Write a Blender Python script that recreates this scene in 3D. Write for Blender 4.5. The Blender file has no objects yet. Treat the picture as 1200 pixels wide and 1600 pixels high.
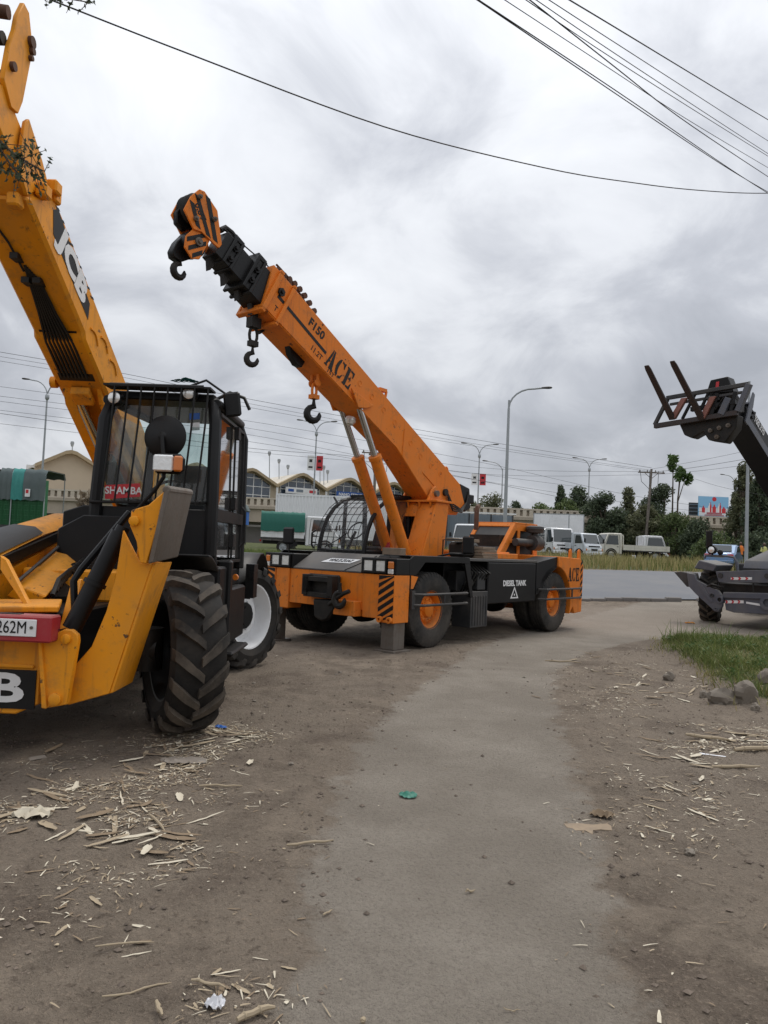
import bpy, bmesh, math, random
import numpy as np
from mathutils import Vector, Matrix, noise as mnoise
random.seed(7); rng = np.random.default_rng(7)
R = math.radians
SC = bpy.context.scene
# ------------------------------------------------------------------ camera
FPX, CAMH, PITCH, ROLL = 1155.0, 1.6, math.atan(57/1155.0), R(2.4)
CAMM = Matrix.Rotation(math.pi/2+PITCH, 3, 'X') @ Matrix.Rotation(ROLL, 3, 'Z')
cam = bpy.data.cameras.new('camera'); camo = bpy.data.objects.new('camera', cam)
SC.collection.objects.link(camo); SC.camera = camo
cam.sensor_fit = 'VERTICAL'; cam.sensor_height = 36; cam.sensor_width = 27; cam.lens = 36*FPX/1600
cam.clip_start = .05; cam.clip_end = 3000
camo.matrix_world = Matrix.Translation((0, 0, CAMH)) @ CAMM.to_4x4()
# ------------------------------------------------------------------ world, sun, exposure
SUN_EL, SUN_AZ = R(58), R(35)          # azimuth measured from +Y (ahead) towards +X (right)
W = bpy.data.worlds.new('World'); SC.world = W; W.use_nodes = True
def world():
    nt = W.node_tree; N = nt.nodes; L = nt.links; N.clear()
    out = N.new('ShaderNodeOutputWorld'); bg = N.new('ShaderNodeBackground'); L.new(bg.outputs[0], out.inputs[0])
    sky = N.new('ShaderNodeTexSky'); sky.sky_type = 'NISHITA'; sky.sun_disc = False
    sky.sun_elevation = SUN_EL; sky.sun_rotation = SUN_AZ
    tc = N.new('ShaderNodeTexCoord'); sp = N.new('ShaderNodeSeparateXYZ'); L.new(tc.outputs['Generated'], sp.inputs[0])
    def m(op, a, b=None, c=None):
        n = N.new('ShaderNodeMath'); n.operation = op
        for i, q in enumerate((a, b, c)):
            if q is None: continue
            if isinstance(q, (int, float)): n.inputs[i].default_value = q
            else: L.new(q, n.inputs[i])
        return n.outputs[0]
    zz = m('ADD', m('MAXIMUM', sp.outputs[2], 0.0), .50)
    cb = N.new('ShaderNodeCombineXYZ'); L.new(m('DIVIDE', sp.outputs[0], zz), cb.inputs[0]); L.new(m('DIVIDE', sp.outputs[1], zz), cb.inputs[1])
    cb.inputs[2].default_value = 3.7
    def nz(sc, det, dist, rough=.55):
        n = N.new('ShaderNodeTexNoise'); n.inputs['Scale'].default_value = sc; n.inputs['Detail'].default_value = det
        n.inputs['Roughness'].default_value = rough; n.inputs['Distortion'].default_value = dist; L.new(cb.outputs[0], n.inputs['Vector']); return n.outputs[0]
    a = nz(1.5, 4, .25, .5); b = nz(4.2, 6, .5, .58); mix = m('ADD', m('MULTIPLY', a, .64), m('MULTIPLY', b, .36))
    rp = N.new('ShaderNodeValToRGB'); L.new(mix, rp.inputs[0]); e = rp.color_ramp
    e.elements[0].position = .36; e.elements[0].color = (.43, .45, .495, 1)
    e.elements[1].position = .63; e.elements[1].color = (.93, .95, .985, 1)
    q = e.elements.new(.46); q.color = (.57, .59, .64, 1)
    q = e.elements.new(.54); q.color = (.80, .82, .86, 1)
    sk = N.new('ShaderNodeVectorMath'); sk.operation = 'SCALE'; L.new(sky.outputs[0], sk.inputs[0]); sk.inputs['Scale'].default_value = .09
    mx = N.new('ShaderNodeMix'); mx.data_type = 'RGBA'; mx.inputs[0].default_value = .93
    L.new(sk.outputs[0], mx.inputs[6]); L.new(rp.outputs[0], mx.inputs[7]); L.new(mx.outputs[2], bg.inputs[0])
    L.new(m('MULTIPLY_ADD', m('MAXIMUM', sp.outputs[2], 0.0), .70, .82), bg.inputs[1])   # overcast: brighter towards the zenith
world()
sun = bpy.data.lights.new('sun', 'SUN'); sun.energy = 1.5; sun.angle = R(18); sun.color = (1, .96, .9)
suno = bpy.data.objects.new('sun', sun); SC.collection.objects.link(suno)
sd = Vector((math.cos(SUN_EL)*math.sin(SUN_AZ), math.cos(SUN_EL)*math.cos(SUN_AZ), math.sin(SUN_EL)))
suno.rotation_euler = sd.to_track_quat('Z', 'Y').to_euler(); suno.location = sd*50
SC.view_settings.view_transform = 'Standard'; SC.view_settings.look = 'None'; SC.view_settings.gamma = 1
SC.view_settings.exposure = 0; SC.view_settings.use_curve_mapping = False
# ------------------------------------------------------------------ helpers
def ray(x, y):
    d = CAMM @ Vector(((x-600)/FPX, (800-y)/FPX, -1)); return d/d.y
def at(x, y, depth): return Vector((0, 0, CAMH))+ray(x, y)*depth
def on_ground(x, y, h=0):
    d = ray(x, y); return Vector((0, 0, CAMH))+d*((h-CAMH)/d.z)
def smooth(a, b, x):
    t = np.clip((np.asarray(x, float)-a)/(b-a), 0, 1); return t*t*(3-2*t)
_tab = rng.random((256, 256))
def vnoise(x, y):
    x = np.asarray(x, float); y = np.asarray(y, float)
    xi = np.floor(x).astype(int); yi = np.floor(y).astype(int); fx = x-xi; fy = y-yi
    fx = fx*fx*(3-2*fx); fy = fy*fy*(3-2*fy); g = lambda i, j: _tab[i & 255, j & 255]
    return (g(xi, yi)*(1-fx)+g(xi+1, yi)*fx)*(1-fy)+(g(xi, yi+1)*(1-fx)+g(xi+1, yi+1)*fx)*fy
def fbm(x, y, o=4):
    s = 0; a = .5
    for i in range(o): s = s+a*vnoise(x*2**i+17.3*i, y*2**i+5.1*i); a *= .5
    return s
PL = np.array([(-40, -.2), (0, -.2), (2.5, -.3), (4, -.4), (6.4, -.15), (8, .2), (9.9, .8), (12, 1.4), (14, 2.2), (16, 3.2), (19, 5.2), (24, 9), (60, 60)])
PR = np.array([(-40, .8), (0, .8), (2.6, 1.0), (4.4, 1.4), (6.7, 1.75), (10.2, 2.5), (12.4, 3.5), (14.5, 5.0), (16.5, 7.5), (18.5, 12), (24, 30), (60, 90)])
def path_sd(x, y):
    return np.minimum(x-np.interp(y, PL[:, 0], PL[:, 1]), np.interp(y, PR[:, 0], PR[:, 1])-x)
def T(x, y):
    """terrain height"""
    x = np.asarray(x, float); y = np.asarray(y, float)
    h = np.interp(y, [-100, 15, 17, 19, 22, 28, 34, 40, 67, 110, 3000], [0, 0, .02, .1, .3, .7, 1.02, 1.15, 1.6, 1.7, 2])
    h = h-.13*np.exp(-(((x+1.95)/1.2)**2+((y-13.6)/1.2)**2))
    h = h+.20*smooth(0, 1.6, (x-3.9-.19*(y-9)-(fbm(x*1.1, y*1.1)-.5)*.8)*1.7)*smooth(7.9, 8.7, y+.5*(fbm(x*2, y*2+9)-.5))*(1-smooth(13.2, 15.6, y))
    return h
def Tm(x, y):
    """terrain with fine relief, near the camera"""
    p = smooth(-.25, .35, path_sd(x, y)+(fbm(x*1.7, y*1.7)-.47)*.9)
    n = (fbm(x*.8, y*.8)-.47)*.05*(1-.7*p)+(fbm(x*5, y*5)-.47)*.045*(1-.88*p)+(fbm(x*19, y*19, 2)-.37)*.036*(1-.9*p)+(fbm(x*43, y*43, 2)-.37)*.012*(1-.75*p)
    f = 1-smooth(16, 30, y)
    return T(x, y)-.02*p*f+n*f-.004
def tz(x, y): return float(Tm(x, y))
COL = SC.collection
def tag(o, label=None, cat=None, group=None, kind=None):
    if label: o['label'] = label
    if cat: o['category'] = cat
    if group: o['group'] = group
    if kind: o['kind'] = kind
    return o
def empty(name, loc=(0, 0, 0), rz=0):
    o = bpy.data.objects.new(name, None); COL.objects.link(o); o.location = loc; o.rotation_euler.z = rz; o.empty_display_size = .2; return o
class MB:
    def __init__(s): s.v = []; s.f = []; s.mi = []; s.cur = 0
    def add(s, vs, fs):
        b = len(s.v); s.v += [tuple(v) for v in vs]; s.f += [tuple(b+i for i in f) for f in fs]; s.mi += [s.cur]*len(fs); return s
    def hexa(s, p): return s.add(p, [(0, 3, 2, 1), (4, 5, 6, 7), (0, 1, 5, 4), (1, 2, 6, 5), (2, 3, 7, 6), (3, 0, 4, 7)])
    def box(s, c, d, rot=None):
        x, y, z = d[0]/2, d[1]/2, d[2]/2
        p = [Vector(q) for q in ((-x, -y, -z), (x, -y, -z), (x, y, -z), (-x, y, -z), (-x, -y, z), (x, -y, z), (x, y, z), (-x, y, z))]
        if rot is not None: p = [rot @ q for q in p]
        return s.hexa([q+Vector(c) for q in p])
    def bb(s, x0, x1, y0, y1, z0, z1): return s.box(((x0+x1)/2, (y0+y1)/2, (z0+z1)/2), (abs(x1-x0), abs(y1-y0), abs(z1-z0)))
    def ext(s, poly, vec):
        n = len(poly); vec = Vector(vec); a = [Vector(p) for p in poly]; b = [p+vec for p in a]
        nrm = Vector((0, 0, 0))
        for i in range(n): nrm += a[i].cross(a[(i+1) % n])
        fl = nrm.dot(vec) > 0
        f = [tuple(range(n))[::-1], tuple(range(n, 2*n))] + [(i, (i+1) % n, n+(i+1) % n, n+i) for i in range(n)]
        if not fl: f = [q[::-1] for q in f]
        return s.add(a+b, f)
    def xz(s, poly, y0, y1): return s.ext([(p[0], y0, p[1]) for p in poly], (0, y1-y0, 0))
    def yz(s, poly, x0, x1): return s.ext([(x0, p[0], p[1]) for p in poly], (x1-x0, 0, 0))
    def xy(s, poly, z0, z1): return s.ext([(p[0], p[1], z0) for p in poly], (0, 0, z1-z0))
    def frame_xz(s, outer, inner, y0, y1):
        """ring between two polygons with the same vertex count, extruded along y"""
        n = len(outer); vs = [(p[0], y, p[1]) for y in (y0, y1) for q in (outer, inner) for p in q]; f = []
        for i in range(n):
            j = (i+1) % n
            f += [(i, j, n+j, n+i), (2*n+i, 3*n+i, 3*n+j, 2*n+j), (i, 2*n+i, 2*n+j, j), (n+i, n+j, 3*n+j, 3*n+i)]
        return s.add(vs, f)
    def tube(s, pts, r, n=8, closed=False, caps=True):
        pts = [Vector(p) for p in pts]; m = len(pts); rs = r if isinstance(r, (list, tuple)) else [r]*m
        vs = []; up = None
        for i, p in enumerate(pts):
            if closed: t = pts[(i+1) % m]-pts[i-1]
            else: t = pts[min(i+1, m-1)]-pts[max(i-1, 0)]
            t.normalize()
            if up is None: up = Vector((0, 0, 1)) if abs(t.z) < .9 else Vector((1, 0, 0))
            a = up.cross(t)
            if a.length < 1e-5: a = Vector((1, 0, 0)).cross(t)
            a.normalize(); b = t.cross(a); up = b
            for k in range(n):
                g = 2*math.pi*k/n+math.pi/n; vs.append(p+(a*math.cos(g)+b*math.sin(g))*rs[i])
        f = []
        for i in range(m if closed else m-1):
            i2 = (i+1) % m
            for k in range(n): f.append((i*n+k, i*n+(k+1) % n, i2*n+(k+1) % n, i2*n+k))
        if caps and not closed: f += [tuple(range(n))[::-1], tuple((m-1)*n+k for k in range(n))]
        return s.add(vs, f)
    def cyl(s, a, b, r, n=16, r2=None): return s.tube([a, b], [r, r if r2 is None else r2], n)
    def lathe(s, prof, org=(0, 0, 0), axis=(0, 1, 0), n=24, closed=False):
        """prof: list of (along axis, radius)"""
        ax = Vector(axis).normalized(); u = ax.orthogonal().normalized(); w = ax.cross(u); o = Vector(org); vs = []
        for h, r in prof:
            for k in range(n):
                g = 2*math.pi*k/n; vs.append(o+ax*h+(u*math.cos(g)+w*math.sin(g))*max(r, 1e-4))
        m = len(prof); f = []
        for i in range(m if closed else m-1):
            i2 = (i+1) % m
            for k in range(n): f.append((i*n+k, i*n+(k+1) % n, i2*n+(k+1) % n, i2*n+k))
        if not closed:
            f += [tuple(range(n))[::-1], tuple((m-1)*n+k for k in range(n))]
        return s.add(vs, f)
    def quad(s, *p): return s.add(p, [tuple(range(len(p)))])
    def mesh(s, name, mats, ang=35):
        me = bpy.data.meshes.new(name); me.from_pydata(s.v, [], s.f)
        for m in (mats if isinstance(mats, (list, tuple)) else [mats]): me.materials.append(m)
        if isinstance(mats, (list, tuple)) and len(mats) > 1: me.polygons.foreach_set('material_index', s.mi)
        me.update()
        if ang: me.shade_smooth(); me.set_sharp_from_angle(angle=R(ang))
        return me
    def build(s, name, mats, parent=None, bev=0, off=None, ang=35, fix=True):
        if off is not None: s.v = [tuple(Vector(v)-Vector(off)) for v in s.v]
        me = s.mesh(name, mats, 0)
        if fix and len(s.f) < 60000:
            bm = bmesh.new(); bm.from_mesh(me); bmesh.ops.recalc_face_normals(bm, faces=bm.faces)
            if bev:
                ed = [e for e in bm.edges if len(e.link_faces) == 2 and e.calc_face_angle(0) > R(38)]
                bmesh.ops.bevel(bm, geom=ed, offset=bev, segments=1, affect='EDGES', clamp_overlap=True)
            bm.to_mesh(me); bm.free()
        if ang: me.shade_smooth(); me.set_sharp_from_angle(angle=R(ang))
        return link(name, me, parent)
def link(name, me, parent=None, loc=None, rz=None):
    o = bpy.data.objects.new(name, me); COL.objects.link(o)
    if parent is not None: o.parent = parent
    if loc is not None: o.location = loc
    if rz is not None: o.rotation_euler.z = rz
    return o
def copy_tree(o, parent=None):
    c = o.copy(); COL.objects.link(c); c.parent = parent
    for ch in list(o.children): copy_tree(ch, c)
    return c
def fr(o, x, y):
    """4x4 from origin and two axes (x: reading direction, y: up)"""
    x = Vector(x).normalized(); z = x.cross(Vector(y)).normalized(); y = z.cross(x)
    m = Matrix.Identity(4)
    for i in range(3): m[i][0] = x[i]; m[i][1] = y[i]; m[i][2] = z[i]; m[i][3] = o[i]
    return m
def text(name, s, mat, parent, mtx, size, bold=0, ext=.0015, shear=0, sx=1, align='CENTER', off=None, spacing=1):
    c = bpy.data.curves.new(name, 'FONT'); c.body = s; c.size = size; c.align_x = align; c.align_y = 'CENTER'
    c.extrude = ext; c.offset = bold; c.shear = shear; c.resolution_u = 3; c.space_character = spacing
    o = bpy.data.objects.new(name, c); COL.objects.link(o); dg = bpy.context.evaluated_depsgraph_get()
    me = bpy.data.meshes.new_from_object(o.evaluated_get(dg)); bpy.data.objects.remove(o); bpy.data.curves.remove(c)
    M = mtx @ Matrix.Diagonal((sx, 1, 1, 1))
    if off is not None: M = Matrix.Translation(-Vector(off)) @ M
    me.transform(M); me.materials.clear(); me.materials.append(mat); me.name = name
    return link(name, me, parent)
# ------------------------------------------------------------------ materials
MATS = {}
def mat(name, col, rough=.6, metal=0, dust=0, dustcol=(.17, .14, .11), dscale=2.2, bump=0, bscale=40, var=0, spec=.5, coat=0, up=0, streak=0, chip=0):
    """paint / plastic / metal with world-scale grime: noise patches of dust, a little extra on faces that look up"""
    m = bpy.data.materials.new(name); MATS[name] = m; m.use_nodes = True; nt = m.node_tree; N = nt.nodes; L = nt.links
    b = N['Principled BSDF']; b.inputs['Roughness'].default_value = rough; b.inputs['Metallic'].default_value = metal
    b.inputs['Specular IOR Level'].default_value = spec; b.inputs['Coat Weight'].default_value = coat; b.inputs['Base Color'].default_value = (*col, 1)
    tc = N.new('ShaderNodeTexCoord').outputs['Object']
    def nz(sc, det=5, rg=.6, vec=None):
        n = N.new('ShaderNodeTexNoise'); n.inputs['Scale'].default_value = sc; n.inputs['Detail'].default_value = det; n.inputs['Roughness'].default_value = rg
        L.new(vec or tc, n.inputs['Vector']); return n.outputs[0]
    def mp(v, a, b_, c, d):
        n = N.new('ShaderNodeMapRange'); n.inputs[1].default_value = a; n.inputs[2].default_value = b_; n.inputs[3].default_value = c; n.inputs[4].default_value = d
        L.new(v, n.inputs[0]); return n.outputs[0]
    def mixc(f, a, c2):
        n = N.new('ShaderNodeMix'); n.data_type = 'RGBA'
        L.new(f, n.inputs[0])
        for i, q in ((6, a), (7, c2)):
            if isinstance(q, tuple): n.inputs[i].default_value = (*q, 1)
            else: L.new(q, n.inputs[i])
        return n.outputs[2]
    c = (col[0], col[1], col[2])
    if var:
        c = mixc(mp(nz(1.3), .3, .7, 0, 1), tuple(q*(1-var) for q in col), tuple(min(1, q*(1+var)) for q in col))
    if dust:
        f = mp(nz(dscale, 7, .68), .42, .72, 0, dust)
        if up:
            g = N.new('ShaderNodeNewGeometry'); sp = N.new('ShaderNodeSeparateXYZ'); L.new(g.outputs['Normal'], sp.inputs[0])
            ad = N.new('ShaderNodeMath'); ad.operation = 'ADD'; ad.use_clamp = True; L.new(f, ad.inputs[0])
            mu = N.new('ShaderNodeMath'); mu.operation = 'MULTIPLY'; L.new(mp(sp.outputs[2], .3, 1, 0, up), mu.inputs[0]); L.new(mp(nz(5), .3, .65, .45, 1), mu.inputs[1]); L.new(mu.outputs[0], ad.inputs[1]); f = ad.outputs[0]
        c = mixc(f, c, dustcol); L.new(mp(f, 0, 1, rough, .9), b.inputs['Roughness'])
    if streak:
        mpn = N.new('ShaderNodeMapping'); mpn.inputs['Scale'].default_value = (9, 9, .7); L.new(tc, mpn.inputs[0])
        c = mixc(mp(nz(1.6, 6, .7, mpn.outputs[0]), .56, .74, 0, streak), c, (.07, .045, .03))
    if chip:
        f1 = mp(nz(13, 9, .75), .59, .615, 0, chip); f2 = mp(nz(1.9, 3, .5), .50, .58, 0, 1)
        mu = N.new('ShaderNodeMath'); mu.operation = 'MULTIPLY'; L.new(f1, mu.inputs[0]); L.new(f2, mu.inputs[1]); c = mixc(mu.outputs[0], c, (.06, .035, .022))
        f3 = mp(nz(4.5, 8, .7), .53, .68, 0, .42); c = mixc(f3, c, (.22, .12, .05))
    if not isinstance(c, tuple): L.new(c, b.inputs['Base Color'])
    if bump:
        bn = N.new('ShaderNodeBump'); bn.inputs['Strength'].default_value = bump; bn.inputs['Distance'].default_value = .01; L.new(nz(bscale), bn.inputs['Height']); L.new(bn.outputs[0], b.inputs['Normal'])
    return m
def leafmat(name, c1, c2, rough=.6, trans=.25):
    m = bpy.data.materials.new(name); m.use_nodes = True; nt = m.node_tree; N = nt.nodes; L = nt.links; b = N['Principled BSDF']
    g = N.new('ShaderNodeNewGeometry'); rp = N.new('ShaderNodeMix'); rp.data_type = 'RGBA'
    rp.inputs[6].default_value = (*c1, 1); rp.inputs[7].default_value = (*c2, 1); L.new(g.outputs['Random Per Island'], rp.inputs[0])
    L.new(rp.outputs[2], b.inputs['Base Color']); b.inputs['Roughness'].default_value = rough; b.inputs['Specular IOR Level'].default_value = .25
    if trans:
        t = N.new('ShaderNodeBsdfTranslucent'); L.new(rp.outputs[2], t.inputs[0]); mx = N.new('ShaderNodeMixShader'); mx.inputs[0].default_value = trans
        L.new(b.outputs[0], mx.inputs[1]); L.new(t.outputs[0], mx.inputs[2]); L.new(mx.outputs[0], N['Material Output'].inputs[0])
    return m
def glassmat(name, tint=(.75, .85, .83), dirt=.1, ior=1.5):
    m = bpy.data.materials.new(name); m.use_nodes = True; nt = m.node_tree; N = nt.nodes; L = nt.links; N.remove(N['Principled BSDF'])
    t = N.new('ShaderNodeBsdfTransparent'); t.inputs[0].default_value = (*tint, 1); g = N.new('ShaderNodeBsdfGlossy'); g.inputs['Roughness'].default_value = .03
    d = N.new('ShaderNodeBsdfDiffuse'); d.inputs[0].default_value = (.45, .43, .40, 1)
    f = N.new('ShaderNodeFresnel'); f.inputs[0].default_value = ior
    a = N.new('ShaderNodeMixShader'); L.new(f.outputs[0], a.inputs[0]); L.new(t.outputs[0], a.inputs[1]); L.new(g.outputs[0], a.inputs[2])
    n = N.new('ShaderNodeTexNoise'); n.inputs['Scale'].default_value = 3; n.inputs['Detail'].default_value = 6; tc = N.new('ShaderNodeTexCoord'); L.new(tc.outputs['Object'], n.inputs['Vector'])
    mr = N.new('ShaderNodeMapRange'); mr.inputs[1].default_value = .35; mr.inputs[2].default_value = .75; mr.inputs[3].default_value = dirt*.3; mr.inputs[4].default_value = dirt*1.6; L.new(n.outputs[0], mr.inputs[0])
    c = N.new('ShaderNodeMixShader'); L.new(mr.outputs[0], c.inputs[0]); L.new(a.outputs[0], c.inputs[1]); L.new(d.outputs[0], c.inputs[2]); L.new(c.outputs[0], N['Material Output'].inputs[0])
    return m
ORANGE = mat('crane_orange', (.76, .20, .012), .5, dust=.34, dustcol=(.42, .20, .085), dscale=1.3, var=.05, spec=.28, streak=.45, up=.3, chip=.9)
YELLOW = mat('machine_yellow', (.78, .29, .004), .48, dust=.32, dustcol=(.40, .22, .075), dscale=1.5, var=.05, spec=.3, streak=.5, up=.25, chip=.95)
BLACK = mat('black_paint', (.0045, .0045, .005), .42, dust=.08, dustcol=(.07, .06, .05), dscale=3, up=.12, spec=.28)
DGREY = mat('dark_grey_paint', (.024, .025, .027), .5, dust=.35, dustcol=(.14, .12, .10), up=.5)
DECK = mat('deck_plate', (.075, .074, .073), .62, dust=.5, dustcol=(.17, .145, .12), up=.3, bump=.15, bscale=60)
MGREY = mat('machine_grey', (.075, .083, .105), .42, dust=.35, dustcol=(.20, .175, .14), up=.55, streak=.3)
STEEL = mat('worn_steel', (.15, .13, .11), .55, metal=.25, dust=.8, dustcol=(.12, .085, .06), dscale=5, bump=.2, streak=.6)
OILY = mat('oily_steel', (.014, .013, .012), .5, metal=.2, dust=.5, dustcol=(.06, .05, .04), dscale=6, spec=.3)
CHROME = mat('chrome_rod', (.55, .55, .54), .22, metal=1, dust=.25, dustcol=(.2, .18, .15))
RUBBER = mat('tyre_rubber', (.022, .021, .020), .78, dust=.55, dustcol=(.13, .11, .09), dscale=2.5, bump=.12, bscale=30, spec=.3)
RUBBERK = mat('tyre_rubber_groove', (.016, .015, .014), .8, dust=.5, dustcol=(.075, .062, .05), dscale=3, bump=.12, bscale=30, spec=.3)
RUBBERD = mat('tyre_rubber_dusty', (.028, .025, .022), .82, dust=.95, dustcol=(.16, .13, .10), dscale=1.8, bump=.15, bscale=30, spec=.3, up=.2)
WHITERIM = mat('white_rim_paint', (.78, .79, .80), .4, dust=.3, dustcol=(.35, .3, .25))
WHITE = mat('white_vehicle_paint', (.74, .75, .76), .35, dust=.3, dustcol=(.42, .38, .33), coat=.3, streak=.25)
WHITEP = mat('white_print', (.74, .74, .74), .5, dust=.25, dustcol=(.4, .36, .3))
BLACKP = mat('black_print', (.007, .007, .007), .5, dust=.15, dustcol=(.05, .04, .035), spec=.3)
RED = mat('red_paint', (.36, .022, .03), .42, dust=.45, dustcol=(.30, .16, .14), up=.6)
REDP = mat('red_print', (.50, .022, .03), .45)
AMBER = mat('amber_lens', (.62, .17, .02), .2, coat=.6)
REDL = mat('red_lens', (.45, .01, .01), .2, coat=.5)
LENS = mat('lamp_reflector', (.80, .80, .78), .2, metal=.55, bump=.35, bscale=28)
WOOD = mat('weathered_timber', (.22, .16, .11), .85, dust=.6, dustcol=(.12, .10, .08), dscale=7, bump=.5, bscale=25)
RUST = mat('rusty_pipe', (.10, .045, .025), .8, dust=.6, dustcol=(.05, .03, .02), dscale=8)
GALV = mat('galvanised_steel', (.33, .35, .36), .5, metal=.5, var=.1)
CABLE = mat('cable_black', (.02, .02, .022), .7)
CONC = mat('concrete_tan', (.40, .34, .27), .9, dust=.6, dustcol=(.22, .19, .16), dscale=.35, bump=.2, streak=.4)
CONCW = mat('concrete_pale', (.56, .49, .40), .9, dust=.5, dustcol=(.33, .28, .23), dscale=1.3)
CONCD = mat('concrete_grey', (.21, .195, .18), .9, dust=.6, dustcol=(.12, .11, .10), dscale=.4, streak=.4)
CREAM = mat('cream_wall', (.50, .42, .31), .85, dust=.3, dustcol=(.36, .30, .23), dscale=.4)
FASCIA = mat('tan_fascia', (.37, .29, .18), .8, var=.08)
ROOFM = mat('pale_roof_sheet', (.62, .57, .48), .7, dust=.3, dustcol=(.45, .4, .33), dscale=.4)
MULL = mat('white_mullion', (.72, .72, .71), .5)
PANE = mat('building_glass', (.035, .055, .085), .08, spec=.8, coat=.5, var=.35)
GLASS = glassmat('cab_glass'); GLASSD = glassmat('dark_vehicle_glass', (.16, .2, .21), .12); GLASSC = glassmat('clear_cab_glass', (.97, .98, .98), .05)
GREENTARP = mat('green_tarpaulin', (.012, .115, .085), .7, dust=.4, dustcol=(.03, .14, .11), bump=.4, bscale=6)
TEAL = mat('teal_tarpaulin', (.03, .22, .20), .65, dust=.4, dustcol=(.09, .32, .28))
GREYTARP = mat('grey_tarpaulin', (.085, .11, .11), .75, dust=.5, dustcol=(.13, .15, .15), bump=.4, bscale=6)
CRATE = mat('green_plastic', (.010, .115, .035), .5, var=.25)
BLUE = mat('blue_plastic', (.02, .12, .42), .55)
BLUESIGN = mat('blue_sign_paint', (.012, .075, .30), .5)
CONTW = mat('container_white', (.77, .78, .80), .55, dust=.3, dustcol=(.42, .42, .42), dscale=.6, streak=.3)
SHEET = mat('bluegrey_sheet', (.17, .205, .24), .55, metal=.2, dust=.4, dustcol=(.24, .25, .26), dscale=.7, streak=.3)
CARBLUE = mat('car_blue', (.10, .19, .34), .3, metal=.4, coat=.6)
BARK = mat('bark', (.09, .07, .052), .95, bump=.6, bscale=14, var=.2)
POLEW = mat('weathered_pole', (.17, .145, .125), .9, var=.2)
SEAT = mat('seat_fabric', (.012, .012, .014), .85)
LIGHTSTEEL = mat('bare_tine_steel', (.045, .04, .04), .5, metal=.4, dust=.6, dustcol=(.075, .045, .038), dscale=4)
REDTINE = mat('faded_red_tine', (.27, .11, .085), .6, dust=.5, dustcol=(.14, .08, .06), dscale=5)
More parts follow.
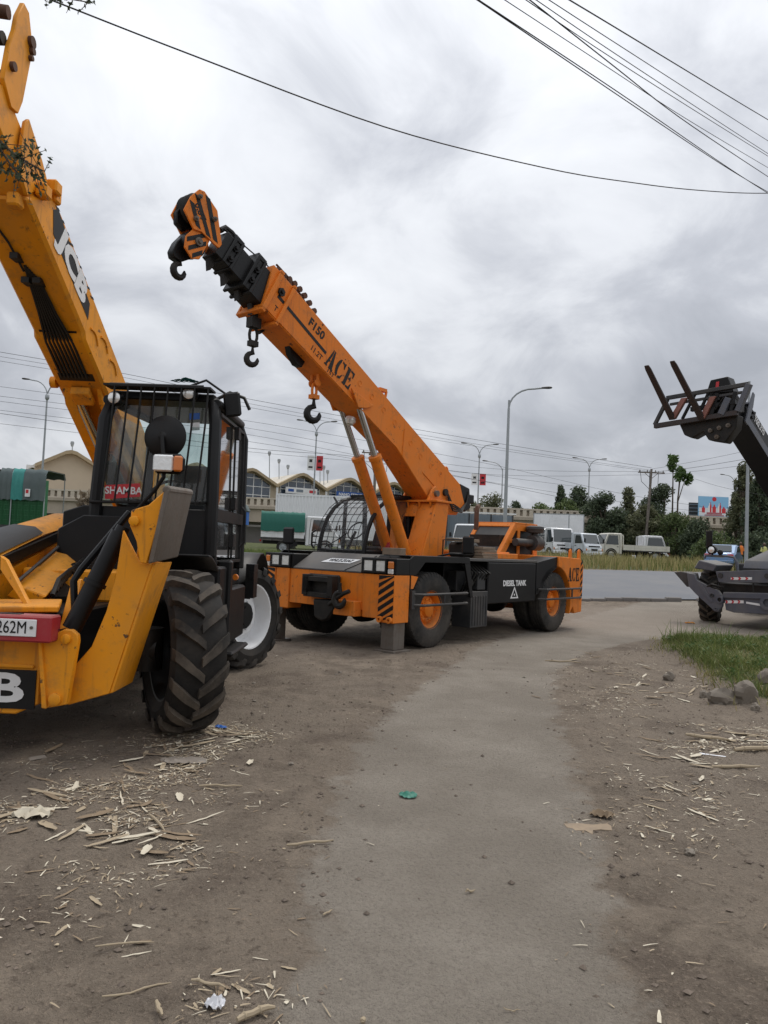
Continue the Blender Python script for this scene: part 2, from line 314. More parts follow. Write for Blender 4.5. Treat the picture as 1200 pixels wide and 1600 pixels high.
# ------------------------------------------------------------------ ground
def groundmat():
    m = bpy.data.materials.new('dirt_ground'); m.use_nodes = True; nt = m.node_tree; N = nt.nodes; L = nt.links; b = N['Principled BSDF']
    tc = N.new('ShaderNodeTexCoord').outputs['Object']
    def nz(sc, det=6, rg=.6, dist=0):
        n = N.new('ShaderNodeTexNoise'); n.inputs['Scale'].default_value = sc; n.inputs['Detail'].default_value = det; n.inputs['Roughness'].default_value = rg; n.inputs['Distortion'].default_value = dist
        L.new(tc, n.inputs['Vector']); return n.outputs[0]
    def mp(v, a, b_, c=0, d=1):
        n = N.new('ShaderNodeMapRange'); n.interpolation_type = 'SMOOTHSTEP'
        for i, q in enumerate((a, b_, c, d)): n.inputs[i+1].default_value = q
        L.new(v, n.inputs[0]); return n.outputs[0]
    def mixc(f, a, c2):
        n = N.new('ShaderNodeMix'); n.data_type = 'RGBA'
        if isinstance(f, float): n.inputs[0].default_value = f
        else: L.new(f, n.inputs[0])
        for i, q in ((6, a), (7, c2)):
            if isinstance(q, tuple): n.inputs[i].default_value = (*q, 1)
            else: L.new(q, n.inputs[i])
        return n.outputs[2]
    def mth(op, a, c):
        n = N.new('ShaderNodeMath'); n.operation = op
        for i, q in enumerate((a, c)):
            if isinstance(q, (int, float)): n.inputs[i].default_value = q
            else: L.new(q, n.inputs[i])
        return n.outputs[0]
    def attr(nm):
        n = N.new('ShaderNodeAttribute'); n.attribute_name = nm; return n.outputs['Fac']
    big = nz(.55, 6, .6, .3); mid = nz(3.1, 7, .65); fine = nz(34, 5, .7); grit = nz(130, 3, .6)
    dirt = mixc(mp(mid, .34, .68), (.146, .117, .089), (.256, .208, .159))
    dirt = mixc(mp(big, .36, .64), dirt, (.215, .176, .136))
    dirt = mixc(mth('MULTIPLY', mp(nz(1.1, 5, .6, .5), .5, .68), .55), dirt, (.085, .062, .048))
    dirt = mixc(mth('MULTIPLY', mp(fine, .52, .68), .55), dirt, (.285, .225, .168)); dirt = mixc(mth('MULTIPLY', mp(nz(21, 6, .72), .54, .66), .6), dirt, (.078, .058, .044)); dirt = mixc(mth('MULTIPLY', mp(nz(60, 4, .7), .55, .66), .5), dirt, (.30, .245, .19))
    tar = mixc(mp(nz(.9, 6, .62, .2), .35, .68), (.238, .207, .168), (.315, .278, .230))
    tar = mixc(mth('MULTIPLY', mp(fine, .45, .7), .3), tar, (.18, .152, .128))
    tar = mixc(mth('MULTIPLY', mp(nz(55, 4, .7), .52, .66), .45), tar, (.155, .13, .11)); tar = mixc(mth('MULTIPLY', mp(nz(7, 7, .7), .55, .75), .35), tar, (.19, .155, .125))
    pm = mth('ADD', attr('path'), mth('MULTIPLY', mth('SUBTRACT', nz(2.6, 8, .72), .5), 1.7))
    col = mixc(mp(pm, .36, .66), dirt, tar)
    col = mixc(mth('MULTIPLY', mp(attr('pale'), .3, .8), .6), col, (.29, .245, .20))
    col = mixc(mp(mth('ADD', attr('grassy'), mth('MULTIPLY', mth('SUBTRACT', mid, .5), 1.2)), .4, .7), col, (.075, .088, .03))
    gr = mp(grit, .62, .72); col = mixc(mth('MULTIPLY', gr, .35), col, (.36, .31, .26))
    dk = mp(nz(75, 3, .6), .66, .74); col = mixc(mth('MULTIPLY', dk, .5), col, (.05, .038, .03))
    L.new(col, b.inputs['Base Color']); b.inputs['Roughness'].default_value = .93; b.inputs['Specular IOR Level'].default_value = .22
    b1 = N.new('ShaderNodeBump'); b1.inputs['Strength'].default_value = 1.0; b1.inputs['Distance'].default_value = .035; L.new(fine, b1.inputs['Height'])
    b2 = N.new('ShaderNodeBump'); b2.inputs['Strength'].default_value = .7; b2.inputs['Distance'].default_value = .008; L.new(grit, b2.inputs['Height']); L.new(b1.outputs[0], b2.inputs['Normal'])
    L.new(b2.outputs[0], b.inputs['Normal'])
    return m
GROUND = groundmat()
# asphalt carriageway: near edge and far edge as lines in the plane (x -> y)
def road_near(x): return 22.3+.30*(np.asarray(x, float)-6.5)
def road_far(x): return 33.5+.36*(np.asarray(x, float)-9)
def ground():
    xs = np.concatenate([-np.geomspace(900, 7.2, 60), np.linspace(-7, 9, 430), np.geomspace(9.3, 900, 60)])
    ys = np.concatenate([np.linspace(-60, .6, 16), np.geomspace(.8, 40, 370), np.geomspace(41.5, 2500, 50)])
    X, Y = np.meshgrid(xs, ys); Z = Tm(X, Y); nx, ny = len(xs), len(ys)
    sdp = path_sd(X, Y); path = smooth(-.3, .45, sdp)*(1-smooth(60, 90, Y))
    pale = np.exp(-((Y-18.5)/3.2)**2)*smooth(2, 6, X)*.9+.35*np.exp(-((Y-12)/4)**2)*(X > -3)
    grassy = np.maximum(smooth(16.5, 19.5, Y+.4*X)*(1-smooth(-1.5, 1.5, X)), smooth(.5, 2.5, Y-road_far(X)))
    grassy = np.maximum(grassy, smooth(.05, .16, T(X, Y))*(Y < 16)*(Y > 7))
    V = np.stack([X, Y, Z], -1).reshape(-1, 3)
    i = np.arange(nx*ny).reshape(ny, nx); q = np.stack([i[:-1, :-1], i[:-1, 1:], i[1:, 1:], i[1:, :-1]], -1).reshape(-1, 4)
    sc = sdp.reshape(-1)[q].mean(1); yc = Y.reshape(-1)[q].mean(1)
    pathf = (sc > 0) & (yc < 20.5) & (yc > -20)
    for name, sel in (('ground', ~pathf), ('path', pathf)):
        qq = q[sel]; used, inv = np.unique(qq, return_inverse=True); inv = inv.reshape(-1, 4)
        me = bpy.data.meshes.new(name); me.vertices.add(len(used)); me.vertices.foreach_set('co', V[used].ravel())
        me.loops.add(len(inv)*4); me.loops.foreach_set('vertex_index', inv.ravel().astype(np.int32))
        me.polygons.add(len(inv)); me.polygons.foreach_set('loop_start', np.arange(0, len(inv)*4, 4, dtype=np.int32)); me.update(calc_edges=True); me.shade_smooth()
        for an, arr in (('path', path), ('pale', pale), ('grassy', grassy)):
            a = me.attributes.new(an, 'FLOAT', 'POINT'); a.data.foreach_set('value', arr.reshape(-1)[used].astype(np.float32))
        me.materials.append(GROUND); tag(link(name, me), kind='structure')
ground()
ASPH = mat('asphalt', (.15, .155, .168), .85, dust=.7, dustcol=(.21, .205, .20), dscale=.5, bump=.3, bscale=60, spec=.3)
def road():
    xs = np.concatenate([np.linspace(-120, -10, 20), np.linspace(-9, 40, 70), np.linspace(42, 200, 20)]); v = []; f = []; nr = 14
    for x in xs:
        a, c = float(road_near(x)), float(road_far(x))
        for j in range(nr):
            y = a+(c-a)*j/(nr-1); v.append((x, y, float(T(x, y))+.03))
    for i in range(len(xs)-1):
        for j in range(nr-1): f.append((i*nr+j, (i+1)*nr+j, (i+1)*nr+j+1, i*nr+j+1))
    m = MB(); m.add(v, f); r = m.build('road', ASPH, fix=False); tag(r, kind='structure')
    # broken kerb stones along the near edge
    x = 2.0; k = 0
    while x < 17:
        l = random.uniform(.45, .62); y = float(road_near(x+l/2))-.16
        if random.random() > .18:
            s = MB(); h = random.uniform(.07, .13); a = math.atan(.30)+random.uniform(-.06, .06)
            s.box((0, 0, h/2-.05), (l*.92, .2, h+.1)); o = s.build('kerb_stone', CONCD, r, bev=.02)
            o.location = (x+l/2, y, float(T(x, y))+.0); o.rotation_euler.z = a
        x += l*.97
road()
# ------------------------------------------------------------------ wheels
def ag_tyre(Rr=.675, w=.42, nl=16, rim=.40):
    m = MB(); h = w/2; rc = Rr-.05
    prof = [(-h*.80, rim), (-h*1.02, rim+.10), (-h*1.04, rc-.13), (-h*.95, rc-.03), (-h*.5, rc), (0, rc+.008), (h*.5, rc), (h*.95, rc-.03), (h*1.04, rc-.13), (h*1.02, rim+.10), (h*.80, rim)]
    m.lathe(prof, n=56, closed=True)
    for s in (-1, 1):
        for k in range(nl):
            t0 = 2*math.pi*(k+(.5 if s > 0 else 0))/nl; rows = []
            for j, (u, top, dn) in enumerate([(-.06, Rr-.004, 0), (.25, Rr, 0), (.55, Rr-.004, 0), (.85, Rr-.014, 0), (1.02, Rr-.045, 0), (1.06, Rr-.13, 1)]):
                th = t0-.27*u
                y = s*h*u; hw = (.034 if j < 2 else .044)/Rr; bt = hw*1.25; base = rc-.06
                rows.append([(y, base, th-bt), (y, top, th-hw), (y, top, th+hw), (y, base, th+bt)])
            vs = [(r*math.cos(a), y, r*math.sin(a)) for row in rows for (y, r, a) in row]; f = []
            for j in range(len(rows)-1):
                for q in range(3): f.append((j*4+q, j*4+q+1, j*4+q+5, j*4+q+4))
            f += [(0, 1, 2, 3), tuple(len(rows)*4-4+q for q in (3, 2, 1, 0))]
            m.cur = 1; m.add(vs, f); m.cur = 0
    return m
def road_tyre(Rr=.625, w=.32, rim=.30):
    m = MB(); h = w/2; g = .014
    prof = [(-h*.78, rim), (-h*.98, rim+.06), (-h*1.05, rim+.15), (-h, Rr-.07), (-h*.86, Rr-.018)]
    for a in (-.62, -.22, .18, .58):
        prof += [(h*(a-.02), Rr-.004), (h*(a), Rr-.004-g), (h*(a+.05), Rr-.004-g), (h*(a+.07), Rr-.004)]
    prof += [(h*.86, Rr-.018), (h, Rr-.07), (h*1.05, rim+.15), (h*.98, rim+.06), (h*.78, rim)]
    m.lathe(prof, n=64, closed=True)
    n = 46
    for s in (-1, 1):
        for k in range(n):          # shoulder blocks
            t = 2*math.pi*k/n; d = .028; vs = []
            for (y, r) in ((h*.72, Rr-.012), (h*.72, Rr+.002), (h*.90, Rr-.010), (h*1.02, Rr-.075), (h*.97, Rr-.085)):
                for a in (t-d, t+d): vs.append((r*math.cos(a), s*y, r*math.sin(a)))
            m.add(vs, [(2*i, 2*i+1, 2*i+3, 2*i+2) for i in range(4)]+[(0, 2, 4, 6, 8), (9, 7, 5, 3, 1)])
    return m
def rim_mesh(rim=.31, w=.30, dish=.12, nuts=8, hub=.11, hubout=.05):
    m = MB(); h = w/2
    m.lathe([(-h*.8, rim-.02), (-h*.8, rim+.03), (-h*.7, rim+.01), (-h*.55, rim-.03), (h*.5, rim-.03), (h*.72, rim+.01), (h*.82, rim+.035), (h*.9, rim+.035), (h*.86, rim-.0), (h*.55, rim-.045), (h-dish-.02, rim-.06), (h-dish, rim-.10), (h-dish+.035, rim*.62), (h-dish+.03, hub+.02), (h-dish+.03+hubout, hub), (h-dish+.05+hubout, hub*.7), (h-dish+.05+hubout, 0)], n=40)
    for k in range(nuts):
        a = 2*math.pi*k/nuts; r = hub+.055; p = Vector((r*math.cos(a), h-dish+.03, r*math.sin(a)))
        m.cyl(p, p+Vector((0, .03, 0)), .014, 6)
    return m
_wc = {}
def wheel(parent, loc, rz, kind, flip=False, rimmat=None, off=(0, 0, 0)):
    key = (kind, rimmat.name)
    if key not in _wc:
        if kind == 'ag': _wc[key] = (rim_mesh(.40, .40, .20, 10, .13, .02).mesh('rim', rimmat), ag_tyre().mesh('tyre', [RUBBERK, RUBBERD]))
        elif kind == 'ag_dark': _wc[key] = (rim_mesh(.40, .40, .20, 10, .13, .02).mesh('rim', rimmat), ag_tyre().mesh('tyre', [RUBBERK, RUBBER]))
        else: _wc[key] = (rim_mesh(.315, .31, .14, 10, .12, .05).mesh('rim', rimmat), road_tyre().mesh('tyre', RUBBER))
    r, t = _wc[key]
    o = link('wheel', r, parent, Vector(loc)-Vector(off), rz+(math.pi if flip else 0)); link('tyre', t, o); return o
def hook(m, p, s, d=(1, 0, 0)):
    """crane hook hanging from p, overall height about 1.0*s, opening in the plane of d and z"""
    d = Vector(d); z = Vector((0, 0, 1)); p = Vector(p); pts = []; rs = []
    c = p-z*.62*s
    pts += [p, p-z*.14*s, p-z*.26*s]; rs += [.055*s, .055*s, .075*s]
    for i in range(13):
        a = R(100-i*(295/12)); pts.append(c+d*(-.0*s)+(d*math.cos(a)*-1*.25+z*math.sin(a)*.26)*s); rs.append((.085+.055*math.sin(math.pi*min(1, i/11)))*s if i < 11 else (.085 if i == 11 else .03)*s)
    m.tube(pts, rs, 10)
# ------------------------------------------------------------------ the pick-and-carry crane
def crane():
    A = R(39); CO = Vector((-.85, 12.5, 0))
    t = empty('mobile_crane', CO, -(math.pi/2+A)); tag(t, 'orange mobile crane with raised telescopic boom, three hooks and mesh-fronted cab', 'crane')
    # --- front bumper
    m = MB(); m.bb(-.18, .12, -.85, .85, .60, 1.19); m.bb(-.18, .15, .85, 1.18, .50, 1.19); m.bb(-.18, .15, -1.18, -.85, .50, 1.19); m.bb(-.05, .28, .34, .80, .50, .74)
    bumper = m.build('front_bumper', ORANGE, t, bev=.008)
    for s in (-1, 1):
        m = MB(); m.bb(-.22, .17, s*1.183, s*1.50, .45, 1.19); post = m.build('corner_post', ORANGE, t, bev=.008)
        st = MB()
        for k in range(7):
            z0 = .36+k*.125; a, c = s*1.19, s*1.49
            p = [(a, z0), (a, z0+.07), (c, z0+.25), (c, z0+.18)]
            q = [(y, min(max(z, .46), 1.185)) for y, z in p]
            if max(z for _, z in q)-min(z for _, z in q) < .03: continue
            st.yz(q, .171, .173)
        st.build('hazard_stripes', BLACKP, post, fix=True)
        for yy in (1.25, 1.44):
            b = MB(); b.lathe([(0, .05), (.05, .05), (.05, .022), (0, .022)], (.17, s*yy, .50), (1, 0, 0), 12, closed=True); b.build('shackle_eye', ORANGE, post)
        # outrigger leg and pad
        l = MB(); l.bb(-.18, .10, s*1.21, s*1.47, .03 if s > 0 else -.09, .60); leg = l.build('outrigger_leg', STEEL, t, bev=.01)
        l = MB(); z0 = tz(.16, 11.84) if s > 0 else -.135
        l.bb(-.26, .18, s*1.14, s*1.54, -.012 if s > 0 else -.13, .03 if s > 0 else -.085); l.build('outrigger_pad', STEEL, leg, bev=.006)
    m = MB(); m.bb(.121, .20, -.36, .36, .74, 1.13); m.build('coupling_plate', OILY, bumper, bev=.03)
    m = MB(); m.frame_xz([(.20, .80), (.20, 1.10), (.33, 1.08), (.33, .82)], [(.21, .83), (.21, 1.07), (.32, 1.05), (.32, .85)], -.33, -.24)
    for z in (.80, 1.06): m.bb(.19, .31, -.33, .33, z-.05, z+.03)
    for y in (-.30, .28): m.bb(.19, .33, y-.05, y+.06, .78, 1.12)
    m.build('coupling_jaw', OILY, bumper, bev=.01)
    m = MB(); m.yz([(-.12, .72), (.34, .74), (.40, .62), (.24, .40), (.10, .36), (-.08, .42)], .20, .30); m.build('hook_block', OILY, bumper, bev=.03)
    m = MB(); m.tube([(.33, .30, .66), (.36, .42, .72), (.36, .52, .80), (.34, .62, .86), (.33, .72, .90)], .035, 8); hook(m, (.36, .55, 1.02), .42, (0, 1, 0)); m.build('tow_hook', OILY, bumper)
    # --- headlight band and sloping apron
    for s in (-1, 1):
        m = MB(); m.bb(-.25, .14, s*.78, s*1.50, 1.195, 1.45); lb = m.build('headlight_panel', BLACK, t, bev=.01)
        for j, y in enumerate((.95, 1.20)):
            b = MB(); b.box((.145, s*y, 1.325), (.03, .215, .19)); h = b.build('headlight', LENS, lb, bev=.03)
            b = MB(); b.frame_xz([(-.125, -.11), (-.125, .11), (.125, .11), (.125, -.11)], [(-.095, -.082), (-.095, .082), (.095, .082), (.095, -.082)], 0, .02)
            b.v = [(.156+v[1], s*y+v[0], 1.325+v[2]) for v in b.v]; b.build('bezel', BLACKP, h)
        b = MB(); b.box((.15, s*1.40, 1.345), (.03, .11, .11)); b.build('turn_signal', AMBER, lb, bev=.01)
        b = MB(); b.box((.15, s*1.40, 1.245), (.03, .11, .08)); b.build('side_lamp', LENS, lb, bev=.01)
    m = MB(); m.xz([(.13, 1.195), (.13, 1.215), (-.35, 1.49), (-.60, 1.49), (-.60, 1.44), (-.30, 1.195)], -.775, .775); apron = m.build('apron', DECK, t)
    d = Vector((-.48, 0, .275)).normalized()
    nrm = Vector((.275, 0, .48)).normalized(); o0 = Vector((.13, 0, 1.215))
    m = MB(); pp = [o0+d*.22+Vector((0, -.30, 0)), o0+d*.22+Vector((0, .36, 0)), o0+d*.36+Vector((0, .50, 0)), o0+d*.36+Vector((0, -.16, 0))]
    m.ext([p+nrm*.004 for p in pp], nrm*.003); m.build('sticker', WHITEP, apron)
    text('lettering', 'WNLZ-ZUAZ', BLACKP, apron, fr(o0+d*.29+Vector((0, .10, 0))+nrm*.009, (0, 1, 0), d), .11, .002, shear=.3, sx=.8)
    m = MB(); m.tube([o0+Vector((0, .42, 0))+nrm*.006, o0+d*.5+Vector((0, .74, 0))+nrm*.006], .006, 6); m.build('seam_rod', BLACKP, apron)
    # --- deck and chassis
    m = MB(); m.bb(-.61, -4.6, -1.46, 1.46, 1.44, 1.488); m.build('deck', DECK, t, bev=.005)
    m = MB(); m.bb(.10, -6.4, -.42, .42, .72, 1.20); m.bb(-.6, -4.6, -.42, .42, 1.20, 1.44); m.bb(-1.9, -4.6, -1.0, 1.0, .80, 1.43); m.build('chassis', BLACK, t, bev=.01)
    for x in (-.9, -5.4):
        m = MB(); m.cyl((x, -1.2, .62), (x, 1.2, .62), .11, 14); m.lathe([(-.32, .10), (-.28, .2), (-.1, .31), (.1, .31), (.28, .2), (.32, .10)], (x, 0, .60), (1, 0, 0), 20); m.build('axle', OILY, t)
    # fenders: plates with a trapezoid arch, at both sides
    for s in (-1, 1):
        m = MB(); y0, y1 = s*1.468, s*1.505
        m.xz([(-.20, 1.195), (-.20, 1.44), (-.30, 1.505), (-1.95, 1.505), (-1.98, 1.40), (-.62, 1.40), (-.38, 1.195)], y0, y1)
        m.xz([(-1.80, 1.40), (-1.98, 1.40), (-2.10, .80), (-2.02, .80)], y0, y1); m.bb(-.22, -1.95, s*.95, s*1.465, 1.49, 1.505)
        m.xz([(-.225, 1.18), (-.225, .9), (-.26, .9), (-.40, 1.18)], y0, y1); m.build('front_fender', BLACK, t, bev=.004)
        m = MB(); m.xz([(-.24, 1.19), (-.24, .98), (-.30, .98), (-.42, 1.17)], s*1.50, s*1.513); m.build('fender_trim', ORANGE, t)
        # rear fender and counterweight
        arch = [(-5.4+.74*math.cos(R(a)), .62+.74*math.sin(R(a))) for a in range(12, 172, 16)]
        m = MB(); m.xz([(-4.58, 1.44), (-5.52, 1.575), (-5.52, 1.36)]+[p for p in arch if p[0] > -5.5 and p[1] > .8]+[(-4.66, .80), (-4.58, .80)], s*.95, s*1.46); m.build('rear_fender', BLACK, t, bev=.004)
        m = MB(); m.tube([(-.30, s*1.52, .89), (-.42, s*1.64, .89), (-1.70, s*1.64, .89), (-1.82, s*1.5, .89)], .022, 8); m.tube([(-.30, s*1.52, .72), (-.42, s*1.64, .72), (-1.70, s*1.64, .72), (-1.82, s*1.5, .72)], .022, 8)
        m.tube([(-1.0, s*1.64, .89), (-1.0, s*1.64, .72)], .018, 6); m.bb(-.24, -.33, s*1.50, s*1.54, .66, .95); m.build('wheel_guard', DGREY, t)
        m = MB()
        for z in (.90, .70): m.tube([(-4.66, s*1.47, z), (-4.72, s*1.62, z), (-6.40, s*1.62, z), (-6.62, s*1.50, z)], .022, 8)
        m.tube([(-5.95, s*1.62, .9), (-5.95, s*1.62, .7)], .018, 6); m.build('wheel_guard', DGREY, t)
        for x in (-.9, -5.4):
            wheel(t, (x, s*1.32, .62), 0, 'road', s < 0, ORANGE); wheel(t, (x, s*.96, .62), 0, 'road', s < 0, ORANGE)
    m = MB(); arch = [(-5.4+.76*math.cos(R(a)), .62+.76*math.sin(R(a))) for a in range(98, 215, 13)]
    m.xz([(-5.523, 1.585), (-6.62, 1.555), (-6.78, 1.40), (-6.72, .36), (-6.35, .34), (-6.28, .5)]+arch[::-1], -1.50, 1.50); cw = m.build('counterweight', ORANGE, t, bev=.012)
    for y in (1.46, -1.46):
        for x in (-6.15, -6.6):
            b = MB(); b.xz([(x-.06, 1.53), (x+.06, 1.53), (x+.045, 1.72), (x, 1.77), (x-.045, 1.72)], y-.025, y+.02); b.build('lifting_lug', ORANGE, cw, bev=.005)
    stencil_ace(cw, fr((-6.27, 1.502, 1.20), (-1, 0, 0), (0, 0, 1)), .30, sxx=.9)
    st = MB()
    for k in range(6): st.xz([(-6.62, .62+k*.15), (-6.62, .70+k*.15), (-6.725, .80+k*.15), (-6.73, .72+k*.15)], 1.5012, 1.503)
    st.build('hazard_stripes', BLACKP, cw)
    # --- tank, tool boxes between the axles
    m = MB(); m.bb(-2.66, -4.54, 1.0, 1.47, .66, 1.43); tank = m.build('fuel_tank', BLACK, t, bev=.02)
    text('lettering', 'DIESEL TANK', WHITEP, tank, fr((-3.66, 1.474, 1.03), (-1, 0, 0), (0, 0, 1)), .145, .006, sx=1.05)
    m = MB(); m.frame_xz([(-3.50, .74), (-3.82, .74), (-3.66, .97)], [(-3.56, .765), (-3.76, .765), (-3.66, .92)], 1.472, 1.474)
    m.lathe([(0, .022), (.002, .022)], (-3.66, 1.472, .81), (0, 1, 0), 10); m.build('warning_triangle', WHITEP, tank)
    m = MB(); m.bb(-2.66, -4.54, -1.47, -1.0, .66, 1.43); m.build('hydraulic_tank', BLACK, t, bev=.02)
    m = MB(); m.bb(-2.05, -2.62, 1.10, 1.50, .26, .90)
    for k in range(6): m.bb(-2.10-k*.09, -2.13-k*.09, 1.50, 1.515, .29, .82)
    m.build('step_box', DGREY, t, bev=.01)
    m = MB(); m.bb(-2.02, -2.65, .8, 1.2, .9, 1.25); m.bb(-2.35, -2.62, 1.1, 1.44, .92, 1.25); m.build('valve_box', DGREY, t, bev=.01)
    m = MB()
    for k in range(7):
        x = -2.05-.09*k; m.tube([(x, 1.25, 1.40), (x-.05, 1.40+.02*k, 1.22), (x+.06, 1.38, 1.02), (x-.03, 1.25, .88)], .017, 6)
    m.cyl((-2.15, 1.32, 1.05), (-2.15, 1.44, 1.05), .06, 12); m.build('hydraulic_hoses', OILY, t)
    m = MB(); m.lathe([(-.62, .12), (-.5, .33), (-.2, .45), (.2, .45), (.5, .33), (.62, .12)], (-3.55, .0, .62), (1, 0, 0), 20); m.build('transfer_case', OILY, t)
    # --- tower
    pr = Vector
    L = .50
    lo = [(-1.90, 1.488), (-2.60, 1.488)]; hi = [(-2.30, 2.52), (-2.72, 2.52)]
    m = MB()
    for s in (-1, 1):
        m.xz([lo[0], hi[0], hi[1], lo[1]], s*L, s*(L-.05))
    # front plate with a slot
    def fp(u, z): f = (z-1.488)/(2.52-1.488); return (-1.90-.40*f, u, z)
    for (u0, u1, z0, z1) in ((-.45, -.20, 1.488, 2.52), (.08, .45, 1.488, 2.52), (-.20, .08, 1.488, 1.80), (-.20, .08, 2.24, 2.52)):
        q = [fp(u0, z0), fp(u1, z0), fp(u1, z1), fp(u0, z1)]; m.ext(q, (-.04, 0, 0))
    m.ext([(-2.60, -.45, 1.488), (-2.60, .45, 1.488), (-2.72, .45, 2.52), (-2.72, -.45, 2.52)], (.04, 0, 0))
    tower = m.build('tower', ORANGE, t, bev=.006)
    m = MB(); m.bb(-2.22, -2.80, -.56, .56, 2.521, 2.56)
    for y in (-.40, -.13, .14, .40): m.xz([(-2.22, 2.52), (-2.28, 2.52), (-2.25, 2.40)], y-.015, y+.015)
    m.build('top_flange', ORANGE, tower, bev=.004)
    for s in (-1, 1):
        m = MB(); m.xz([(-2.26, 2.56), (-2.76, 2.56), (-2.62, 2.78), (-2.50, 2.84), (-2.40, 2.78)], s*.33, s*.29); m.build('pivot_bracket', ORANGE, tower, bev=.004)
        m = MB(); m.cyl((-2.50, s*.27, 2.70), (-2.50, s*.39, 2.70), .06, 16); m.build('pivot_pin', STEEL, tower)
    # --- boom
    U = Vector((1, 0, .527)).normalized(); Wn = Vector((-U.z, 0, U.x)); H = .245
    low = [(2.02, 5.10), (-1.36, 3.42), (-2.36, 2.62), (-2.80, 2.36), (-3.40, 2.34), (-3.68, 2.58), (-3.48, 2.98), (1.82, 5.80)]
    m = MB(); m.xz(low, -H, H); boom = m.build('boom', ORANGE, t, bev=.012)
    m = MB()
    for s in (-1, 1):
        m.ext([(2.00, s*H, 5.135), (-1.34, s*H, 3.455), (-1.34, s*H, 3.435), (2.00, s*H, 5.115)], (0, s*.012, 0))
    m.build('edge_bead', ORANGE, boom)
    def bp(x, f, y=H+.001):
        """point on the boom side: x along, f from lower edge 0 to upper edge 1"""
        lo_ = np.interp(x, [-2.36, -1.36, 2.02], [2.62, 3.42, 5.10]); hi_ = np.interp(x, [-3.48, 1.82], [2.98, 5.80]); return Vector((x, y, lo_+(hi_-lo_)*f))
    for s in (-1, 1):
        for x in (-.25, -.58, -.92, -1.25, -1.75, -2.08, -2.42, -2.76):
            b = MB(); p = bp(x, .60 if x > -2.2 else .66, s*H); b.lathe([(0, .055), (.006, .055), (.006, .042), (0, .04)], p, (0, s, 0), 16, closed=True); b.build('dimple', ORANGE, boom)
    b = MB(); p0, p1 = bp(1.72, .50), bp(.62, .42); b.ext([p0+Wn*.028, p1+Wn*.028, p1-Wn*.028, p0-Wn*.028], (0, .002, 0)); b.build('side_stripe', BLACKP, boom)
    text('lettering', 'F150', BLACKP, boom, fr(bp(.86, .70, H+.003), (-U.x, 0, -U.z), Wn), .20, .006)
    text('lettering', '11.2T', BLACKP, boom, fr(bp(.84, .22, H+.003), (-U.x, 0, -U.z), Wn), .13, .001)
    text('lettering', '15T', BLACKP, boom, fr(bp(.50, .10, H+.003), (-U.x, 0, -U.z), Wn), .12, .001)
    text('lettering', 'T', BLACKP, boom, fr(bp(1.75, .22, H+.003), (-U.x, 0, -U.z), Wn), .12, .001)
    stencil_ace(boom, fr(bp(.27, .42, H+.003), (-U.x, 0, -U.z), Wn), .34)
    # weld seam and stiffener strips
    b = MB(); b.ext([bp(-1.50, .02), bp(-1.515, .02), bp(-1.55, .72), bp(-1.535, .72)], (0, .01, 0)); p0, p1 = bp(-2.15, .32), bp(-2.55, .28); b.ext([p0, p1, p1+Wn*.02, p0+Wn*.02], (0, .012, 0)); b.build('weld_strip', ORANGE, boom)
    # collar at the boom mouth
    def bx(u0, u1, w0, w1, y0, y1, base):
        return [base+U*u+Wn*w+Vector((0, y, 0)) for (u, w, y) in ((u0, w0, y0), (u1, w0, y0), (u1, w0, y1), (u0, w0, y1), (u0, w1, y0), (u1, w1, y0), (u1, w1, y1), (u0, w1, y1))]
    B0 = Vector((2.02, 0, 5.10)); HH = .70   # lower mouth corner, section height along Wn
    m = MB()
    for (u0, u1) in ((-.06, 0.02), (-.36, -.30)):
        m.hexa(bx(u0, u1, -.05, HH*.95+.03, -H-.05, -H, B0)); m.hexa(bx(u0, u1, -.05, HH*.95+.03, H, H+.05, B0)); m.hexa(bx(u0, u1, HH*.93, HH*1.03, -H-.05, H+.05, B0)); m.hexa(bx(u0, u1, -.07, -.005, -H-.05, H+.05, B0))
    collar = m.build('mouth_collar', ORANGE, boom, bev=.006)
    for s in (-1, 1):
        m = MB(); p = B0+U*-.17+Wn*.45+Vector((0, s*H, 0)); m.lathe([(0, .07), (.03, .07), (.03, .03), (.06, .03)], p, (0, s, 0), 6); m.build('adjuster_nut', OILY, collar)
    m = MB(); m.tube([B0+U*(-.05+.07*math.cos(a))+Wn*(HH+.06+.07*math.sin(a)) for a in np.linspace(0, 6.0, 12)], .016, 6); m.build('lifting_ring', ORANGE, collar)
    # inner sections
    m = MB(); m.hexa(bx(-.3, .42, .05, .60, -.20, .20, B0)); inner = m.build('boom_section', BLACK, boom, bev=.01)
    m = MB(); m.hexa(bx(.3, .98, .10, .53, -.16, .16, B0)); inner2 = m.build('boom_section', BLACK, boom, bev=.01)
    for u0, hw, w0, w1 in ((.38, .235, .02, .64), (.80, .19, .08, .58)):
        m = MB(); m.hexa(bx(u0, u0+.05, w0, w1, -hw, hw, B0)); m.hexa(bx(u0-.14, u0-.09, w0, w1, -hw, hw, B0))
        m.hexa(bx(u0-.14, u0+.05, w1-.03, w1+.05, -hw+.04, hw-.04, B0)); m.build('section_collar', BLACK, boom, bev=.01)
        for s in (-1, 1):
            for w in (.22, .42): m = MB(); m.lathe([(0, .06), (.03, .06), (.03, .035), (.06, .03)], B0+U*(u0-.04)+Wn*w+Vector((0, s*(hw-.035), 0)), (0, s, 0), 6); m.build('adjuster_nut', BLACK, boom)
    m = MB()
    for u in (-.05, .25, .55, .85): m.ext([B0+U*u+Wn*.05+Vector((-.0, -.05, 0)), B0+U*(u+.12)+Wn*.05+Vector((0, -.05, 0)), B0+U*(u+.02)-Wn*.09+Vector((0, -.05, 0))], (0, .10, 0))
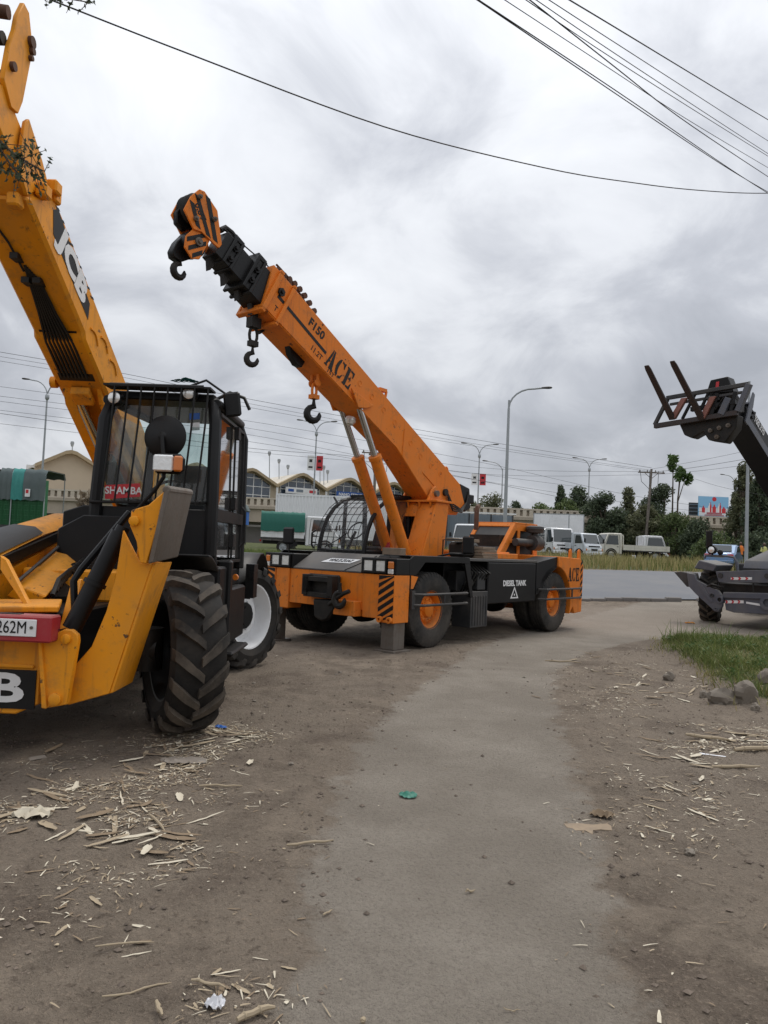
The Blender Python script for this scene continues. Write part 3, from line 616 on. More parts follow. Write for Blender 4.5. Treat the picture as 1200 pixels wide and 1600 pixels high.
    for u in (-.45, -.25): m.ext([B0+U*u+Vector((0, -.2, 0)), B0+U*(u+.12)+Vector((0, -.2, 0)), B0+U*(u+.04)-Wn*.10+Vector((0, -.2, 0))], (0, .08, 0))
    m.build('rope_guides', OILY, boom)
    # head: striped side plates, sheaves between, hook block below
    def hp(px, py, Y=.16):
        a = -(math.pi/2+A); f = Vector((math.cos(a), math.sin(a), 0)); l = Vector((-f.y, f.x, 0)); d = ray(px, py); c = Vector((0, 0, CAMH))
        s_ = (CO+l*Y-c).dot(l)/d.dot(l); p = c+d*s_-CO; return Vector((p.dot(f), Y, p.z))
    plate = [(312, 295.5), (320, 299), (340, 329), (347, 383), (342, 388), (315, 362), (303, 358), (288, 327), (299, 306)]
    pv = [hp(*p) for p in plate]
    for s in (-1, 1):
        m = MB(); m.ext([Vector((p.x, s*.16, p.z)) for p in pv], (0, -s*.03, 0)); pl = m.build('head_plate', ORANGE, boom, bev=.004)
        if s > 0:
            st = MB(); dvec = Vector((-.10, 0, 1)).normalized()
            for a, b_ in (((296, 311), (306, 352)), ((304, 301), (322, 366)), ((321, 304), (333, 374))):
                q = hp(*a, .162), hp(*b_, .162); ax = Vector((.085, 0, .03)); st.ext([q[0], q[1], q[1]-ax, q[0]-ax], (0, .002, 0))
            st.build('hazard_stripes', BLACKP, pl)
            text('lettering', '0.8T', BLACKP, pl, fr(hp(313, 331, .165), Vector((-.55, 0, -.8)), Vector((-.8, 0, .55))), .13, .003)
            for p in ((334, 343), (311, 308), (305, 342)):
                b = MB(); b.lathe([(0, .035), (.04, .035), (.04, .018), (.07, .018)], hp(*p), (0, 1, 0), 10); b.build('pin', STEEL, pl)
    m = MB(); c = hp(302, 330, 0); m.lathe([(-.12, .12), (-.11, .19), (-.09, .22), (-.07, .19), (-.03, .19), (0, .22), (.03, .19), (.07, .19), (.09, .22), (.11, .19), (.12, .12)], (c.x+.0, 0, c.z), (0, 1, 0), 24); m.build('sheaves', OILY, boom)
    m = MB(); m.ext([hp(*p, -.05) for p in ((276, 331), (287, 313), (301, 303), (318, 330), (322, 360), (296, 357), (289, 361), (277, 348))], (0, -.10, 0)); m.build('rope_guard', BLACK, boom, bev=.012)
    m = MB(); m.tube([hp(344, 360, 0), hp(352, 356, 0), hp(362, 364, 0), hp(372, 378, 0)], .045, 8); m.build('rope_roller', OILY, boom)
    blk = [(291, 368), (305.5, 355), (325, 369), (327.5, 377), (312, 405), (300, 404), (289, 386)]
    m = MB(); m.ext([hp(*p, .13) for p in blk], (0, -.03, 0)); hb = m.build('hook_block', ORANGE, t, bev=.004)
    st = MB()
    for a, b_ in (((292, 377), (326, 370)), ((294, 391), (322, 384)), ((300, 403), (316, 398))):
        q = hp(*a, .132), hp(*b_, .132); ax = Vector((.0, 0, .065)); st.ext([q[0], q[1], q[1]+ax, q[0]+ax], (0, .002, 0))
    st.build('hazard_stripes', BLACKP, hb)
    m = MB(); m.lathe([(0, .06), (.03, .06), (.03, .03), (.06, .03)], hp(310, 378, .13), (0, 1, 0), 10); m.build('pin', STEEL, hb)
    m = MB(); m.ext([hp(*p, .0) for p in ((270, 391), (277, 377), (292, 362), (318, 368), (320, 378), (306, 402), (284, 409), (272, 401))], (0, -.14, 0)); c = hp(300, 383, 0); m.lathe([(-.1, .18), (.08, .18)], (c.x, 0, c.z), (0, 1, 0), 20); m.build('block_sheave', BLACK, hb, bev=.01)
    m = MB(); p = hp(281, 398, -.05); hook(m, p, .36, (-1, 0, 0)); m.build('hook', OILY, hb)
    # middle hook on a chain link below the boom mouth
    m = MB(); x0 = 1.95; m.tube([(x0, 0, 5.10), (x0, 0, 4.93)], .06, 8); m.bb(x0-.09, x0+.09, -.07, .07, 4.83, 4.98); m.tube([(x0+.075*math.cos(a), 0, 4.72+.13*math.sin(a)) for a in np.linspace(0, 2*math.pi, 14)[:-1]], .024, 8, closed=True)
    m.bb(x0-.07, x0+.07, -.05, .05, 4.55, 4.63); hook(m, (x0, 0, 4.57), .34, (-.9, .43, 0)); m.build('swivel_hook', OILY, t)
    # third hook, hung from shackles
    x0 = .60
    m = MB()
    for y in (-.07, .07): m.tube([(x0, y, 4.40), (x0, y, 4.22)], .028, 8); m.lathe([(-.015, .06), (.015, .06)], (x0, y, 4.26), (0, 1, 0), 12)
    m.tube([(x0+.05*math.cos(a), .0, 4.14+.12*math.sin(a)) for a in np.linspace(0, 2*math.pi, 14)[:-1]], .024, 8, closed=True); m.bb(x0-.07, x0+.07, -.06, .06, 4.00, 4.07); sh = m.build('shackle', ORANGE, t)
    m = MB(); hook(m, (x0, 0, 4.03), .44, (-.9, .43, 0)); m.build('hook', BLACK, sh)
    m = MB(); c = Vector((1.05, 0, 4.52)); m.xz([(.86, 4.60), (1.28, 4.80), (1.22, 4.60), (1.08, 4.46), (.96, 4.44)], -.06, .06); m.build('anchor_bracket', BLACK, boom, bev=.01)
    # chain guide along the boom top, lifting eye, sheave bracket, rope
    m = MB(); b1, b2 = bp(1.60, 1.0, .1), bp(.80, 1.0, .1); n = 8
    for i in range(n):
        p = b1.lerp(b2, i/(n-1)); m.bb(p.x-.04, p.x+.04, .07, .13, p.z-.02, p.z+.06+.10*(1-i/n)); m.lathe([(-.03, .05), (.03, .05)], (p.x, .1, p.z+.09+.12*math.sin(math.pi*i/n)), (0, 1, 0), 8)
    m.tube([b1+Vector((.05, 0, .20)), b1.lerp(b2, .4)+Vector((0, 0, .20)), b2+Vector((0, 0, .05)), b2+Vector((-.08, .15, -.10))], .018, 6); m.build('chain_guide', RUST, boom)
    p = bp(-1.05, 1.0, 0); m = MB(); m.bb(p.x-.1, p.x+.1, -.12, .12, p.z+.16, p.z+.22); m.tube([p+Vector((-.06, .1, 0)), p+Vector((-.1, .1, .18))], .025, 6); m.tube([p+Vector((.05, -.1, 0)), p+Vector((.08, -.1, .18))], .025, 6); m.lathe([(-.06, .06), (.06, .06)], p+Vector((.1, 0, .12)), (0, 1, 0), 12); m.build('rope_bracket', ORANGE, boom)
    m = MB(); m.tube([bp(-3.30, 1.0, .05)+Vector((0, 0, .12)), p+Vector((0, .05, .12)), bp(.5, 1.0, .05)+Vector((0, 0, .05)), bp(1.8, 1.0, .05)+Vector((0, 0, .05)), hp(350, 357, .05)], .011, 6); m.build('hoist_rope', CABLE, boom)
    p = bp(-3.12, .99, .1); m = MB(); m.tube([p+U*.07*math.cos(a)+Wn*(.06+.08*math.sin(a)) for a in np.linspace(0, 2*math.pi, 12)[:-1]], .02, 6, closed=True); m.build('lifting_eye', ORANGE, boom)
    # hydraulic motor block at the boom foot
    m = MB(); m.xz([(-3.50, 2.99), (-3.86, 2.92), (-3.92, 2.52), (-3.72, 2.42), (-3.52, 2.56)], -.2, .24); m.bb(-3.86, -4.08, .02, .22, 2.62, 2.80); m.cyl((-3.95, .1, 2.78), (-3.95, .1, 2.95), .05, 10); m.build('winch_motor', BLACK, boom, bev=.015)
    m = MB()
    for k in range(4): m.tube([(-2.98, .27+.012*k, 2.78-.05*k), (-3.12, .30+.01*k, 2.56-.05*k), (-3.45, .30+.01*k, 2.46-.02*k), (-3.72, .26, 2.62), (-3.80, .24, 2.76+.03*k)], .016, 6)
    m.lathe([(0, .07), (.05, .07), (.05, .03)], (-2.92, .25, 2.76), (0, 1, 0), 14); m.build('hydraulic_hoses', OILY, boom)
    # --- lift cylinders
    for s in (-1, 1):
        y = s*.20; a, b_, c = Vector((-1.80, y, 1.52)), Vector((-.80, y, 3.18)), Vector((-.22, y, 4.10)); dr = (b_-a).normalized(); c = a+dr*2.95
        m = MB(); m.cyl(a, b_, .105, 20); m.cyl(b_-dr*.02, b_+dr*.05, .118, 20); m.lathe([(-.08, .10), (.08, .10)], a, (0, 1, 0), 16); cy = m.build('lift_cylinder', ORANGE, t)
        m = MB(); m.cyl(b_, c, .056, 16); m.build('rod', CHROME, cy)
        m = MB(); m.lathe([(-.06, .075), (.06, .075)], c, (0, 1, 0), 14); m.build('rod_eye', OILY, cy)
        m = MB(); e = c; m.xz([(e.x-.10, e.z-.05), (e.x+.10, e.z-.08), (e.x+.30, e.z+.22), (e.x-.30, e.z+.02)], y+s*.07, y+s*.105); m.build('cylinder_bracket', ORANGE, boom, bev=.005)
    m = MB(); m.lathe([(0, .02), (.02, .09), (.08, .10), (.14, .06)], (-.34, 0, 3.86), (.3, 0, -1), 16); m.build('work_lamp', LENS, boom)
    cab_front(t)
    # --- engine hood
    yl = .50
    m = MB()
    side = [(-4.66, 1.489), (-5.40, 2.27), (-6.42, 2.27), (-6.42, 1.489)]
    m.frame_xz([(-4.66, 1.489), (-5.40, 2.27), (-6.42, 2.27), (-6.42, 1.489)], [(-4.96, 1.60), (-5.42, 2.12), (-6.24, 2.12), (-6.24, 1.60)], yl-.04, yl)
    m.frame_xz([(-4.66, 1.489), (-5.40, 2.27), (-6.42, 2.27), (-6.42, 1.489)], [(-4.96, 1.60), (-5.42, 2.12), (-6.24, 2.12), (-6.24, 1.60)], -yl, -yl+.04)
    m.bb(-5.40, -6.42, -yl, yl, 2.272, 2.305); m.bb(-6.42, -6.44, -yl, yl, 1.489, 2.27)
    m.bb(-5.50, -5.60, yl-.03, yl+.004, 1.60, 2.12); m.bb(-5.1, -5.55, yl-.03, yl+.004, 1.84, 1.92)
    # slanted front frame
    def sl(y, f): return Vector((-4.66-.74*f, y, 1.489+.781*f))
    nn = Vector((.781, 0, .74)).normalized()*.03
    for (y0, y1, f0, f1) in ((-yl, -yl+.10, 0, 1), (yl-.10, yl, 0, 1), (-yl+.1, yl-.1, 0, .14), (-yl+.1, yl-.1, .90, 1)):
        m.ext([sl(y0, f0), sl(y1, f0), sl(y1, f1), sl(y0, f1)], nn)
    hood = m.build('engine_hood', ORANGE, t, bev=.005)
    m = MB(); m.ext([sl(-yl+.09, .13)-nn*.3, sl(yl-.09, .13)-nn*.3, sl(yl-.09, .91)-nn*.3, sl(-yl+.09, .91)-nn*.3], nn*.4); m.build('grille', DGREY, hood)
    m = MB(); m.xz([(-4.90, 1.58), (-5.42, 2.13), (-6.26, 2.13), (-6.26, 1.58)], yl-.05, yl-.03); m.build('side_mesh', BLACK, hood)
    m = MB(); m.bb(-4.9, -6.3, -.38, .38, 1.49, 2.0); m.build('engine_block', OILY, hood)
    m = MB(); m.bb(-3.0, -4.62, .2, 1.0, 1.489, 1.60); m.bb(-3.9, -4.62, -.8, .8, 1.489, 1.63); m.build('hood_base', ORANGE, t, bev=.01)
    m = MB(); m.cyl((-5.10, .66, 1.86), (-5.9, .70, 1.86), .085, 16); m.cyl((-5.75, .70, 1.86), (-6.1, .70, 1.86), .17, 20); m.cyl((-5.92, .70, 1.95), (-5.92, .70, 2.1), .07, 14)
    m.lathe([(0, .10), (.02, .19), (.08, .20), (.10, .21), (.15, .20), (.17, .12)], (-5.92, .70, 2.08), (0, 0, 1), 22); m.build('air_cleaner', DGREY, t)
    m = MB(); m.tube([(-4.95, -.25, 2.1), (-4.95, -.25, 2.5), (-5.0, -.27, 2.60), (-5.12, -.32, 2.64)], .055, 12); m.build('exhaust_pipe', RUST, t)
    m = MB(); m.box((-2.60, .95, 1.64), (.55, .36, .28)); m.build('air_tank', OILY, t, bev=.05)
    for y in (1.36, ):
        m = MB(); m.box((-1.92, y+.12, 1.72), (.05, .24, .31)); mir = m.build('mirror', BLACK, t, bev=.03)
        m = MB(); m.tube([(-1.75, y-.30, 1.49), (-1.75, y-.30, 1.80), (-1.80, y-.12, 1.81), (-1.90, y, 1.81)], .013, 6); m.tube([(-1.6, y-.3, 1.5), (-1.7, y-.1, 1.56), (-1.95, y+.05, 1.56)], .018, 6); m.build('mirror_arm', BLACK, mir)
    m = MB(); m.box((-.05, -1.12, 1.76), (.06, .28, .30)); mir = m.build('mirror', BLACK, t, bev=.03)
    m = MB(); m.tube([(-.08, -1.12, 1.44), (-.08, -1.12, 1.75)], .014, 6); m.build('mirror_arm', BLACK, mir)
    return t
def stencil_ace(parent, M, h, sxx=1.0):
    """slab-serif stencil letters A C E, centred on the frame M"""
    w = h*.62; g = h*.10; polys = []
    def P(*p): polys.append([(q[0]*w, q[1]*h) for q in p])
    def run(ox):
        for q in polys: out.append([((x+ox)*sxx, y-h/2) for x, y in q])
        polys.clear()
    out = []; tot = 3*w+2*g; x0 = -tot/2
    P((0, 0), (.34, 0), (.34, .07), (.27, .09), (.36, .30), (.47, .30), (.47, .40), (.39, .40), (.47, .68), (.47, 1), (.38, 1), (.10, .09), (0, .07))
    P((.53, 1), (.53, .0), (.53, 0), (1.04, 0), (1.04, .07), (.95, .09), (.66, 1)); run(x0)
    c1 = [(.47+.47*math.cos(R(a)), .5+.51*math.sin(R(a))) for a in range(100, 261, 16)]; c2 = [(.47+.17*math.cos(R(a)), .5+.36*math.sin(R(a))) for a in range(250, 109, -16)]
    P(*(c1+c2)); P((.53, .99), (.75, .95), (.95, 1), (.95, .66), (.86, .66), (.70, .86), (.53, .88)); P((.53, .01), (.53, .12), (.72, .16), (.88, .33), (.95, .31), (.86, .08), (.72, .02)); run(x0+w+g)
    P((0, 0), (0, .07), (.09, .09), (.09, .91), (0, .93), (0, 1), (.42, 1), (.42, 0)); P((.48, 1), (.95, 1), (.95, .68), (.86, .68), (.74, .88), (.48, .90)); P((.48, .56), (.66, .58), (.66, .68), (.73, .68), (.73, .36), (.66, .36), (.66, .46), (.48, .46)); P((.48, 0), (.48, .10), (.76, .12), (.88, .34), (.97, .34), (.97, 0)); run(x0+2*(w+g))
    m = MB()
    for q in out:
        m.ext([M @ Vector((x, y, 0)) for x, y in q], (M.to_3x3() @ Vector((0, 0, .002))))
    m.build('lettering', BLACKP, parent, fix=True)
def cab_front(t):
    """the mesh-fronted operator's cab of the crane"""
    prof = [(-.97, 1.49), (-1.00, 1.70), (-1.06, 1.92), (-1.17, 2.14), (-1.34, 2.34), (-1.56, 2.49), (-1.80, 2.57), (-2.30, 2.60)]
    y0, y1 = -1.28, -.16
    m = MB()
    for y in (y0, y1):
        m.tube([(x-.04, y, z) for x, z in prof], .042, 6); m.tube([(-2.30, y, 2.60), (-2.34, y, 1.49)], .05, 6); m.tube([(-1.02, y, 1.52), (-2.34, y, 1.52)], .04, 6); m.tube([(-1.68, y, 1.50), (-1.72, y, 2.50)], .04, 6)
    m.tube([(-1.0, y0, 1.52), (-1.0, y1, 1.52)], .04, 6); m.bb(-1.85, -2.36, y0, y1, 2.60, 2.64); m.bb(-1.02, -2.34, y0, y1, 1.488, 1.51)
    cab = m.build('cab', BLACK, t)
    m = MB(); n = 8; pts = [(x+.07, z) for x, z in prof[:-1]]
    for i in range(n):
        y = y0-.02+(y1-y0)*.92*i/(n-1); m.tube([(x, y, z) for x, z in pts], .0065, 5)
    for k in range(10):
        f = k/9*(len(pts)-1); i = min(int(f), len(pts)-2); a = f-i; x = pts[i][0]*(1-a)+pts[i+1][0]*a; z = pts[i][1]*(1-a)+pts[i+1][1]*a
        m.tube([(x, y0-.02, z), (x, y0-.02+(y1-y0)*.92, z)], .0065, 5)
    m.build('mesh_guard', BLACKP, cab)
    m = MB()
    for i in range(len(prof)-2):
        (xa, za), (xb, zb) = prof[i], prof[i+1]; m.quad((xa-.03, y0+.05, za), (xa-.03, y1-.05, za), (xb-.03, y1-.05, zb), (xb-.03, y0+.05, zb))
    m.build('windscreen', GLASSC, cab, fix=False)
    for y in (y0, y1):
        m = MB(); m.quad((-1.08, y, 1.56), (-1.66, y, 1.56), (-1.70, y, 2.46), (-1.36, y, 2.30)); m.quad((-1.74, y, 1.56), (-2.28, y, 1.56), (-2.26, y, 2.52), (-1.76, y, 2.52)); m.build('side_window', GLASSC, cab, fix=False)
    m = MB(); m.quad((-2.33, y0+.05, 1.75), (-2.33, y1-.05, 1.75), (-2.31, y1-.05, 2.5), (-2.31, y0+.05, 2.5)); m.build('rear_window', GLASSC, cab, fix=False)
    m = MB(); m.bb(-1.95, -2.22, -.95, -.62, 1.52, 1.64); m.hexa([(-2.20, -.93, 1.63), (-2.10, -.93, 1.63), (-2.10, -.64, 1.63), (-2.20, -.64, 1.63), (-2.26, -.90, 1.98), (-2.18, -.90, 1.98), (-2.18, -.68, 1.98), (-2.26, -.68, 1.98)]); m.build('seat', SEAT, cab, bev=.04)
    m = MB(); m.tube([(-1.25, -.8, 1.51), (-1.50, -.8, 1.90)], .03, 8); c = Vector((-1.52, -.8, 1.92)); u = Vector((.39, 0, .25)).normalized(); w = Vector((0, 1, 0)); m.tube([c+w*.19*math.cos(a)+Vector((-.54, 0, .84))*.19*math.sin(a) for a in np.linspace(0, 2*math.pi, 20)[:-1]], .015, 6, closed=True); m.build('steering_wheel', BLACKP, cab)
    m = MB(); m.tube([(-.93, -.75, 1.72), (-.98, -.55, 1.86)], .012, 5); m.tube([(-.92, -1.05, 1.58), (-.93, -.75, 1.72)], .009, 5); m.build('wiper', BLACKP, cab)
    m = MB(); m.tube([(-1.40, -1.31, 2.56), (-1.34, -1.12, 2.40)], .022, 6); m.build('marker_bracket', BLACKP, cab)
    m = MB(); m.bb(-1.62, -1.66, -.22, -.06, 1.60, 1.72); m.build('tail_lamp', REDL, cab, bev=.01)
    m = MB(); m.tube([(-.95, -1.36, 1.55), (-.93, -1.40, 1.62), (-.93, -1.40, 1.84), (-.97, -1.34, 1.90)], .02, 6); m.tube([(-.95, -1.30, 1.66), (-.93, -1.40, 1.66)], .015, 5); m.tube([(-.95, -1.30, 1.78), (-.93, -1.40, 1.78)], .015, 5); m.build('grab_handle', BLACKP, cab)
CR = crane()
# ------------------------------------------------------------------ the yellow telehandler, facing the camera
def yellow_telehandler():
    O = Vector((-2.75, 7.9, 0)); t = empty('telehandler', O)
    tag(t, 'yellow and black telehandler with raised boom, barred cab and one white wheel rim', 'telehandler')
    def B(m, name, mt, par=None, bev=0): return m.build(name, mt, par or t, bev=bev, off=O)
    # wheels: front steered to the right of the picture, rear the other way
    wheel(t, (-1.66, 6.30, .665+tz(-1.66, 6.3)), math.pi/2*3+R(30), 'ag', True, BLACK, O)
    wheel(t, (-3.84, 6.30, .665+tz(-3.84, 6.3)), math.pi/2*3+R(30), 'ag', False, BLACK, O)
    wheel(t, (-1.79, 9.62, .66), -math.pi/2-R(26)+math.pi, 'ag_dark', True, WHITERIM, O)
    wheel(t, (-3.84, 9.62, .66), -math.pi/2-R(26)+math.pi, 'ag_dark', False, WHITERIM, O)
    m = MB(); a_ = Vector((-1.79, 9.62, .66)); d_ = Vector((math.cos(R(26)), -math.sin(R(26)), 0)); m.cyl(a_-d_*.25, a_+d_*.06, .17, 18); m.cyl(a_+d_*.05, a_+d_*.10, .12, 14); B(m, 'wheel_hub', BLACK)
    for y in (6.3, 9.62):
        m = MB(); m.cyl((-3.7, y, .66), (-1.85, y, .66), .12, 14); m.lathe([(-.25, .12), (-.1, .26), (.1, .26), (.25, .12)], (-2.75, y, .66), (0, 1, 0), 16); m.cyl((-1.95, y, .5), (-1.95, y, .85), .13, 12); B(m, 'axle', OILY)
    m = MB(); m.bb(-3.15, -2.35, 5.45, 10.4, .55, 1.02); m.bb(-3.3, -2.2, 9.9, 10.6, .5, 1.9); B(m, 'chassis', BLACK, bev=.02)
    # --- front stabiliser frame
    y0 = 5.24
    m = MB(); m.xz([(-3.72, .40), (-3.4, .335), (-2.52, .335), (-2.36, .41), (-2.36, .90), (-3.72, .90)], y0, y0+.12); m.bb(-3.72, -2.40, y0+.121, y0+.5, .80, .90); m.bb(-3.72, -2.40, y0-.02, y0-.001, .655, .685); frame = B(m, 'stabiliser_frame', YELLOW, bev=.01)
    m = MB(); m.lathe([(0, .085), (.012, .085), (.012, .07), (0, .07)], (-2.75, y0-.001, .77), (0, -1, 0), 24, closed=True); B(m, 'opening_rim', YELLOW, frame)
    m = MB(); m.lathe([(0, .07), (.006, .07)], (-2.75, y0-.001, .77), (0, -1, 0), 24); B(m, 'opening', BLACKP, frame)
    m = MB(); m.bb(-3.26, -2.385, y0-.012, y0-.001, .375, .645); plate = B(m, 'badge', BLACKP, frame)
    text('lettering', 'JCB', WHITEP, plate, fr((-2.80, y0-.016, .51), (1, 0, 0), (0, 0, 1)), 0.275, .009, sx=1.6, off=O)
    m = MB(); m.bb(-3.20, -2.22, 5.04, 5.20, .865, 1.045); bar = B(m, 'number_plate_bar', RED, frame, bev=.012)
    m = MB(); m.bb(-3.02, -2.78, 5.09, 5.15, 1.045, 1.049); m.bb(-2.70, -2.46, 5.09, 5.15, 1.045, 1.049); B(m, 'bar_slots', BLACKP, bar)
    m = MB(); m.bb(-2.92, -2.315, 5.028, 5.039, .905, 1.02); pl = B(m, 'number_plate', WHITEP, bar, bev=.003)
    text('lettering', '262M', BLACKP, pl, fr((-2.48, 5.0265, .962), (1, 0, 0), (0, 0, 1)), 0.118, .0, sx=.78, off=O)
    m = MB(); m.cyl((-2.345, 5.028, .967), (-2.345, 5.02, .967), .011, 10); B(m, 'bolt', STEEL, pl)
    # vertical yellow rib plates behind the bar
    m = MB()
    m.ext([at(91, 985, 5.45), at(112, 905, 5.62), at(126, 905, 5.62), at(112, 985, 5.45)], (0, .05, 0)); m.ext([at(0, 868, 5.9), at(10, 875, 5.9), at(48, 950, 5.55), at(40, 950, 5.55), at(0, 890, 5.9)], (0, .05, 0))
    m.ext([at(-40, 948, 5.35), at(92, 948, 5.35), at(97, 936, 5.95), at(-30, 936, 5.95)], (0, 0, -.04)); B(m, 'frame_ribs', YELLOW, frame, bev=.006)
    # pivot bracket
    def pp(l, d): return [at(a, b, d) for a, b in l]
    m = MB(); m.ext(pp([(60, 998), (84, 990), (100, 984), (112, 984), (121, 992), (122, 1002), (105, 1101), (70, 1107)], 5.16), (0, .05, 0)); m.ext(pp([(58, 993), (63, 992), (72, 1108), (64, 1107)], 5.13), (0, .35, 0)); brk = B(m, 'pivot_bracket', YELLOW, frame, bev=.006)
    m = MB(); m.ext(pp([(45, 1000), (75, 989), (94, 983), (70, 997), (60, 995)], 5.15), (0, .12, 0)); B(m, 'bracket_cap', DGREY, frame)
    for (px, py, r) in ((104, 998, .034), (87, 1092, .042)):
        m = MB(); c = at(px, py, 5.16); m.lathe([(0, r), (.025, r), (.03, r*.75), (.03, 0)], c, (0, -1, 0), 18); B(m, 'pin', YELLOW, brk)
    # raised stabiliser leg: channel with an inclined foot pad
    m = MB()
    face = pp([(105, 1102), (171, 1084), (238, 881), (218, 879), (192, 828), (180, 905), (166, 955), (143, 1010), (115, 1042)], 5.28)
    m.ext(face, (0, .03, 0)); fl = [at(171, 1084, 5.28), at(238, 881, 5.28)]; m.ext([fl[0], fl[1], fl[1]+Vector((.028, 0, .01)), fl[0]+Vector((.028, 0, .01))], (0, .40, 0))
    m.ext([Vector((v.x, v.y+.37, v.z)) for v in face], (0, .03, 0)); leg = B(m, 'stabiliser_leg', YELLOW, bev=.006)
    m = MB(); m.ext(pp([(205, 797), (216, 794), (232, 789), (256, 768), (262, 770), (229, 881), (218, 879), (213, 846), (203, 822)], 5.22), (0, .04, 0)); fb = B(m, 'foot_bracket', YELLOW, leg, bev=.006); m = MB(); m.ext(pp([(205, 797), (232, 789), (256, 768), (229, 881), (213, 846)], 5.62), (0, .03, 0)); B(m, 'foot_bracket', YELLOW, leg, bev=.006)
    m = MB(); m.lathe([(0, .036), (.03, .036), (.035, .028), (.035, 0)], at(211, 814, 5.22), (0, -1, 0), 18); B(m, 'pin', YELLOW, fb)
    p = [at(256, 766, 5.18), at(231, 881, 5.18)]; q = [at(293, 771, 5.80)+Vector((.0, 0, 0)), at(270, 872, 5.80)]
    d = Vector((.045, -.01, .012)); cu = [p[0]+Vector((.03, 0, .012))]
    m = MB(); m.hexa([p[1], q[1], q[1]+d, p[1]+d, p[0], q[0], q[0]+d, p[0]+d]); m.tube([p[0]+d*.4, q[0]+d*.4], .03, 10); B(m, 'foot_pad', STEEL, leg, bev=.008)
    # stabiliser ram
    a, b = at(121, 965, 5.36), at(192, 826, 5.45); dr = b-a
    m = MB(); m.cyl(a-dr*.12, a+dr*.95, .068, 18); m.cyl(a+dr*.36, a+dr*.40, .082, 18); m.cyl(a+dr*.93, a+dr*1.02, .05, 14); B(m, 'stabiliser_ram', BLACK)
    m = MB(); m.tube([at(118, 985, 5.42), at(115, 908, 5.42), at(128, 888, 5.45), at(203, 800, 5.52)], .026, 8); B(m, 'ram_guard', BLACK)
    # mirrored stabiliser leg at the far left, mostly out of the picture
    m = MB(); xs = [(-3.75, .42), (-3.55, .42), (-4.25, 1.5), (-4.4, 1.85), (-4.5, 1.5)]; m.xz(xs, 5.28, 5.66); B(m, 'stabiliser_leg', YELLOW, bev=.01)
    m = MB(); m.hexa([(-4.55, 5.18, 1.42), (-4.55, 5.8, 1.42), (-4.5, 5.8, 1.42), (-4.5, 5.18, 1.42), (-4.45, 5.18, 1.92), (-4.45, 5.8, 1.92), (-4.4, 5.8, 1.92), (-4.4, 5.18, 1.92)]); B(m, 'foot_pad', STEEL, bev=.008)
    # --- engine hood on the machine's right
    m = MB(); prof = [(5.55, 1.18), (6.26, 1.40), (7.05, 1.60), (7.85, 1.735), (9.3, 1.80)]
    vs = []; fs = []; sec = [(-3.22, 0), (-3.30, .07), (-3.50, .09), (-3.75, .0), (-4.1, -.18), (-4.5, -.5)]
    for (y, z) in prof:
        for (x, dz) in sec: vs.append((x, y, z+dz*(.6+.4*min(1, (y-5.5)/2))))
    ns = len(sec)
    for i in range(len(prof)-1):
        for j in range(ns-1): fs.append((i*ns+j, i*ns+j+1, (i+1)*ns+j+1, (i+1)*ns+j))
    m.add(vs, fs); hood = B(m, 'engine_hood', YELLOW)
    m = MB(); m.ext([(-3.20, 5.5, 1.13), (-3.20, 6.26, 1.40), (-3.20, 7.85, 1.745), (-3.20, 7.9, 1.66), (-3.20, 6.3, 1.30), (-3.20, 5.5, 1.0)], (-.06, 0, 0)); B(m, 'hood_side_strip', BLACK, hood, bev=.008)
    vs = [v for v in vs[:ns*3]]; m = MB(); vs2 = []
    for i, (y, z) in enumerate([(5.45, 1.16), (6.26, 1.41), (7.02, 1.595)]):
        for (x, dz) in sec: vs2.append((x, y, z+dz*(.62+.1*i)+.018))
    m.add(vs2, [(i*ns+j, i*ns+j+1, (i+1)*ns+j+1, (i+1)*ns+j) for i in range(2) for j in range(ns-1)]); B(m, 'hood_nose', BLACK, hood)
    m = MB(); m.ext([(-3.26, 5.5, .85), (-3.26, 5.5, 1.02), (-3.26, 7.9, 1.64), (-3.26, 9.3, 1.68), (-3.26, 9.3, .85)], (-.25, 0, 0)); B(m, 'hood_body', YELLOW, hood, bev=.01)
    # sloped inner box between hood and boom, its shaded opening put in as a dark sheet
    m = MB(); A_ = [at(26, 915, 6.2), at(108, 845, 7.3), at(137, 870, 7.3), at(98, 905, 6.5), at(72, 932, 6.0)]; m.ext(A_, (-.12, .08, -.10)); inner = B(m, 'inner_cover', YELLOW, bev=.01)
    m = MB(); m.tube([at(24, 914, 6.17)+Vector((.01, -.03, .01)), at(107, 843, 7.27)+Vector((.01, -.03, .01))], .016, 6); B(m, 'cover_strip', DGREY, inner)
    m = MB()
    for k in range(9): m.tube([at(82+5*k, 930-6*k, 6.05+.09*k), at(92+5*k, 905-4*k, 6.2+.09*k), at(110+4*k, 890-2*k, 6.5+.08*k), at(128+3*k, 905-4*k, 6.7)], .02, 6)
    m.ext([at(80, 932, 6.3), at(128, 932, 6.6), at(150, 870, 7.3), at(112, 880, 6.9)], (0, .05, -.05)); B(m, 'hydraulic_hoses', OILY)  # hoses plus a dark sheet standing in for the shaded opening behind them
    m = MB(); m.bb(-3.2, -2.35, 6.6, 8.0, 1.02, 1.30); B(m, 'chassis_cover', YELLOW, bev=.02)
    # --- cab
    x0, x1, yf, yb = -2.80, -1.66, 7.12, 8.62
    m = MB()
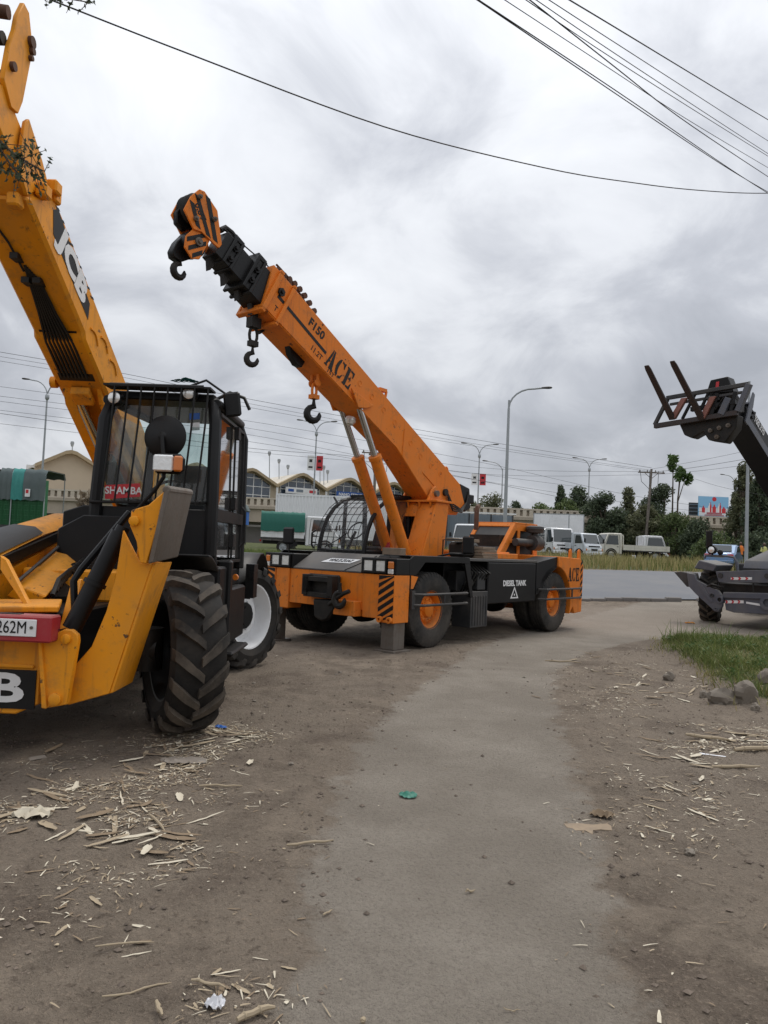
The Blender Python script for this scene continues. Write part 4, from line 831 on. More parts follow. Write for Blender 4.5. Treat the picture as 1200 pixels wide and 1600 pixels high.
    for x in (x0+.04, x1-.02):
        s = 1 if x > -2 else -1
        m.tube([(x+.02*s, yf+.02, 1.45), (x+.02*s, yf, 1.95), (x, yf+.05, 2.75), (x-.04*s, yf+.12, 2.93), (x-.10*s, yf+.25, 3.02)], .062, 10)
        m.tube([(x+.02*s, yb, 1.3), (x, yb, 2.8), (x-.06*s, yb-.08, 2.98)], .055, 10)
        m.tube([(x, yf+.08, 2.95), (x-.03*s, yb-.05, 2.97)], .05, 8)
    m.bb(x0+.08, x1-.06, yf+.12, yb, 2.97, 3.05); m.bb(x0+.02, x1, yb-.04, yb+.04, 1.2, 1.9)
    m.xz([(x0-.30, 1.83), (x0-.10, 1.90), (x1+.03, 1.90), (x1+.06, 1.30), (x1-.12, 1.12), (x0-.30, 1.12)], yf+.02, yf+.10); m.bb(x0, x1, yf+.1, yb, 1.12, 1.30)
    m.xz([(x0-.28, 1.66), (x0-.04, 1.80), (-2.0, 1.80), (-2.0, 1.12), (x0-.28, 1.12)], yf-.12, yf+.018)
    cab = B(m, 'cab', BLACK, bev=.01)
    m = MB(); m.quad((x0+.06, yf+.03, 1.94), (x1-.04, yf+.03, 1.94), (x1-.05, yf+.08, 2.90), (x0+.08, yf+.08, 2.90)); B(m, 'windscreen', GLASS, cab)
    m = MB(); m.quad((x1-.0, yf+.12, 1.45), (x1-.0, yb-.06, 1.42), (x1-.02, yb-.06, 2.85), (x1-.02, yf+.15, 2.88)); B(m, 'door_glass', GLASSC, cab)
    m = MB(); m.quad((x0+.03, yf+.1, 1.95), (x0+.03, yb-.06, 1.95), (x0+.05, yb-.06, 2.85), (x0+.05, yf+.12, 2.85)); B(m, 'side_glass', GLASS, cab)
    m = MB(); m.quad((x0+.1, yb-.0, 1.95), (x1-.1, yb-.0, 1.95), (x1-.1, yb-.03, 2.85), (x0+.1, yb-.03, 2.85)); B(m, 'rear_glass', GLASS, cab)
    m = MB(); m.frame_xz([(0, 0), (0, 1), (1, 1), (1, 0)], [(.03, .02), (.03, .98), (.97, .98), (.97, .02)], 0, 1)
    m.v = [(x1-.005+.03*v[1]-.02*v[2], yf+.11+(yb-yf-.16)*v[0], 1.38+1.5*v[2]) for v in m.v]; m.tube([(x1+.015, yf+.95, 1.42), (x1+.005, yf+.9, 2.85)], .012, 6)
    m.bb(x1-.0, x1+.03, yf+.12, yb-.06, 1.80, 1.92)
    for z in (1.55, 1.95, 2.72): m.bb(x1, x1+.05, yf+.86, yf+.98, z, z+.13)
    B(m, 'door_frame', BLACKP, cab)
    m = MB(); m.tube([(x1+.04, yb-.2, 1.55), (x1+.08, yb-.2, 1.6), (x1+.08, yb-.2, 1.95), (x1+.04, yb-.2, 2.0)], .014, 6); B(m, 'grab_handle', BLACKP, cab)
    # bar guard before the windscreen
    m = MB(); yg = yf-.09
    m.tube([(x0+.0, yg, 1.93), (x1-.1, yg, 1.96)], .014, 6); m.tube([(x0+.0, yg, 1.93), (x0-.04, yf+.05, 1.93)], .014, 6); m.tube([(x1-.10, yg, 1.96), (x1-.02, yf+.03, 1.97)], .014, 6)
    B(m, 'guard_rail', BLACKP, cab); m = MB(); m.tube([(x0+.12, yg, 3.06), (x1-.12, yg, 3.07)], .022, 6); B(m, 'guard_rail', BLACKP, cab)
    for k in range(8):
        x = x0+.16+k*.128; m = MB(); m.tube([(x-.055, yg-.008, 1.94), (x, yg-.008, 2.7), (x+.012, yg-.008, 3.06)], .010, 6); B(m, 'guard_bar', BLACKP, cab)
    m = MB(); m.bb(x0+.06, x1-.05, yf-.1, yf+.12, 3.055, 3.075); B(m, 'guard_visor', BLACKP, cab)
    for (px, py) in ((178, 621), (295, 614)):
        c = at(px, py, yf-.06); m = MB(); m.lathe([(0, .02), (.01, .065), (.04, .075), (.14, .06)], c, (0, 1, 0), 18); lam = B(m, 'work_light', BLACK, cab)
        m = MB(); m.lathe([(0, .058), (.006, .05), (.012, 0)], c+Vector((0, .0, 0)), (0, -1, 0), 18); B(m, 'lens', LENS, lam)
    m = MB(); m.tube([(x1-.3, yf-.02, 3.08), (x1-.12, yf, 3.16), (x1+.0, yf+.3, 3.10), (x1+.05, yf+.45, 3.02), (x1+.10, yf+.5, 2.95)], .012, 6)
    m.tube([(x1-.12, yf+.35, 3.03), (x1+.02, yf+.45, 3.14), (x1+.16, yf+.5, 3.10), (x1+.22, yf+.5, 2.98)], .018, 6); B(m, 'mirror_arm', BLACKP, cab)
    m = MB(); c = at(363, 632, 7.35); m.box(c, (.17, .04, .25), Matrix.Rotation(R(-8), 3, 'Y')); B(m, 'mirror', BLACK, cab, bev=.022)
    m = MB(); vs = []
    for k in range(60):
        a = random.uniform(0, 6.28); r = random.uniform(0, 1); p = at(291, 601, yf+.1); vs.append(p)
        q = p+Vector((math.cos(a)*.13*r, math.sin(a)*.06*r, .02+.035*(1-r))); s = .035
        m.quad(q+Vector((s, 0, 0)), q+Vector((0, s*.6, .01)), q+Vector((-s, 0, .008)), q+Vector((0, -s, .012)))
    B(m, 'teal_rag', TEAL, cab)
    # round mirror back and headlamp cluster on a stalk
    c = at(254, 681, 6.95); m = MB(); m.lathe([(0, 0), (.01, .06), (.03, .14), (.05, .19), (.06, .205), (.075, .205), (.08, .19)], c, (.1, 1, 0), 36); mir = B(m, 'round_mirror', BLACK)
    m = MB(); m.lathe([(0, .0), (.02, .035), (.035, .05)], c-Vector((0, .02, 0)), (0, 1, 0), 16); m.tube([c+Vector((0, -.02, 0)), at(256, 722, 6.9), at(256, 745, 6.9), at(243, 765, 6.95), at(215, 795, 7.0)], .019, 8); B(m, 'mirror_stalk', BLACKP, mir)
    m = MB(); cl = at(262, 724, 6.82); m.box(cl+Vector((0, .04, 0)), (.30, .10, .19)); hl = B(m, 'headlamp', BLACK, bev=.045)
    m = MB(); m.box(cl+Vector((-.04, -.012, 0)), (.185, .03, .155)); B(m, 'lens', LENS, hl, bev=.014)
    m = MB(); m.box(cl+Vector((.098, -.012, 0)), (.085, .03, .145)); B(m, 'turn_signal', AMBER, hl, bev=.014)
    # seat, steering column, console, windscreen strip
    m = MB(); m.bb(-2.45, -1.95, 7.9, 8.35, 1.55, 1.75); m.hexa([(-2.43, 8.25, 1.7), (-1.97, 8.25, 1.7), (-1.97, 8.42, 1.7), (-2.43, 8.42, 1.7), (-2.40, 8.36, 2.45), (-2.0, 8.36, 2.45), (-2.0, 8.48, 2.45), (-2.40, 8.48, 2.45)]); B(m, 'seat', SEAT, cab, bev=.05)
    m = MB(); m.tube([(-2.2, 7.3, 1.5), (-2.2, 7.55, 2.02)], .04, 8); c = Vector((-2.2, 7.57, 2.05)); m.tube([c+Vector((.20*math.cos(a), .11*math.sin(a), .16*math.sin(a)-.0)) for a in np.linspace(0, 2*math.pi, 24)[:-1]], .015, 6, closed=True); m.bb(-2.5, -1.95, 7.2, 7.35, 1.6, 1.98); B(m, 'steering_wheel', SEAT, cab)
    m = MB(); s0 = at(164, 758, yf+.055); s1 = at(219, 758, yf+.055); m.quad(at(164, 758, yf+.024), at(219, 755, yf+.024), at(219, 776, yf+.02), at(164, 780, yf+.02)); sg = B(m, 'windscreen_strip', REDP, cab)
    text('lettering', 'SHAMBA', WHITEP, sg, fr(at(193, 767, yf+.018), (1, 0, .02), (0, 0, 1)), .098, .002, sx=.95, off=O)
    m = MB(); m.quad(at(296, 646, yf+.07), at(312, 645, yf+.07), at(312, 655, yf+.07), at(296, 656, yf+.07)); B(m, 'sticker', BLUESIGN, cab); m = MB(); m.quad(at(297, 661, yf+.07), at(312, 660, yf+.07), at(312, 672, yf+.07), at(297, 673, yf+.07)); B(m, 'sticker', WHITEP, cab)
    # lower body beside the door, steps, front mudguard
    m = MB(); m.bb(-2.2, -1.52, 6.98, 7.35, .80, 1.36); m.bb(-2.1, -1.55, 7.4, 8.5, .55, 1.12); m.bb(-1.62, -1.48, 7.3, 7.42, .6, 1.42); m.bb(-1.75, -1.45, 7.45, 8.3, .45, .50); B(m, 'side_body', BLACK, bev=.02)
    m = MB(); m.bb(-1.60, -1.5, 8.75, 9.0, .95, 1.35); m.box((-1.53, 8.74, 1.22), (.06, .02, .08)); B(m, 'rear_lamp_bracket', BLACK)
    m = MB(); m.lathe([(0, .035), (.02, .03)], at(368, 902, 7.95), (0, -1, 0), 12); B(m, 'side_marker', AMBER)
    m = MB(); n = 9; vs = []
    for i in range(n):
        a = R(92+i*34/(n-1))
        for x in (-2.05, -1.75, -1.52): vs.append((x, 6.45-.80*math.cos(a), .68+.80*math.sin(a)-.0+.02*(x > -1.5)*-1))
    m.add(vs, [(i*3+j, i*3+j+1, i*3+j+4, i*3+j+3) for i in range(n-1) for j in range(2)]); mg = B(m, 'mudguard', BLACK); md = mg.modifiers.new('thick', 'SOLIDIFY'); md.thickness = .02
    m = MB(); n = 9; vs = []
    for i in range(n):
        a = R(20+i*120/(n-1))
        for x in (-2.1, -1.55): vs.append((x, 9.6-.82*math.cos(a), .66+.82*math.sin(a)))
    m.add(vs, [(i*2, i*2+1, i*2+3, i*2+2) for i in range(n-1)]); mg = B(m, 'mudguard', BLACK); md = mg.modifiers.new('thick', 'SOLIDIFY'); md.thickness = .02
    # --- boom: outer section, pivot at the rear, rising towards the camera
    bl, br = -3.45, -2.95; sl_ = -.594
    def lowz(y): return 4.30+sl_*(y-5.75)
    D = Vector((0, -1, -sl_)).normalized(); Nn = Vector((0, -sl_, 1)).normalized()*1.0; Nn = Vector((0, D.z, -D.y)).normalized()
    hgt = .44
    def bpt(y, f): return Vector((0, y, lowz(y)))+Nn*hgt*f
    m = MB(); pts = [bpt(5.78, 0), bpt(7.02, 0), bpt(7.06, -.10), bpt(7.80, -.10), bpt(7.90, .0), bpt(9.70, .0), bpt(9.95, .4), bpt(9.75, 1), bpt(6.18, 1), bpt(5.98, .97)]
    m.ext([(br, p.y, p.z) for p in pts], (bl-br, 0, 0)); boom = B(m, 'boom', YELLOW, bev=.028)
    # recess underneath with hoses, clamps
    m = MB(); m.hexa([Vector((x, 0, 0))+bpt(y, f) for (x, y, f) in ((-3.38, 7.0, -.02), (-3.02, 7.0, -.02), (-3.02, 7.55, -.115), (-3.38, 7.55, -.115), (-3.38, 7.0, .05), (-3.02, 7.0, .05), (-3.02, 7.55, .05), (-3.38, 7.55, .05))]); B(m, 'underside_recess', OILY, boom)
    m = MB()
    for k in range(8):
        x = -3.34+k*.037; m.tube([Vector((-3.22+.01*k, 0, 0))+bpt(6.35+.02*k, -.03), Vector((-3.2+.6*(x+3.2), 0, 0))+bpt(6.8, -.06), Vector((x, 0, 0))+bpt(7.1, -.09), Vector((x, 0, 0))+bpt(7.5, -.14)], .014, 5)
    for (x, y) in ((-3.26, 6.28), (-3.26, 6.50), (-3.16, 6.50)): m.box(Vector((x, 0, 0))+bpt(y, -.03), (.07, .12, .05))
    m.tube([Vector((-3.28, 0, 0))+bpt(5.85, -.02), Vector((-3.33, 0, 0))+bpt(5.95, -.02), Vector((-3.27, 0, 0))+bpt(6.15, -.03), Vector((-3.25, 0, 0))+bpt(6.4, -.04)], .010, 5); B(m, 'boom_hoses', OILY, boom)
    m = MB(); m.ext([Vector((br+.001, 0, 0))+bpt(6.06, .72), Vector((br+.001, 0, 0))+bpt(6.11, .92), Vector((br+.001, 0, 0))+bpt(6.94, .70), Vector((br+.001, 0, 0))+bpt(7.0, .36), Vector((br+.001, 0, 0))+bpt(6.17, .36)], (.002, 0, 0)); bd = B(m, 'badge', BLACKP, boom)
    text('lettering', 'JCB', WHITEP, bd, fr(Vector((br+.005, 0, 0))+bpt(6.55, .60), -D, Nn), .30, .016, sx=1.5, shear=.0, off=O)
    st = MB()
    for k in range(9): y = 6.06+k*.105; st.ext([Vector((br+.001, 0, 0))+bpt(y, .86), Vector((br+.001, 0, 0))+bpt(y+.05, .95), Vector((br+.001, 0, 0))+bpt(y+.08, .95), Vector((br+.001, 0, 0))+bpt(y+.03, .86)], (.0015, 0, 0))
    B(st, 'hazard_stripes', BLACKP, boom)
    for (y, f) in ((7.18, .32), (7.38, .62), (7.66, .62)):
        m = MB(); m.tube([Vector((br+.003, 0, 0))+bpt(y-.10+.02*i, f+.10*math.sin(math.pi*i/10)) for i in range(11)], .012, 6); B(m, 'slot_rim', YELLOW, boom)
    # collar pads at the boom mouth
    for (y, f, x) in ((5.95, .98, br+.02), (6.03, 1.0, br-.02), (5.86, .5, br+.03), (5.8, -.05, -3.05), (5.8, -.05, -3.35)):
        m = MB(); m.box(Vector((x, 0, 0))+bpt(y, f), (.10, .12, .11)); B(m, 'wear_pad', YELLOW, boom, bev=.015)
    m = MB(); m.ext([(br-.03, p.y, p.z) for p in (bpt(6.2, .10), bpt(5.18, .16), bpt(5.10, .5), bpt(5.20, .86), bpt(6.2, .90))], (bl-br+.06, 0, 0)); inn = B(m, 'boom_section', YELLOW, boom, bev=.012)
    m = MB(); m.ext([(br-.005, *at(px, py, 0)[1:]) if False else p for p in [at(40, 190, 5.66), at(46, 186, 5.70), at(66, 250, 5.98), at(75, 285, 6.1), at(60, 296, 5.98), at(43, 305, 5.78), at(30, 262, 5.6), at(36, 215, 5.62)]], (-.03, 0, 0)); B(m, 'mouth_cheek', YELLOW, boom, bev=.004)
    # boom head: two plates with pins and tilt link
    hpx = [(28, 24), (38, 4), (46, 20), (52, 78), (36, 160), (29, 178), (18, 168), (6, 122), (15, 72), (24, 46)]
    def hpt(px, py, x): 
        d = ray(px, py); return Vector((0, 0, CAMH))+d*(x/d.x)
    for x in (-2.96, -3.42):
        m = MB(); m.ext([Vector((x, *hpt(a, b, -2.96)[1:])) for a, b in hpx], (-.04, 0, 0)); hd = B(m, 'head_plate', YELLOW, boom, bev=.006)
        if x > -3:
            for (a, b, r) in ((18, 104, .035), (47, 66, .045), (48, 80, .03), (46, 91, .022)):
                m = MB(); m.lathe([(0, r), (.03, r), (.03, 0)], hpt(a, b, -2.96), (1, 0, 0), 14); B(m, 'pin', RUST, hd)
    c = hpt(22, 140, -2.96); m = MB(); m.tube([(-3.0, c.y, c.z), (-3.4, c.y, c.z)], .13, 16); c = hpt(14, 60, -2.96); m.tube([(-3.0, c.y, c.z), (-3.4, c.y, c.z)], .05, 12); B(m, 'head_tube', OILY, boom)
    c = hpt(22, 20, -2.96); m = MB(); m.tube([(-3.0, c.y, c.z), (-3.9, c.y-.1, c.z+.03)], .05, 12); m.tube([(-3.2, c.y, c.z), (-3.2, c.y+.3, c.z-.75)], .06, 12); B(m, 'tilt_link', RUST, boom)
    # lift ram and lower arm below the boom
    m = MB(); e = bpt(7.72, -.12)+Vector((-3.28, 0, 0)); f_ = Vector((-2.95, 9.4, 1.35)); m.cyl(e, e.lerp(f_, .42), .05, 14); lr = B(m, 'lift_ram_rod', CHROME, boom)
    m = MB(); m.cyl(e.lerp(f_, .35), f_, .10, 16); B(m, 'lift_ram', BLACK, boom)
    m = MB(); m.ext([(-3.40, 7.60, lowz(7.6)-.02), (-3.40, 7.72, lowz(7.72)-.16), (-3.40, 9.6, lowz(9.6)-.25), (-3.40, 9.6, lowz(9.6))], (.12, 0, 0)); m.ext([(-3.05, 7.60, lowz(7.6)-.02), (-3.05, 7.72, lowz(7.72)-.14), (-3.05, 9.6, lowz(9.6)-.25), (-3.05, 9.6, lowz(9.6))], (.05, 0, 0)); B(m, 'lower_arm', YELLOW, boom, bev=.01)
    m = MB(); m.hexa([Vector((x, 0, 0))+bpt(y, f) for (x, y, f) in ((-3.30, 7.62, -.12), (-3.10, 7.62, -.12), (-3.10, 7.82, -.12), (-3.30, 7.82, -.12), (-3.30, 7.64, -.30), (-3.10, 7.64, -.30), (-3.10, 7.80, -.30), (-3.30, 7.80, -.30))]); B(m, 'ram_bracket', YELLOW, boom, bev=.01)
    m = MB(); m.lathe([(-.04, .06), (.02, .06)], Vector((-3.47, 0, 0))+bpt(7.62, -.02), (1, 0, 0), 14); B(m, 'pivot_boss', YELLOW, boom)
    return t
YT = yellow_telehandler()
# ------------------------------------------------------------------ the dark telehandler on the right
def local_frame(O, heading):
    """heading: angle from -Y towards -X. Returns root rotation and a function pixel -> local point on a plane X=, Y= or Z= constant"""
    F = Vector((-math.sin(heading), -math.cos(heading), 0)); Lf = Vector((math.cos(heading), -math.sin(heading), 0)); O = Vector(O)
    def q(px, py, X=None, Y=None):
        d = ray(px, py); c = Vector((0, 0, CAMH)); n, v = (F, X) if X is not None else (Lf, Y)
        p = c+d*((O+n*v-c).dot(n)/d.dot(n))-O; return Vector((p.dot(F), p.dot(Lf), p.z))
    return -(math.pi/2+heading), q
def dark_telehandler():
    O = Vector((9.22, 18.51, tz(9.22, 18.51))); O.z = .06; rz, q = local_frame(O, R(50)); t = empty('telehandler', O, rz)
    tag(t, 'dark grey telehandler with two forks on its raised boom behind the grass mound', 'telehandler')
    X = .9
    def pp(l, x=X): return [q(a, b, X=x) for a, b in l]
    # wheels and chassis
    for s in (-1, 1):
        wheel(t, (0, s*1.0, .665), R(18), 'ag', s < 0, DGREY); wheel(t, (-3.1, s*1.0, .665), R(-10), 'ag', s < 0, DGREY)
    m = MB(); m.bb(-3.9, .7, -.45, .75, .55, 1.05); m.cyl((0, -.9, .66), (0, .9, .66), .12, 12); m.cyl((-3.1, -.9, .66), (-3.1, .9, .66), .12, 12); m.build('chassis', OILY, t, bev=.02)
    m = MB(); m.bb(-3.6, -.55, -.6, .0, 1.05, 1.55); m.build('body', DGREY, t, bev=.03)
    # stabiliser arm with pad, beams with reflectors
    m = MB(); m.ext(pp([(1076, 895), (1088, 897), (1091, 906), (1100, 911), (1125, 923), (1132, 932), (1131, 947), (1125, 956), (1119, 955), (1111, 947), (1089, 927), (1079, 916)]), (.10, 0, 0)); arm = m.build('stabiliser_leg', MGREY, t, bev=.01)
    m = MB(); m.ext([p+Vector((.101, 0, 0)) for p in pp([(1096, 914), (1101, 914), (1111, 930), (1118, 940), (1114, 941), (1103, 928)])], (.02, 0, 0)); m.build('stiffener', MGREY, arm, bev=.004)
    for (a, b, r, mt) in ((1125, 937, .085, MGREY), (1113, 930, .045, DGREY), (1119, 951, .04, MGREY)):
        m = MB(); c = q(a, b, X=X+.10); m.lathe([(0, r), (.04, r), (.04, r*.62), (.0, r*.6)], c, (1, 0, 0), 18, closed=True); m.build('pin_boss', mt, arm)
    m = MB(); m.lathe([(0, .052), (.02, .05)], q(1125, 937, X=X+.095), (1, 0, 0), 16); m.build('pin_hole', BLACKP, arm)
    m = MB(); m.ext(pp([(1053, 894), (1064, 893), (1076, 895), (1081, 916), (1073, 917)]), (-.5, 0, 0)); m.build('foot_pad', DGREY, arm, bev=.012)
    m = MB(); m.ext(pp([(1121, 893), (1214, 890), (1214, 911), (1126, 910)], .82), (.10, 0, 0)); ub = m.build('upper_beam', MGREY, t, bev=.008)
    m = MB(); m.ext(pp([(1133, 925), (1214, 927), (1214, 960), (1150, 957), (1137, 953)], .82), (.10, 0, 0)); lb = m.build('lower_beam', MGREY, t, bev=.008)
    m = MB(); m.ext([p+Vector((.101, 0, 0)) for p in pp([(1134, 926), (1214, 928), (1214, 936), (1134, 934)], .82)], (.05, 0, 0)); m.build('beam_lip', MGREY, lb, bev=.006)
    def refl(x0, x1, y0, y1, par, dx):
        m = MB(); m.ext([p+Vector((dx, 0, 0)) for p in pp([(x0, y0), (x1, y0), (x1, y1), (x0, y1)], .82)], (.004, 0, 0)); r = m.build('reflector', WHITEP, par)
        n = max(2, int((x1-x0)/9)); g = MB()
        for k in range(n):
            a = x0+(x1-x0)*k/n; w = (x1-x0)/n*.5; ym = (y0+y1)/2
            g.ext([p+Vector((dx+.005, 0, 0)) for p in pp([(a, y0), (a+w*.6, y0), (a+w, ym), (a+w*.6, y1), (a, y1), (a+w*.4, ym)], .82)], (.002, 0, 0))
        g.build('red_chevrons', REDP, r)
    refl(1145, 1178, 902, 906, ub, .101); refl(1136, 1165, 938, 942.5, lb, .102)
    m = MB(); m.ext(pp([(1166, 940), (1192, 944), (1192, 947.5), (1166, 943)], .925), (.004, 0, 0)); m.build('reflector', WHITEP, lb)
    m = MB(); m.lathe([(0, .17), (.06, .17), (.06, .09), (0, .09)], q(1200, 942, X=X+.02), (1, 0, 0), 22, closed=True); m.build('pin_boss', MGREY, lb)
    m = MB()
    for a in ((1126, 899), (1199, 900)): m.lathe([(0, .06), (.03, .06), (.03, .0)], q(*a, X=.92), (1, 0, 0), 14)
    m.build('pins', DGREY, ub)
    m = MB(); m.tube([q(1105, 917, X=.98), q(1112, 913, X=1.0), q(1122, 916, X=1.0), q(1130, 917, X=.97)], .025, 6); m.tube([q(1104, 914, X=.96), q(1113, 918, X=.99), q(1128, 921, X=.97)], .02, 6); m.tube([q(1177, 911, X=.9), q(1177, 925, X=.9)], .018, 6); m.build('hoses', OILY, t)
    # dusty mudguard, cover, lamp bar
    m = MB(); m.ext(pp([(1084, 888), (1092, 875), (1121, 883), (1115, 893)], .75), (-.9, 0, .02)); m.build('mudguard', MGREY, t, bev=.02)
    m = MB(); m.ext([(.55, .05, 1.42), (.45, .05, 1.62), (-1.2, .05, 2.0), (-1.2, .05, 1.42)], (0, 1.25, 0)); m.build('front_cover', MGREY, t, bev=.02)
    m = MB(); m.tube([q(1101, 872, X=.8), q(1103, 868, X=.8), q(1137, 869, X=.8), q(1147, 871, X=.8), q(1152, 879, X=.8), q(1153, 892, X=.8)], .03, 8); bar = m.build('lamp_bar', MGREY, t)
    c = q(1112, 859, X=.85); m = MB(); m.lathe([(0, .10), (.02, .115), (-.10, .10), (-.14, .04)], c, (1, 0, 0), 20); m.tube([c+Vector((-.05, 0, -.1)), q(1112, 870, X=.8)], .02, 6); lamp = m.build('work_light', BLACK, bar)
    m = MB(); m.lathe([(0, .078), (.012, .05), (.018, 0)], c+Vector((.022, 0, 0)), (1, 0, 0), 20); m.build('lens', LENS, lamp)
    c = q(1125, 863, X=.85); m = MB(); m.lathe([(-.05, .07), (.03, .06), (.05, 0)], c, (1, .3, 0), 14); m.build('horn', BLACK, bar)
    m = MB(); m.ext(pp([(1103, 830), (1112, 829), (1112, 855), (1103, 856)], .6), (-.06, 0, 0)); m.tube([q(1112, 850, X=.58), q(1107, 870, X=.58)], .015, 6); m.build('mirror', BLACK, t, bev=.02)
    # cab, to the right outside the picture
    m = MB(); m.bb(-2.4, -.7, .72, 1.15, 1.05, 1.9); m.build('cab_base', DGREY, t, bev=.03)
    # --- boom
    Y0, hw = .30, .28; k = .575; Un = Vector((1, 0, k)).normalized(); Wn = Vector((-Un.z, 0, Un.x))
    b0 = Vector((1.75, Y0, 4.81)); th = .50
    def bpt(u, w, y=0): return b0+Un*u+Wn*w+Vector((0, y, 0))
    m = MB(); m.ext([bpt(0, 0, -hw), bpt(0, th, -hw), bpt(-6.6, th, -hw), bpt(-6.9, .2, -hw), bpt(-6.6, -.05, -hw), bpt(-2.2, -.06, -hw), bpt(-2.1, 0, -hw)], (0, 2*hw, 0)); boom = m.build('boom', BLACK, t, bev=.015)
    m = MB(); m.ext([bpt(-.02, .02, hw), bpt(-.02, .20, hw), bpt(-6, .20, hw), bpt(-6, .02, hw)], (0, .012, 0)); m.build('side_flange', MGREY, boom, bev=.004)
    text('lettering', 'T00.370', WHITEP, boom, fr(bpt(-.62, .36, hw+.012), -Un, Wn), .21, .004, sx=.9, ext=.003)
    m = MB(); m.ext([bpt(-.08, -.04, -hw-.04), bpt(.06, -.04, -hw-.04), bpt(.06, th+.06, -hw-.04), bpt(-.08, th+.06, -hw-.04)], (0, .035, 0)); m.ext([bpt(-.08, -.04, hw+.005), bpt(.06, -.04, hw+.005), bpt(.10, th+.30, hw+.005), bpt(.0, th+.30, hw+.005), bpt(-.08, th, hw+.005)], (0, .035, 0)); m.hexa([bpt(u, w, y) for (u, w, y) in ((-.08, th+.002, -hw), (.06, th+.002, -hw), (.06, th+.002, hw), (-.08, th+.002, hw), (-.08, th+.06, -hw), (.06, th+.06, -hw), (.06, th+.06, hw), (-.08, th+.06, hw))]); m.build('mouth_collar', MGREY, boom, bev=.006)
    for w in (.30, .44):
        m = MB(); m.box(bpt(-.22, w, hw+.02), (.12, .03, .05)); m.build('collar_lug', BLACKP, boom)
    # nose below and in front of the mouth
    m = MB(); m.ext([bpt(-.2, .06, -.2), bpt(.55, -.06, -.2), bpt(.95, .05, -.2), bpt(1.05, .30, -.2), bpt(.8, .42, -.2), bpt(-.2, .44, -.2)], (0, .4, 0)); nose = m.build('boom_nose', BLACK, t, bev=.02)
    m = MB(); c = bpt(.78, .12); m.lathe([(-.30, .06), (.30, .06)], c, (0, 1, 0), 12)
    for y in (-.22, .02, .2): m.box(c+Vector((0, y, -.10)), (.16, .06, .16))
    m.tube([bpt(.5, -.1, .05), bpt(.7, -.14, .1), bpt(.9, -.02, .12)], .02, 6); m.build('nose_pin', STEEL, nose)
    # --- fork carriage
    Xc = 2.9
    def cp(a, b, dx=0): return q(a, b, X=Xc)+Vector((dx, 0, 0))
    car = None
    def bar_(pa, pb, r, name, mt, par):
        m = MB(); a, b = cp(*pa), cp(*pb); d = (b-a).normalized(); up = Vector((1, 0, 0)); v = d.cross(up).normalized()
        m.hexa([p+up*i*r+v*j*r for p in (a, b) for (i, j) in ((-1, -1), (1, -1), (1, 1), (-1, 1))]); return m.build(name, mt, par, bev=.008)
    car = bar_((1023, 666), (1153, 645), .055, 'fork_carriage', LIGHTSTEEL, t)
    for (a, b, r, mt) in (((1042, 622), (1170, 600), .045, DGREY), ((1047, 632), (1160, 613), .03, DGREY), ((1023, 664), (1043, 624), .04, DGREY), ((1080, 640), (1150, 628), .05, BLACK), ((1112, 650), (1122, 615), .05, BLACK), ((1142, 645), (1150, 612), .04, BLACK), ((1153, 643), (1171, 600), .06, MGREY), ((1066, 655), (1086, 616), .03, BLACK), ((1090, 650), (1108, 612), .03, BLACK), ((1128, 648), (1140, 622), .075, MGREY)):
        bar_(a, b, r, 'carriage_bar', mt, car)
    m = MB(); m.ext([cp(*p, -.08) for p in ((1058, 661), (1150, 647), (1147, 668), (1130, 691), (1104, 687), (1096, 674), (1078, 684), (1066, 679))], (-.3, 0, 0)); m.build('carriage_underframe', OILY, car, bev=.02)
    for a in ((1108, 672), (1122, 668), (1118, 682), (1136, 664)): m = MB(); m.lathe([(0, .05), (.05, .05), (.05, .02), (.09, .02)], cp(*a, -.08), (1, 0, 0), 8); m.build('pin', STEEL, car)
    m = MB(); m.ext([p for p in (cp(1103, 615), cp(1110, 594), cp(1137, 588), cp(1146, 612))], (-.3, 0, 0)); m.build('ram_cover', BLACK, car, bev=.01)
    m = MB(); m.ext([p for p in (cp(1119, 597, .003), cp(1124, 596, .003), cp(1123, 606, .003), cp(1118, 607, .003))], (.003, 0, 0)); m.build('decal', REDP, car)
    m = MB(); m.ext([cp(1104, 628, -.05), cp(1150, 620, -.05), cp(1150, 640, -.05), cp(1100, 650, -.05)], (-.35, 0, 0)); m.cyl(cp(1125, 632, -.05), cp(1125, 632, -.45), .12, 12); m.tube([cp(1110, 630), cp(1120, 640, .05), cp(1132, 622, .06), cp(1145, 628, 0)], .02, 6); m.build('tilt_mechanism', OILY, car)
    for (base, top, tip) in (((1051, 655), (1070, 622), (1010, 571)), ((1097, 655), (1115, 620), (1050, 564))):
        a = q(*base, X=Xc+.05); u = q(*top, X=Xc+.05); tpd = None
        m = MB(); d = (u-a).normalized(); s = Vector((0, .07, 0)); n = Vector((.045, 0, 0))
        m.hexa([a-s-n, a+s-n, a+s+n, a-s+n, u-s-n, u+s-n, u+s+n, u-s+n]); sh = m.build('fork_shank', REDTINE, t, bev=.006)
        e = q(*tip, X=Xc+1.0); dd = (e-a).normalized(); nb = Vector((dd.z, 0, -dd.x)).normalized()
        m = MB(); n1, n2 = nb*.035, nb*.014; s2 = Vector((0, .05, 0)); mid = a.lerp(e, .93)
        m.hexa([a-s-n1, a+s-n1, a+s+n1, a-s+n1, mid-s-n2, mid+s-n2, mid+s+n2, mid-s+n2]); m.hexa([mid-s-n2, mid+s-n2, mid+s+n2, mid-s+n2, e-s2-n2, e+s2-n2, e+s2+n2, e-s2+n2]); m.build('fork_tine', LIGHTSTEEL, sh, bev=.004)
    return t
DT = dark_telehandler()
